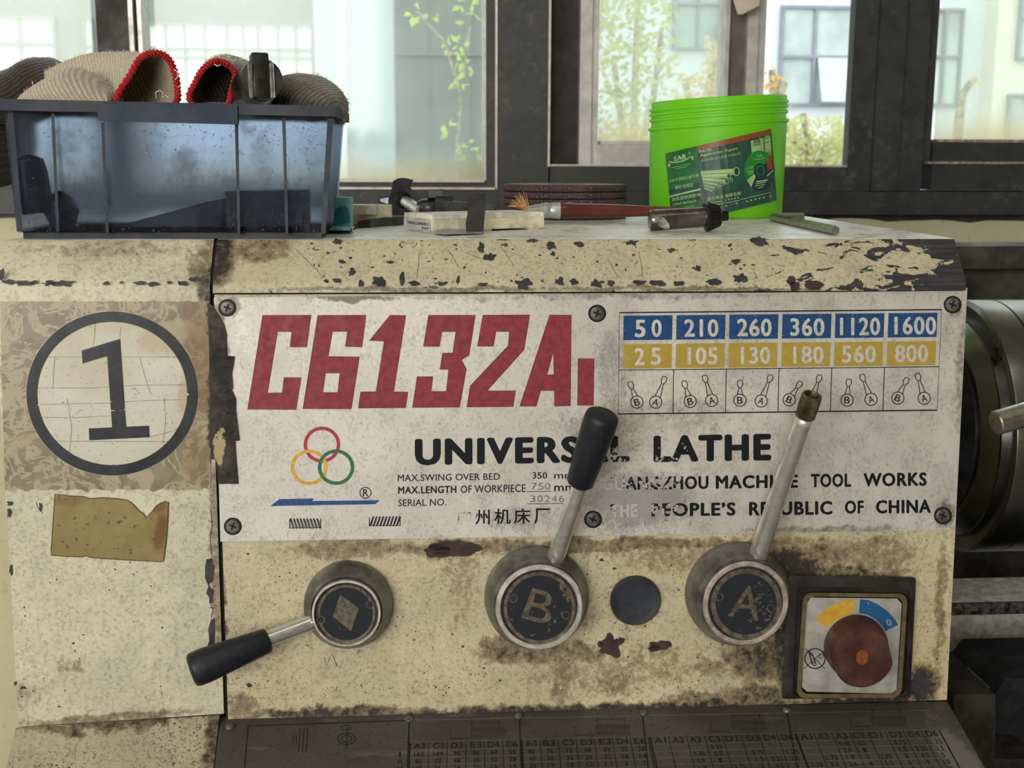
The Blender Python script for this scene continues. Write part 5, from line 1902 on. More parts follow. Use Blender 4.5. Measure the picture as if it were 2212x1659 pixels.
# ---- gloves
def knit(name, a, b, rib=120, ang=.55, fuzz=.35, wob=.0):
    t = NT(name)
    v = t.scaled(1, 1, 1, rot=(0, ang, 0.25))
    w = t.n('TexWave', wave_type='BANDS', bands_direction='X')
    t.put(w.inputs['Vector'], v)
    w.inputs['Scale'].default_value = rib
    w.inputs['Distortion'].default_value = 1.6
    w.inputs['Detail'].default_value = 3
    w.inputs['Detail Scale'].default_value = 1.6
    w2 = t.n('TexWave', wave_type='BANDS', bands_direction='Z')
    t.put(w2.inputs['Vector'], v)
    w2.inputs['Scale'].default_value = rib * 1.5
    w2.inputs['Distortion'].default_value = 3
    hgt = t.math('MULTIPLY_ADD', w2.outputs['Fac'], .5, w.outputs['Fac'])
    c = t.mix(t.math('MULTIPLY', t.step(w.outputs['Fac'], .15, .85), t.step(t.noise(260, 3, .6), .3, .6, .35, 1.0)), a, b)
    c = t.mix(t.math('MULTIPLY', t.step(t.noise(16, 4, .6), .5, .75), .45), c, tuple(k * .6 for k in a))
    p = t.n('BsdfPrincipled')
    t.put(p.inputs['Base Color'], c)
    p.inputs['Roughness'].default_value = .95
    p.inputs['Specular IOR Level'].default_value = .1
    p.inputs['Sheen Weight'].default_value = fuzz
    p.inputs['Sheen Roughness'].default_value = .5
    t.put(p.inputs['Normal'], t.bump(hgt, .45, .0008))
    return t.done(p.outputs[0])


M_knit = knit('beige_cotton_knit', (0.40, 0.345, 0.27), (0.56, 0.495, 0.40), 115)
M_knit_dark = knit('grimy_dark_knit', (0.036, 0.030, 0.024), (0.075, 0.062, 0.05), 110, -.7)
M_knit_grey = knit('grimy_grey_brown_knit', (0.13, 0.11, 0.088), (0.26, 0.225, 0.18), 110, -.8)
M_cuff = knit('red_overlocked_cuff', (0.30, 0.008, 0.012), (0.62, 0.03, 0.035), 160, .9, .2)
M_lining = knit('brown_glove_lining', (0.30, 0.23, 0.15), (0.50, 0.40, 0.27), 125, .3)
M_fuzz = simple('loose_cotton_fibre', (0.72, 0.66, 0.55), .9, 0, .1, 50)


def blob_glove(rings, seg=44, seed=1, bump_amp=.004, cap0=False, cap1=True, freq=18):
    """rings: (centre, half-axis u, half-axis v)"""
    out = []
    for (c, u, v) in rings:
        c, u, v = Vector(c), Vector(u), Vector(v)
        r_ = []
        for i in range(seg):
            a = 2 * pi * i / seg
            p = c + u * cos(a) + v * sin(a)
            d = (p - c).normalized()
            p = p + d * (noise.noise(p * freq + Vector((seed, 0, 0))) * bump_amp + noise.noise(p * freq * 3 + Vector((0, seed, 0))) * bump_amp * .35)
            r_.append(p)
        out.append(r_)
    return out


def refine(rings, k=4):
    """Catmull-Rom resampling of (centre, u, v) rings"""
    R = [(Vector(a), Vector(b), Vector(c)) for a, b, c in rings]
    out = []
    for i in range(len(R) - 1):
        p0, p1, p2, p3 = R[max(i - 1, 0)], R[i], R[i + 1], R[min(i + 2, len(R) - 1)]
        for s_ in range(k):
            t_ = s_ / k
            out.append(tuple(.5 * (2 * b + (c - a) * t_ + (2 * a - 5 * b + 4 * c - d) * t_ ** 2 + (3 * b - a - 3 * c + d) * t_ ** 3) for a, b, c, d in zip(p0, p1, p2, p3)))
    out.append(R[-1])
    return out


def fuzz(mesh_rings, n, length, seed, parent, mat, up=0.0):
    rnd_ = random.Random(seed)
    mb = MB()
    for _ in range(n):
        k = rnd_.randrange(len(mesh_rings))
        i = rnd_.randrange(len(mesh_rings[k]))
        p = mesh_rings[k][i]
        c = sum(mesh_rings[k], Vector()) / len(mesh_rings[k])
        d = (p - c).normalized()
        if d.z < up:
            continue
        e = (d + Vector((rnd_.uniform(-1, 1), rnd_.uniform(-1, 1), rnd_.uniform(-1, 1))) * .9).normalized()
        l = length * rnd_.uniform(.4, 1.2)
        sd = e.orthogonal().normalized() * .00016
        q = p - d * .0008
        m_ = q + e * l * .6
        x_ = q + (e + Vector((rnd_.uniform(-1, 1), rnd_.uniform(-1, 1), rnd_.uniform(-1, 1))) * .5).normalized() * l
        mb.add([q - sd, q + sd, m_ + sd * .8, x_, m_ - sd * .8], [(0, 1, 2, 3, 4)])
    o = mb.build('fuzz', mat, parent, smooth=0, recalc=False)
    o['kind'] = 'stuff'
    return o


def P3(px, py, dy):
    return AtY(px, py, YBF + dy * .72)


q_ = mpp(P3(300, 170, .07))


def cuff_loop(path, w, seg=10, seed=0):
    """a thick stitched edge following a loop of pixel points with depth"""
    pts = [P3(*p) for p in path]
    R = []
    n_ = len(pts)
    for i in range(n_):
        p0, p1, p2, p3 = pts[(i - 1) % n_], pts[i], pts[(i + 1) % n_], pts[(i + 2) % n_]
        for s_ in range(14):
            t_ = s_ / 14
            R.append(.5 * (2 * p1 + (p2 - p0) * t_ + (2 * p0 - 5 * p1 + 4 * p2 - p3) * t_ ** 2 + (3 * p1 - p0 - 3 * p2 + p3) * t_ ** 3))
    radii = [w * (1 + .22 * sin(i * 1.9) + .16 * noise.noise(Vector((i * .7, seed, 0)))) for i in range(len(R) + 1)]
    return R, radii


def cuffed_glove(name, label, cuff_path, depth_pts, mats, seed, w=4.6, group=None, fz=900):
    loop, radii = cuff_loop(cuff_path, w * 1.45 * q_, seed=seed)
    for p in loop:
        p.z = max(p.z, zt_at(p.x) - .004)
    base = sum(loop, Vector()) / len(loop)
    o = thing(name, (base.x, base.y, base.z - .04), label, 'glove', group)
    n_ = len(loop)
    rings = [loop]
    for (cx, cy, dy, k) in depth_pts:
        c = P3(cx, cy, dy)
        if isinstance(k, tuple):
            kx, kz = k
        else:
            kx = kz = k
        r_ = []
        for p in loop:
            d = p - base
            v = c + Vector((d.x * kx, d.y, d.z * kz))
            v += Vector((0, 0, 1)) * noise.noise(v * 16 + Vector((seed, 0, 0))) * .006 + Vector((1, 0, 0)) * noise.noise(v * 12 + Vector((0, seed, 0))) * .004
            r_.append(v)
        rings.append(r_)
    # smooth interpolation between the rings
    fine = []
    for i in range(len(rings) - 1):
        a, b, c, d = rings[max(i - 1, 0)], rings[i], rings[i + 1], rings[min(i + 2, len(rings) - 1)]
        for s_ in range(5):
            t_ = s_ / 5
            fine.append([.5 * (2 * p1 + (p2 - p0) * t_ + (2 * p0 - 5 * p1 + 4 * p2 - p3) * t_ ** 2 + (3 * p1 - p0 - 3 * p2 + p3) * t_ ** 3) for p0, p1, p2, p3 in zip(a, b, c, d)])
    fine.append(rings[-1])
    for r_ in fine:
        for p in r_:
            p.z = max(p.z, zt_at(p.x) - .005 + .002 * noise.noise(p * 40))
    MB().loft(fine, False, True).build('glove_body', mats[0], o, smooth=80)
    inner = [[p + (sum(r_, Vector()) / n_ - p) * .06 for p in r_] for r_ in fine[:11]]
    MB().loft(inner, False, True).build('lining', mats[2], o, smooth=80)
    mb = MB()
    mb.pipe(loop + [loop[0]], 0, 9, radii=radii)
    mb.build('cuff', mats[1], o, smooth=80)
    if fz:
        fuzz(fine[2:], fz, .004, seed, o, M_fuzz, .1)
    return o


# beige glove with its red cuff opening towards the front
g1 = cuffed_glove('cotton_glove', 'beige knitted glove with the larger red cuff, heaped over the left of the bin',
                  [(252, 214, .030), (280, 165, .030), (302, 128, .032), (328, 115, .035), (358, 122, .042), (376, 152, .048), (383, 190, .050), (378, 225, .050), (330, 262, .045), (268, 258, .035)],
                  [(300, 172, .065, (1.0, 1.0)), (255, 172, .095, (1.25, 1.05)), (195, 178, .115, (1.4, 1.0)), (135, 196, .125, (1.3, .92)), (85, 216, .125, (1.0, .72)), (50, 234, .12, (.5, .42))],
                  (M_knit, M_cuff, M_lining), 3, 5.0, None, 2600)
ring_f = refine([(P3(252, 236, .045), Vector((.001, .02, 0)), Vector((0, 0, .012))), (P3(225, 222, .05), Vector((.004, .025, 0)), Vector((0, 0, .018))), (P3(165, 212, .05), Vector((.004, .03, 0)), Vector((.003, 0, .0235))),
                 (P3(105, 216, .052), Vector((.004, .03, 0)), Vector((.008, 0, .018))), (P3(60, 226, .055), Vector((.002, .022, 0)), Vector((.004, 0, .010))), (P3(36, 232, .058), Vector((.001, .008, 0)), Vector((0, 0, .003)))], 5)
fold = blob_glove(ring_f, 40, 9, .003)
for r_ in fold:
    for p in r_:
        p.z = max(p.z, zt_at(p.x) - .003)
MB().loft(fold, True, True).build('thumb_fold', M_knit, g1, smooth=80)
fuzz(fold, 900, .004, 21, g1, M_fuzz, .1)
mb = MB()
for pts in ([(338, 212, .03), (336, 200, .029), (345, 195, .028), (352, 200, .028), (350, 210, .029), (358, 206, .03), (364, 212, .03)], [(376, 150, .045), (384, 156, .043), (383, 168, .044), (378, 172, .045)], [(384, 188, .045), (392, 186, .044)]):
    mb.pipe([P3(*p) for p in pts], .0004, 6)
mb.build('loose_thread', simple('white_thread', (0.75, 0.70, 0.66), .8, 0, .1, 50), g1)

g2 = cuffed_glove('cotton_glove', 'grey knitted glove with the smaller red cuff, next to the steel arbor in the bin',
                  [(410, 216, .030), (422, 178, .030), (440, 148, .032), (465, 132, .036), (492, 140, .044), (508, 160, .048), (500, 196, .05), (490, 230, .05), (450, 262, .04)],
                  [(470, 176, .065, (1.0, 1.0)), (492, 172, .10, (1.1, 1.05)), (518, 176, .13, (1.3, .98)), (548, 190, .15, (1.2, .8)), (580, 214, .16, (.7, .45))],
                  (knit('light_grey_knit', (0.29, 0.25, 0.195), (0.47, 0.42, 0.34), 115), M_cuff, knit('dark_glove_lining', (0.075, 0.06, 0.045), (0.18, 0.145, 0.10), 125, .3)), 6, 4.6, None, 1200)
mb = MB()
mb.pipe([P3(463, 139, .03), P3(470, 143, .029), P3(476, 140, .03)], .00045, 6)
mb.build('loose_thread', simple('white_stitch', (0.75, 0.70, 0.66), .8, 0, .1, 50), g2)

# grimy glove hanging down outside the left end of the bin
o = thing('work_glove', P3(-25, 400, .06), 'grimy dark glove hanging out over the left end of the bin', 'glove')
rg = blob_glove(refine([(P3(190, 250, .15), Vector((.01, .03, 0)), Vector((0, 0, .02))), (P3(120, 188, .15), Vector((.01, .035, 0)), Vector((-.006, 0, .023))), (P3(60, 204, .14), Vector((.008, .04, 0)), Vector((-.010, 0, .021))),
                        (P3(6, 222, .12), Vector((.006, .045, 0)), Vector((-.014, 0, .020))), (P3(-30, 255, .10), Vector((.020, .05, .006)), Vector((-.012, 0, .004))), (P3(-28, 325, .09), Vector((.0225, .05, 0)), Vector((-.008, 0, .0))),
                        (P3(-30, 380, .09), Vector((.018, .04, 0)), Vector((-.004, 0, .004))), (P3(-34, 402, .09), Vector((.006, .012, 0)), Vector((-.001, 0, .002)))], 5), 44, 14, .005)
# keep the hanging part thick
for r_ in rg:
    for p in r_:
        if p.x > xl_ + .004:
            p.z = max(p.z, zt_at(p.x) - .004)
MB().loft(rg, True, True).build('glove_body', M_knit_dark, o, smooth=80)
fuzz(rg, 1600, .004, 31, o, simple('dark_fibre', (0.16, 0.13, 0.10), .9, 0, .1, 50), -.2)

o = thing('work_glove', P3(660, 225, .12), 'grimy brown glove bulging over the right rim of the bin beside the steel arbor', 'glove')
rg = blob_glove(refine([(P3(600, 212, .10), Vector((.002, .03, 0)), Vector((0, 0, .012))), (P3(630, 208, .10), Vector((.004, .04, 0)), Vector((0, 0, .0165))), (P3(662, 212, .10), Vector((.004, .045, 0)), Vector((.004, 0, .0165))),
                        (P3(696, 220, .10), Vector((.004, .045, 0)), Vector((.007, 0, .0145))), (P3(722, 232, .10), Vector((.0, .04, 0)), Vector((.008, 0, .009))), (P3(731, 250, .10), Vector((.0, .03, 0)), Vector((.006, 0, .003))),
                        (P3(731, 266, .10), Vector((.0, .015, 0)), Vector((.003, 0, .0)))], 5), 44, 23, .004, freq=26)
MB().loft(rg, True, True).build('glove_body', M_knit_grey, o, smooth=80)
fuzz(rg, 1800, .0045, 37, o, simple('brown_fibre', (0.30, 0.26, 0.20), .9, 0, .1, 50), -.3)
# a bed of gloves filling the bin underneath
mb = MB()
gx = 24
gy = 12
top_ = []
for j in range(gy + 1):
    for i in range(gx + 1):
        x = bl.x + .006 + (br.x - bl.x - .012) * i / gx
        y = YBF + .008 + (BD - .016) * j / gy
        z = rimz(x) - .012 + noise.noise(Vector((x * 18, y * 18, 1))) * .010
        top_.append(Vector((x, y, z)))
fs_ = [(j * (gx + 1) + i, j * (gx + 1) + i + 1, (j + 1) * (gx + 1) + i + 1, (j + 1) * (gx + 1) + i) for j in range(gy) for i in range(gx)]
mb.add(top_, fs_)
mb.add([p - Vector((0, 0, .016)) for p in top_], fs_)
bd_ = None and mb.build('glove_pile', knit('dim_grey_knit', (0.17, 0.15, 0.12), (0.30, 0.27, 0.22)), None, 80, origin=(XM, YBF + BD / 2, zbt))
None and tag(bd_, 'heap of grey knitted gloves filling the top of the bin under the cuffed pair', 'gloves')


# ---- steel arbor with a driving tang, lying across the rim
ac = P3(566, 171, -.012)
qa = mpp(ac)
aax = (Vector((-.30, 1, -.10))).normalized()
ab = thing('tool_arbor', ac + aax * .05, 'black steel arbor with a slotted end, lying over the front rim of the bin', 'tool')
M_arbor = simple('blackened_arbor_steel', (0.085, 0.082, 0.085), .34, .7, .35, 60, .1)
R_ = 46.5 * qa
mb = MB().rev([(.0, R_ * .86), (.0, R_ * .95), (.003, R_), (.05, R_ * 1.02), (.08, R_ * .98), (.105, R_ * .98), (.107, R_ * .8)], ac, aax, 64)
mb.build('arbor_body', M_arbor, ab, smooth=35)
up_ = (Vector((0, 0, 1)) - aax * aax.z).normalized()
sd_ = aax.cross(up_).normalized()
mb = MB()
tw = 18.5 * qa
ty0, ty1 = -R_ * .88, R_ * 1.22
mb.rbox(ac + up_ * ((ty0 + ty1) / 2) + sd_ * (-2 * qa) + aax * .005, sd_ * tw, up_ * ((ty1 - ty0) / 2), aax * .0062, .0015, 2)
mb.build('tang', simple('dark_tang_steel', (0.035, 0.033, 0.033), .4, .5, .3, 90), ab, smooth=35)
mb = MB()
for s_ in (-1, 1):
    c_ = ac + sd_ * (s_ * (tw + 4.5 * qa) - 2 * qa) - aax * .0004 - up_ * (3 * qa)
    mb.rbox(c_, sd_ * 4.5 * qa, up_ * R_ * .82, aax * .0022, .0006, 1)
mb.build('drive_slot_lip', simple('bright_worn_edge', (0.40, 0.385, 0.37), .32, .8, .3, 120), ab, smooth=30)
hc = ac + up_ * (R_ * .12) - aax * .0015
mb = MB().rev([(0, .0021), (.0005, .0021)], hc, aax, 20)
mb.build('centre_hole', M_gap, ab)


# ================================================================== THINGS ON THE LATHE TOP
def T(px, py, z=0.0):
    return AtZ(px, py, ZT + z)


def zat(px, py, base):
    """height above the top of pixel py for something standing at base"""
    return AtY(px, py, base.y).z - ZT


X_, Z_ = Vector((1, 0, 0)), Vector((0, 0, 1))
# ---- teal angle block against the bin
b0, b1 = T(718, 505), T(757, 505)
qd = mpp(b0)
o = thing('angle_block', (b0 + b1) / 2, 'small teal painted angle block standing against the right side of the bin', 'block')
t = NT('chipped_teal_paint')
cc = t.mix(t.step(t.noise(160, 4, .7), .5, .6), (0.12, 0.52, 0.56), (0.44, 0.44, 0.43))
M_tealc = t.done(t.pbsdf(cc, .5))
M_teal = simple('deep_teal_paint', (0.015, 0.20, 0.26), .45, 0, .2, 120)
M_teal_lt = simple('light_turquoise_paint', (0.30, 0.75, 0.78), .5, 0, .3, 200)
hgt = zat(735, 432, b0 + Vector((0, .02, 0)))
zb_ = 8 * qd
mb = MB().rbox((b0 + b1) / 2 + Vector((-.002, .020, zb_ / 2 + .0025)), X_ * ((b1 - b0).length / 2 + .002), Vector((0, .020, 0)), Z_ * zb_ / 2, .0006, 1)
mb.build('base_flange', M_teal_lt, o, smooth=20)
mb = MB().box((b0.x - .001, b0.y + .003, ZT), (b1.x - .001, b0.y + .036, ZT + .0026))
mb.build('magnet_pad', M_gap, o, smooth=0)
mb = MB().rbox(Vector(((b0.x + b1.x) / 2, b0.y + .028, ZT + zb_ + .002 + (hgt - zb_) / 2)), X_ * (b1 - b0).length / 2, Vector((0, .011, 0)), Z_ * (hgt - zb_) / 2, .0008, 1)
mb.build('upright', M_tealc, o, smooth=20)
yfc = b0.y + .0165
mb = MB()
S = Plane((0, yfc, 0), (0, -1, 0))
arch = [(720, 484), (755, 482), (755, 462), (753, 453), (748, 447), (738, 445), (729, 448), (723, 456), (720, 466)]
mb.prism([S(x, y, 0) for x, y in arch], [S(x, y, .0006) for x, y in arch])
mb.build('painted_panel', M_teal, o, smooth=0)

# ---- two long insert boxes
M_box = simple('yellowed_white_plastic', (0.74, 0.68, 0.50), .5, 0, .22, 60)
M_boxlid = simple('dusty_box_lid', (0.78, 0.74, 0.65), .6, 0, .2, 90)
pB = [T(756, 486, .001), T(842, 484, .001)]
zz = zat(800, 447, pB[0])
mb = MB().rbox((pB[0] + pB[1]) / 2 + Vector((0, .016, zz / 2)), X_ * (pB[1] - pB[0]).length / 2, Vector((0, .016, 0)), Z_ * zz / 2, .001, 2)
bx = thing('insert_box', (pB[0] + pB[1]) / 2 + Vector((0, .016, 0)), 'cream plastic insert box lying between the teal block and the lobed knob', 'box')
mb.build('case', M_box, bx, smooth=30)
mb = MB().box((pB[0].x + .001, pB[0].y - .0006, ZT + zz * .62), (pB[0].x + (pB[1] - pB[0]).length * .62, pB[0].y + .03, ZT + zz * 1.03 + .001))
mb.build('lid', M_boxlid, bx, smooth=0)

nA = T(935, 503)                               # near corner of the labelled box
eA, eB = T(875, 497), T(1175, 495)
ex_ = (eB - nA)
ex_.z = 0
Lb = ex_.length
ex_.normalize()
ey_ = Vector((-ex_.y, ex_.x, 0))
if ey_.y < 0:
    ey_ = -ey_
# the end face leads from the near corner back to eA
dA = (eA - nA)
dA.z = 0
hb_ = zat(935, 466, nA)
en = dA.normalized()
Wb = dA.length
print('box', Lb, Wb, hb_, ex_, en)
cB = [nA, nA + ex_ * Lb, nA + ex_ * Lb + en * Wb, nA + en * Wb]
bx = thing('insert_box', sum(cB, Vector()) / 4, 'long cream insert box with a printed end label, in front of the lobed knob', 'box')
mb = MB()
lo, hi = .0016, hb_
mb.box8([c + Z_ * lo for c in cB] + [c + Z_ * hi for c in cB])
for c_, s_ in ((.02, .12), (.38, .14), (.86, .10)):
    a = nA + ex_ * Lb * c_ + en * .001
    mb.box8([a, a + ex_ * Lb * s_, a + ex_ * Lb * s_ + en * (Wb - .002), a + en * (Wb - .002), a + Z_ * lo, a + ex_ * Lb * s_ + Z_ * lo, a + ex_ * Lb * s_ + en * (Wb - .002) + Z_ * lo, a + en * (Wb - .002) + Z_ * lo])
mb.build('case', M_box, bx, smooth=0)
mb = MB()
a = nA + Z_ * (hi - .0001)
g_ = .0006
tp = [nA - ex_ * g_, nA + ex_ * (Lb * .99), nA + ex_ * Lb * .99 + en * Wb, nA - ex_ * g_ + en * Wb]
mb.box8([c + Z_ * (hi * .80) + (Vector((0, -g_, 0)) if i < 2 else Vector()) for i, c in enumerate(tp)] + [c + Z_ * (hi + .001) + (Vector((0, -g_, 0)) if i < 2 else Vector()) for i, c in enumerate(tp)])
mb.build('lid', M_boxlid, bx, smooth=0)
SE = Plane(nA, en.cross(Z_))
mb = MB().poly(SE, [(877, 474), (929, 479), (929, 499), (877, 494)], .0008, 0)
mb.text(SE, 'TNMG160404R-S', [(879.5, 477), (926, 481.5), (926, 488), (879.5, 483.5)], .001, 1, .02)
mb.text(SE, 'PVP', [(911, 490), (926, 491.5), (926, 497.5), (911, 496)], .001, 1, .02)
mb.build('end_label', [simple('grey_label', (0.52, 0.53, 0.52), .5, 0, .1, 100), M_line_ink], bx, smooth=0)

# ---- black curled strips
M_strip = simple('black_rubber_strip', (0.022, 0.020, 0.021), .55, 0, .25, 120, .2)
pts_ = [(762, 498), (774, 493), (800, 492), (830, 489), (860, 487), (872, 486)]
mb = MB()
f_, bk2 = [], []
for i, (x, y) in enumerate(pts_):
    p = T(x, y)
    zz = [.0008, .006, .0072, .0078, .0078, .0075][i]
    f_.append([p, p + Vector((0, .006, zz)), p + Vector((0, .0068, zz - .0009)), p + Vector((0, .001, -.0))])
mb.loft(f_, True, True)
tag(mb.build('rubber_strip', M_strip, None, 30, origin=T(820, 494)), 'black curled rubber strip lying flat in front of the cream insert box', 'strip')
a = T(1008, 503)
cA, cBt = T(1006, 505), T(1047, 505)
zt = AtY(1030, 417, cA.y + .001).z - ZT
S = Plane((0, cA.y, 0), (0, -1, 0))
o = thing('bent_strip', (cA + cBt) / 2, 'bent black strip standing upright in front of the labelled insert box', 'strip')
outl = [(1007, 505), (1006, 480), (1010, 460), (1011, 436), (1013, 417), (1017, 418), (1050, 417), (1049, 440), (1047, 470), (1045, 490), (1043, 506)]
mb = MB().prism([S(x, y, 0) for x, y in outl], [S(x, y, .0012) for x, y in outl])
for v in mb.v:
    v.z = max(v.z, ZT + .0002)
mb.build('upright_flap', M_strip, o, smooth=0)
ft = [T(937, 506.5, .0002), T(962, 510, .0002), T(1042, 506, .0002), T(1042, 500, .0002), T(990, 498, .0002), T(952, 499, .0002)]
mb = MB()
hts = [.0005, .001, .0006, .0006, .003, .002]
mb.prism([p + Z_ * h_ for p, h_ in zip(ft, hts)], [p + Z_ * (h_ + .001) for p, h_ in zip(ft, hts)])
mb.build('foot_flap', simple('grey_backing_side', (0.34, 0.32, 0.32), .4, .1, .2, 120), o, smooth=0)

# ---- lobed knob with a bright stem
kb = T(862, 476, .001)
YK = kb.y + .022
S = Plane((0, YK, 0), (-.10, -1, .06))
o = thing('lobed_knob', (AtY(860, 470, YK).x, YK, ZT), 'black three-lobed knob with a bright round stem, lying behind the labelled insert box', 'knob')
M_knobk = simple('satin_black_knob', (0.028, 0.026, 0.029), .38, .2, .25, 60)
lob = [(849, 391), (858, 386), (868, 384), (880, 385), (893, 389), (890, 396), (886, 404), (890, 409), (900, 418), (914, 430), (908, 442), (905, 460), (890, 470), (872, 476), (842, 476), (841, 462), (840, 446), (838, 444), (822, 438), (817, 431), (822, 427), (838, 424), (843, 424), (846, 408)]
mb = MB().prism([S(x, y, -.007) for x, y in lob], [S(x, y, 0) for x, y in lob])
for v in mb.v:
    v.z = max(v.z, ZT + .0005)
mb.build('lobed_head', M_knobk, o, smooth=25)
mb = MB().prism([S(x, y, .0002) for x, y in [(819, 431), (823, 428.5), (840, 425.5), (840, 440), (836, 441), (823, 436.5)]], [S(x, y, .0008) for x, y in [(820, 431), (824, 429), (839, 426.5), (839, 439), (836, 440), (824, 436)]])
mb.build('worn_lobe_face', M_steel_lt, o, smooth=0)
sA, sB = S(869, 431, 0), S(905, 466, .03)
sB.z = max(sB.z, ZT + .008)
sx = (sB - sA).normalized()
qk = mpp(sA)
mb = MB().rev([(0, 18 * qk), (.004, 17.5 * qk), (.006, 15 * qk)], sA, sx, 36)
mb.build('hub', M_knobk, o, smooth=30)
mb = MB().rev([(0, 12 * qk), ((sB - sA).length, 12.5 * qk), ((sB - sA).length + .0006, 10 * qk)], sA + sx * .004, sx, 36)
mb.build('stem', simple('bright_turned_stem', (0.55, 0.54, 0.51), .33, .75, .15, 120), o, smooth=40)

# ---- dark tool holder further back
pt0 = T(940, 478, .001)
YH = T(1000, 474).y + .03
S = Plane((0, YH, 0), (0, -1, 0))
o = thing('tool_holder', (AtY(980, 460, YH).x, YH, ZT), 'dark steel tool holder with a clamp block, behind the labelled insert box and bent strip', 'tool')
M_th = simple('blued_tool_steel', (0.085, 0.084, 0.086), .36, .6, .25, 50)
qh = mpp(AtY(980, 450, YH))
zc_ = AtY(980, 452, YH).z
l0, l1 = AtY(940, 450, YH), AtY(1062, 450, YH)
hz = max(.004, (AtY(980, 434, YH).z - ZT) / 2)
mb = MB()
c_ = Vector(((l0.x + l1.x) / 2, YH + .008, ZT + hz + .0003))
mb.box8([(l0.x, YH, ZT + .0004), (l1.x, YH + .004, ZT + .0004), (l1.x, YH + .02, ZT + .0004), (l0.x, YH + .02, ZT + .0004), (l0.x, YH, ZT + hz * 2 + .001), (l1.x, YH + .004, ZT + hz * 1.55), (l1.x, YH + .02, ZT + hz * 1.55), (l0.x, YH + .02, ZT + hz * 2 + .001)])
mb.build('shank', M_th, o, smooth=0)
hA = Vector((AtY(900, 450, YH).x, YH + .010, ZT + hz * 1.15))
mb = MB().rev([(0, hz * .75), (.006, hz * 1.05), (.012, hz * 1.1), ((l0.x - hA.x), hz * 1.12), ((l0.x - hA.x) + .004, hz * .9)], hA, X_, 32)
mb.build('round_end', M_th, o, smooth=30)
cA2, cB2 = AtY(940, 424, YH), AtY(977, 436, YH)
mb = MB().rbox(((cA2.x + cB2.x) / 2, YH + .010, (cA2.z + cB2.z) / 2), X_ * (cB2.x - cA2.x) / 2, Vector((0, .008, 0)), Z_ * abs(cA2.z - cB2.z) * .55, .0006, 1)
mb.build('clamp_block', simple('black_clamp_steel', (0.03, 0.03, 0.032), .4, .5, .2, 60), o, smooth=20)
cA2, cB2 = AtY(923, 411, YH), AtY(961, 427, YH)
mb = MB().rbox(((cA2.x + cB2.x) / 2, YH + .010, (cA2.z + cB2.z) / 2), X_ * (cB2.x - cA2.x) / 2, Vector((0, .008, 0)), Z_ * abs(cA2.z - cB2.z) * .62, .0008, 2)
mb.build('clamp_screw_head', M_th, o, smooth=20)
eA2 = AtY(1062, 442, YH)
mb = MB().rev([(0, .004), (.004, .004), (.005, .003)], Vector((l1.x - .001, YH + .011, ZT + hz * 1.0)), X_, 20)
mb.build('end_stud', M_th, o)

# ---- stack of grinding discs
# rim of the stack: 1085..1352 px wide
dz = T(1220, 476)
DR = None
for _ in range(6):
    yy = dz.y + (DR or .05)
    DR = (AtY(1352, 440, yy).x - AtY(1086, 440, yy).x) / 2
yc_ = dz.y + DR
dcx = (AtY(1352, 440, yc_).x + AtY(1086, 440, yc_).x) / 2
ztop_ = AtY(1220, 397.5, yc_).z - ZT
nD = 5
dh = ztop_ / nD
print('discs', DR, yc_, ztop_, dh)


def disc_mat():
    t = NT('maroon_abrasive')
    c = t.mix(t.step(t.noise(30, 4), .3, .7), (0.045, 0.024, 0.030), (0.085, 0.046, 0.054))
    c = t.mix(t.step(t.noise(900, 2, .6), .55, .68), c, (0.26, 0.19, 0.20))
    return t.done(t.pbsdf(c, .75, 0, t.bump(t.noise(700, 3, .7), .6, .0008), .3))


M_disc = disc_mat()
M_weave = simple('pink_mesh_face', (0.40, 0.26, 0.27), .8, 0, .35, 700, .5)
order = ['topmost', 'second from the top', 'middle', 'second from the bottom', 'lowest']
for i in range(nD):
    k = nD - 1 - i
    rnd_ = random.Random(40 + i)
    cx_, cy_ = dcx + rnd_.uniform(-.0008, .0008), yc_ + rnd_.uniform(-.0008, .0008)
    z0_ = ZT + k * dh
    lbl = ['maroon grinding disc with the pink upper face, topmost of the stack beside the green tub', 'maroon grinding disc just under the topmost one of the stack',
           'maroon grinding disc in the middle of the stack, third from the top', 'maroon grinding disc of the stack, second from the lathe top', 'lowest maroon grinding disc of the stack, lying on the lathe top'][i]
    o = thing('grinding_disc', (cx_, cy_, z0_), lbl, 'grinding disc', 'stacked grinding discs')
    mb = MB()
    seg = 180
    rings = []
    for t_, r_ in ((0.0002, .96), (.0006, .995), (dh * .5, 1.0), (dh - .0009, .995), (dh - .0003, .965), (dh - .0003, .2), (.0002, .2)):
        rings.append([Vector((cx_ + cos(2 * pi * s_ / seg) * DR * r_ * (1 + (.004 * noise.noise(Vector((s_ * .9, k * 7, t_ * 400)))) * (r_ > .5)), cy_ + sin(2 * pi * s_ / seg) * DR * r_, z0_ + t_ + .0006 * noise.noise(Vector((s_ * .12, k, 0))) * (0 < i) * 0)) for s_ in range(seg)])
    rings.append(rings[0])
    mb.loft(rings, False, False)
    mb.build('abrasive_wheel', M_disc, o, smooth=40)
    if i == 0:
        mb = MB()
        a_ = [[Vector((cx_ + cos(2 * pi * s_ / seg) * DR * r_, cy_ + sin(2 * pi * s_ / seg) * DR * r_, z0_ + dh - .0001)) for s_ in range(seg)] for r_ in (.975, .3)]
        mb.loft(a_, False, False)
        mb.build('mesh_face', M_weave, o, smooth=0)

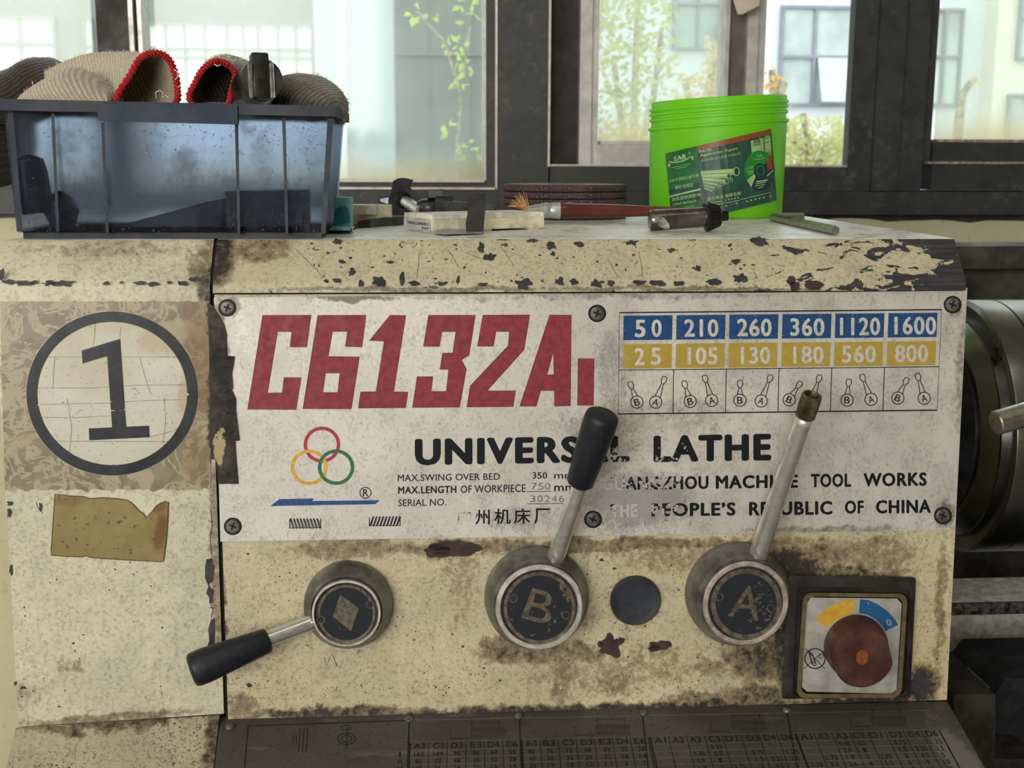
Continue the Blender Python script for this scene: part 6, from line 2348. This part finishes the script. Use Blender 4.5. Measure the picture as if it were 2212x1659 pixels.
# ---- paint brush
bA, bB = T(1203, 480, .004), T(1408, 472, .004)
hA_ = Vector((T(1203, 482).x, T(1203, 482).y + .004, 0))
YBR = hA_.y
pA = AtY(1203, 455, YBR)
pB_ = AtY(1412, 456, YBR + .010)
qb = mpp(pA)
pA.z = max(pA.z, ZT + 18 * qb)
o = thing('paint_brush', ((pA.x + pB_.x) / 2, YBR, ZT), 'paint brush with maroon handle and orange bristles in front of the disc stack', 'brush')
ax = (pB_ - pA).normalized()
Lh = (pB_ - pA).length
mb = MB().rev([(0, 15 * qb), (.004, 16.5 * qb), (Lh * .15, 17 * qb), (Lh * .16, 16 * qb), (Lh * .45, 15.5 * qb), (Lh, 11 * qb), (Lh + .06, 7 * qb), (Lh + .064, 2 * qb)], pA, ax, 32)
t = NT('glossy_maroon_handle')
M_hd = t.done(t.pbsdf(t.mix(t.step(t.noise(20, 3), .3, .7), (0.10, 0.020, 0.018), (0.17, 0.045, 0.035)), .22, 0, None, .6))
mb.build('handle', M_hd, o, smooth=50)
f0 = AtY(1138, 454, YBR - .004)
rg_ = []
for t_, w_, h_ in ((0, 17, 17.5), (.25, 17, 17.2), (.3, 15.5, 15.8), (.36, 17, 17), (.45, 16.5, 16.5), (.7, 17, 13), (1, 18, 8)):
    c_ = pA + ax * .003 + (f0 - pA - ax * .003) * t_
    rg_.append([c_ + Vector((0, 1, 0)) * cos(2 * pi * i / 28) * w_ * qb + Z_ * sin(2 * pi * i / 28) * h_ * qb for i in range(28)])
MB().loft(rg_, True, True).build('ferrule', simple('pale_tinplate', (0.62, 0.66, 0.63), .28, .6, .2, 60), o, smooth=40)
mb = MB()
rr_ = random.Random(8)
for i in range(110):
    yo = rr_.uniform(-1, 1)
    p0_ = f0 + Vector((.002, yo * 16 * qb, rr_.uniform(-6, 6) * qb))
    ang = rr_.gauss(.05, .25) if i % 4 else rr_.gauss(-.75, .3)
    l = rr_.uniform(28, 46) * qb
    d = Vector((-cos(ang), yo * .35 + rr_.uniform(-.2, .2), -sin(ang) * 1.0)).normalized()
    p1_, p2_ = p0_ + d * l * .5, p0_ + d * l + Z_ * rr_.uniform(-3, 2) * qb
    if p2_.z < ZT + hb_ + .001 + .0008:
        p2_.z = ZT + hb_ + .0018 + rr_.random() * .001
        p1_.z = max(p1_.z, ZT + hb_ + .0018)
    mb.pipe([p0_, p1_, p2_], .00035, 4, radii=[.0004, .00035, .00015])
mb.build('bristles', simple('orange_bristle', (0.72, 0.40, 0.15), .6, 0, .3, 300), o, smooth=0)

# ---- green tub
for _ in range(1):
    pbm = T(1545, 473.5)
    R_t = .06
    for _i in range(8):
        yy = pbm.y + R_t
        R_t = (AtY(1689, 380, yy).x - AtY(1404, 380, yy).x) / 2
    tcx = (AtY(1689, 380, yy).x + AtY(1404, 380, yy).x) / 2
    tcy = pbm.y + R_t
print('tub', R_t, tcx, tcy)
tub = thing('plastic_tub', (tcx, tcy, ZT), 'bright green threaded plastic tub with a dark green label', 'tub')
t = NT('bright_green_plastic')

c = t.mix(t.step(t.noise(9, 3), .3, .7), (0.25, 0.72, 0.026), (0.30, 0.80, 0.045))
p_ = t.pbsdf(c, .38, 0, None, .4)
tl = t.n('BsdfTranslucent')
tl.inputs[0].default_value = (0.50, 0.97, 0.07, 1)
m_ = t.n('MixShader')
m_.inputs[0].default_value = .50
t.t.links.new(p_, m_.inputs[1])
t.t.links.new(tl.outputs[0], m_.inputs[2])
M_tub = t.done(m_.outputs[0])
SLP = .068


def tubz(py, px=1545):
    return AtY(px, py, tcy - R_t).z - ZT


seg = 128
H_ = tubz(206)
H_ring = tubz(264)


def tub_ring(z, r, slope):
    return [Vector((tcx + cos(2 * pi * i / seg) * r, tcy + sin(2 * pi * i / seg) * r, ZT + z + slope * cos(2 * pi * i / seg) * r)) for i in range(seg)]


prof = [(.0, R_t * .93, 0), (.0008, R_t * .965, 0), (.004, R_t * .985, 0), (H_ring * .5, R_t * .995, SLP * .4), (H_ring - .003, R_t, SLP), (H_ring - .0016, R_t * 1.028, SLP), (H_ring + .0004, R_t * 1.028, SLP), (H_ring + .0014, R_t * .99, SLP)]
zs = [tubz(v) for v in (245, 232, 222)]
for z_ in zs:
    prof += [(z_ - .0022, R_t * .985, SLP), (z_ - .0014, R_t * 1.014, SLP), (z_ + .0008, R_t * 1.012, SLP), (z_ + .0018, R_t * .985, SLP)]
prof += [(H_ - .001, R_t * .985, SLP * .8), (H_, R_t * .975, SLP * .8), (H_ - .0006, R_t * .955, SLP * .8), (H_ring * .5, R_t * .965, SLP * .4), (.003, R_t * .95, 0), (.0025, .001, 0)]
MB().loft([tub_ring(*q) for q in prof], True, False).build('tub_body', M_tub, tub, smooth=35)
LBS = Tube((tcx, tcy, 0), R_t * 1.0005)
lq = [(1437, 331.5), (1666, 278), (1678, 433), (1452, 488)]


def lu(u, v):
    (ax_, ay_), (bx_, by_), (cx2, cy2), (dx_, dy_) = lq
    return ((ax_ + (bx_ - ax_) * u) * (1 - v) + (dx_ + (cx2 - dx_) * u) * v, (ay_ + (by_ - ay_) * u) * (1 - v) + (dy_ + (cy2 - dy_) * u) * v)


lb = MB()


def lpatch(u0, v0, u1, v1, h, mi, n=14):
    g0 = [[LBS(*lu(u0 + (u1 - u0) * i / n, v0 + (v1 - v0) * j / 2), h) for i in range(n + 1)] for j in range(3)]
    vs = [p for r_ in g0 for p in r_]
    lb.add(vs, [(j * (n + 1) + i, j * (n + 1) + i + 1, (j + 1) * (n + 1) + i + 1, (j + 1) * (n + 1) + i) for j in range(2) for i in range(n)], mi)


kl = 340 / 1820
cl = lambda x, y: (1380 + x * kl, 180 + y * kl)


class Lab:
    curved = True

    """a label patch pushed out a touch so flat letters clear the curve"""
    def __call__(s, px, py, h=0.0):
        return LBS(px, py, h)


LB_ = Lab()
M_l = [simple('label_dark_green', (0.022, 0.075, 0.055), .35, 0, .2, 30), simple('label_mid_green', (0.020, 0.125, 0.045), .35, 0, .25, 25), simple('label_brick', (0.25, 0.075, 0.035), .4, 0, .1, 60),
       simple('label_pale_green', (0.34, 0.52, 0.22), .45, 0, .12, 80), simple('label_bright_green', (0.02, 0.24, 0.035), .4, 0, .15, 60), simple('label_navy', (0.02, 0.045, 0.07), .4, 0, .2, 40), simple('label_red', (0.30, 0.055, 0.03), .4, 0, .1, 60)]
lpatch(0, 0, 1, 1, .0001, 0)
lpatch(0, 0, .30, .50, .0003, 1)
lpatch(0, .74, .30, 1, .0003, 1)
lpatch(.30, 0, 1, .075, .0003, 2)
lpatch(0.0, .585, .30, .607, .0004, 3)
lpatch(.80, .10, .918, .31, .0004, 3)
lpatch(.926, .10, .985, .31, .0004, 3)
hL = .0006


def ltext(s, q, mi=3, b=.02, h=hL):
    lb.text(LB_, s, [cl(*v) for v in q], h, mi, b)


ltext('SAR', [(400, 850), (548, 812), (552, 868), (408, 905)], b=.045)
arc = [cl(x, y) for x, y in ((345, 905), (375, 912), (430, 915), (500, 900), (560, 875), (600, 845))]
lb.stroke(LB_, arc, 2.6, hL, 3)
lb.ellipse(LB_, *cl(349, 948), 2.6, 4.2, hL, 16, 3)
lb.ellipse(LB_, *cl(620, 862), 2.6, 4.0, hL, 16, 3)
lb.ring(LB_, *cl(585, 805), 2.6, 2.6, .8, h=hL, mi=3, seg=16)
lb.stroke(LB_, [cl(380, 975), cl(480, 960), cl(600, 925)], .9, hL, 3)
lb.stroke(LB_, [cl(420, 992), cl(558, 962)], .7, hL, 3)
ltext('MATEL', [(695, 775), (848, 748), (850, 780), (698, 808)], b=.03)
ltext('Application Expert', [(708, 818), (1143, 735), (1148, 775), (712, 862)], b=.03)
ltext('高效切割·经久耐用·专用砂轮', [(715, 880), (1175, 795), (1180, 825), (720, 912)], b=0)
ltext('SAR不锈钢打磨专家', [(345, 1110), (690, 1042), (694, 1082), (350, 1150)], b=.01)
ltext('锋利 耐用型', [(415, 1185), (625, 1150), (628, 1192), (418, 1230)], b=.01)
ltext('高性能树脂砂轮', [(378, 1322), (718, 1262), (722, 1302), (382, 1368)], b=.01)
ltext('100x3.0x16mm', [(392, 1385), (662, 1340), (666, 1370), (396, 1418)], b=.02)
ltext('金属 15/60片', [(405, 1440), (650, 1402), (652, 1426), (408, 1458)], b=0)
ltext('国货精品 值得信赖', [(788, 1318), (1180, 1248), (1184, 1290), (792, 1362)], b=.01)
for i in range(5):
    x = 1003 + i * 36
    lb.chip(LB_, *cl(x, 1350 - i * 7), 1.6, 1.6, hL, 3, 10, .2)
for a_, b_ in (((800, 1385), (965, 1360)), ((890, 1402), (1160, 1355)), ((1170, 1345), (1525, 1262))):
    lb.stroke(LB_, [cl(*a_), cl(*b_)], 1.2, hL, 3)
for x, mi in ((945, 2), (1010, 3), (1078, 2), (1130, 3), (1200, 2), (1250, 3), (1300, 3), (1350, 3), (1395, 3), (1445, 3), (1490, 2), (1525, 3)):
    lb.chip(LB_, *cl(x, 1432 - (x - 945) * .225), 2.6, 1.6, hL, mi, 8, .2, seed=x)
ltext('30%', [(1318, 650), (1402, 634), (1405, 685), (1322, 700)], 0, .02, .0007)
lb.stroke(LB_, [cl(1322, 716), cl(1408, 700)], 1.6, .0007, 1)
lb.stroke(LB_, [cl(1452, 640), cl(1502, 628)], 1.6, .0007, 1)
lb.stroke(LB_, [cl(1456, 690), cl(1504, 678)], 1.6, .0007, 1)
# pipes drawn on the label
for (x0_, y0_, x1_, y1_, w0, w1, r_) in ((716, 1040, 1130, 1020, 9, 13.5, 9.5), (730, 1085, 1040, 1072, 7, 9, 6), (735, 1115, 1015, 1135, 6, 8, 6), (742, 1150, 920, 1178, 5, 6.4, 4.2), (750, 1185, 885, 1215, 4.6, 5.5, 3.6), (755, 1215, 860, 1250, 4, 4.6, 3.2)):
    (ax2, ay2), (bx2, by2) = cl(x0_, y0_), cl(x1_, y1_)
    lb.poly(LB_, [(ax2, ay2 - w0 / 2), (bx2, by2 - w1 / 2), (bx2, by2 + w1 / 2), (ax2, ay2 + w0 / 2)], hL, 3)
    lb.stroke(LB_, [(ax2, ay2 + w0 * .22), (bx2, by2 + w1 * .22)], 1.2, hL + .0001, 1)
    lb.ellipse(LB_, bx2, by2, r_ * .72, r_ * 1.02, hL + .0001, 24, 3)
    lb.ellipse(LB_, bx2, by2, r_ * .52, r_ * .82, hL + .0002, 24, 5)
for x, y in ((1070, 1115), (960, 1170), (925, 1195), (990, 1150)):
    lb.ring(LB_, *cl(x, y), 3.4, 4.2, 1.1, h=hL + .0002, mi=3, seg=20)
# grinding disc drawn on the label
px_, py_ = cl(1395, 1008)
lb.ellipse(LB_, px_, py_, 33, 43, hL, 64, 5)
pts = [(px_ + 33 * cos(a), py_ + 43 * sin(a)) for a in [pi * (.80 + .95 * i / 24) for i in range(25)]] + [(px_ + 12 * cos(a), py_ + 15 * sin(a)) for a in [pi * (1.75 - .95 * i / 24) for i in range(25)]]
lb.poly(LB_, pts, hL + .0001, 4)
lb.poly(LB_, [cl(*v) for v in ((1468, 868), (1535, 830), (1548, 985), (1490, 1005))], hL + .0001, 6)
lb.poly(LB_, [cl(*v) for v in ((1335, 1050), (1350, 1075), (1298, 1205), (1250, 1120))], hL + .0002, 3)
lb.poly(LB_, [cl(*v) for v in ((1480, 1065), (1555, 995), (1555, 1010), (1485, 1080))], hL + .0002, 3)
lb.ellipse(LB_, px_ + 1, py_, 12.5, 15.5, hL + .0002, 40, 5)
lb.ring(LB_, px_ + 2, py_, 9, 11.5, 2.2, h=hL + .0003, mi=4, seg=40)
ltext('SAR', [(1360, 832), (1425, 818), (1428, 845), (1364, 860)], h=hL + .0003)
lb.stroke(LB_, [cl(x, y) for x, y in ((1330, 872), (1380, 880), (1450, 862))], 1.6, hL + .0003, 3)
for y, x0_, x1_ in ((1140, 1360, 1490), (1165, 1350, 1470), (1190, 1345, 1455), (1215, 1375, 1440)):
    lb.stroke(LB_, [cl(x0_, y), cl(x1_, y - 22)], 1.5 if y > 1140 else 3, hL + .0003, 3)
ltext('1级', [(1250, 965), (1325, 950), (1327, 980), (1252, 996)], 3, 0, hL + .0003)
lb.stroke(LB_, [cl(1255, 1025), cl(1325, 1010)], 2, hL + .0003, 3)
lb.stroke(LB_, [cl(1262, 1050), cl(1325, 1036)], 1.5, hL + .0003, 3)
lb.build('label', M_l, tub, smooth=0)

# ---- drill chuck key (pinion with bevel teeth)
cA, cE = T(1412, 502), T(1535, 503)
YC = cA.y + .010
M_ck = simple('dark_polished_chuck_key', (0.17, 0.155, 0.145), .24, .9, .25, 60, .06)
a_, b_ = AtY(1403, 477, YC), AtY(1522, 470, YC - .001)
qc = mpp(a_)
rb_ = 23 * qc
ax = (b_ - a_).normalized()
# rest the barrel end and the gear rim on the top
gr = 32.5 * qc
a_.z = ZT + rb_ + .0002
b_.z = ZT + gr * .985
ax = (b_ - a_).normalized()
Lc = (b_ - a_).length
o = thing('chuck_key', ((a_.x + b_.x) / 2, YC, ZT), 'dark steel chuck key with a toothed gear head lying before the green tub', 'chuck key')
mb = MB().rev([(0, rb_ * .9), (.0012, rb_), (Lc * .15, rb_), (Lc + .001, rb_ * .93)], a_, ax, 40)
mb.build('barrel', M_ck, o, smooth=40)
mb = MB()
ng = 14
rings = []
u_, v_ = ax.orthogonal().normalized(), None
v_ = ax.cross(u_)
for t_, r0_, dip in ((0, gr * .92, 0), (.0012, gr, .0), (.0035, gr * .98, .10), (.0125, gr * .70, .16), (.0132, gr * .62, .0)):
    R = []
    for i in range(ng * 6):
        ph = i % 6
        k = 1 - (dip if ph in (3, 4, 5) else 0)
        R.append(b_ + ax * t_ + (u_ * cos(2 * pi * i / (ng * 6)) + v_ * sin(2 * pi * i / (ng * 6))) * r0_ * k)
    rings.append(R)
mb.loft(rings, True, True)
mb.build('bevel_gear', simple('black_gear_steel', (0.045, 0.042, 0.044), .3, .8, .2, 80), o, smooth=25)
mb = MB().rev([(.012, 12 * qc), (.019, 12 * qc), (.0195, 11 * qc)], b_, ax, 24)
mb.build('pilot', M_gap if False else simple('black_pilot_pin', (0.03, 0.028, 0.030), .3, .7, .2, 80), o, smooth=40)
S = Plane((0, a_.y - rb_ * .93, 0), (0, -1, 0))
mb = MB()
hole = [(1413, 467), (1424, 465), (1437, 472), (1447, 488), (1446, 494), (1436, 496), (1424, 490), (1416, 480)]
mb.prism([S(x, y, -.004) for x, y in hole], [S(x, y, .0012) for x, y in hole], 0)
mb.build('cross_hole_patch', simple('bright_hole_patch', (0.42, 0.41, 0.36), .3, .8, .4, 160), o, smooth=0)  # bright patch added where the empty cross hole is

# ---- hexagon key
h0, h1 = T(1668, 478), T(1803, 508)
qx = mpp(h1)
rh = 11.0 * qx
d = (h1 - h0)
d.z = 0
d.normalize()
up = Z_
sd = d.cross(up)
o = thing('hex_key', (h0 + h1) / 2, 'steel hexagon key lying on the lathe top at the right of the green tub', 'hex key')
hexr = lambda c, x_, y_: [c + (x_ * cos(pi / 6 + pi / 3 * i) + y_ * sin(pi / 6 + pi / 3 * i)) * rh for i in range(6)]
c0_, c1_ = Vector((h0.x, h0.y, ZT + rh * .9)), Vector((h1.x, h1.y, ZT + rh * .9))
sh = T(1735, 470)
c2_ = Vector((c0_.x + .004, c0_.y + .012, ZT + rh * .9))
c3_ = Vector((AtY(1736, 466, c2_.y + .004).x, c2_.y + .006, ZT + rh * .9))
mb = MB()
rings = [hexr(c1_ + d * .0005, sd * .85, up * .85), hexr(c1_, sd, up), hexr(c0_ + d * .012, sd, up)]
# the bend
for k in range(1, 5):
    a = k / 5
    p = (c0_ + d * .012) * (1 - a) ** 2 + (c0_ - d * .004) * 2 * a * (1 - a) + c2_ * a ** 2
    tdir = (((c0_ - d * .004) - (c0_ + d * .012)) * (1 - a) + (c2_ - (c0_ - d * .004)) * a).normalized()
    rings.append(hexr(p, -tdir.cross(up), up))
dd = (c3_ - c2_).normalized()
rings.append(hexr(c2_, -dd.cross(up), up))
rings.append(hexr(c3_, -dd.cross(up), up))
mb.loft(rings, True, True)
for v in mb.v:
    v.z = max(v.z, ZT + .0002)
tag(mb.build('key_bar', M_steel_lt if False else simple('dark_plated_hex_bar', (0.34, 0.33, 0.30), .25, .85, .04, 80), o, smooth=0), '', '') if False else mb.build('key_bar', simple('dark_plated_hex_bar', (0.34, 0.33, 0.30), .25, .85, .04, 80), o, smooth=0)

# ---- chuck wrench with a bar handle whose end reaches into view before the chuck
wa, wb = AtY(2150, 914, .02), AtY(2330, 862, .03)
qw = mpp(wa)
o = thing('chuck_wrench', (wb.x, .05, wb.z), 'bright round bar handle of the chuck wrench sticking out before the chuck', 'wrench')
axw = (wb - wa).normalized()
mb = MB().rev([(0, 24 * qw), (.0012, 27 * qw), (.22, 27 * qw), (.2212, 24 * qw)], wa, axw, 40)
mb.build('bar_handle', simple('bright_chrome_bar', (0.62, 0.60, 0.58), .22, .95, .12, 90), o, smooth=40)
hm = wa + axw * .11
mb = MB().rev([(0, .013), (.075, .013), (.08, .011)], hm + Vector((0, -.016, 0)), Vector((0, yc - .122 - hm.y + .05, zc - hm.z + .0)).normalized() if False else Vector((0, 1, (zc - hm.z) / (yc - hm.y))).normalized(), 32)
tgt = Vector((hm.x, yc - .119, zc + (hm.z - zc) * .1))
mb = MB().rod(hm + (hm - tgt).normalized() * .018, tgt, .013, seg=32)
mb.build('square_shaft', M_dark_iron, o, smooth=40)
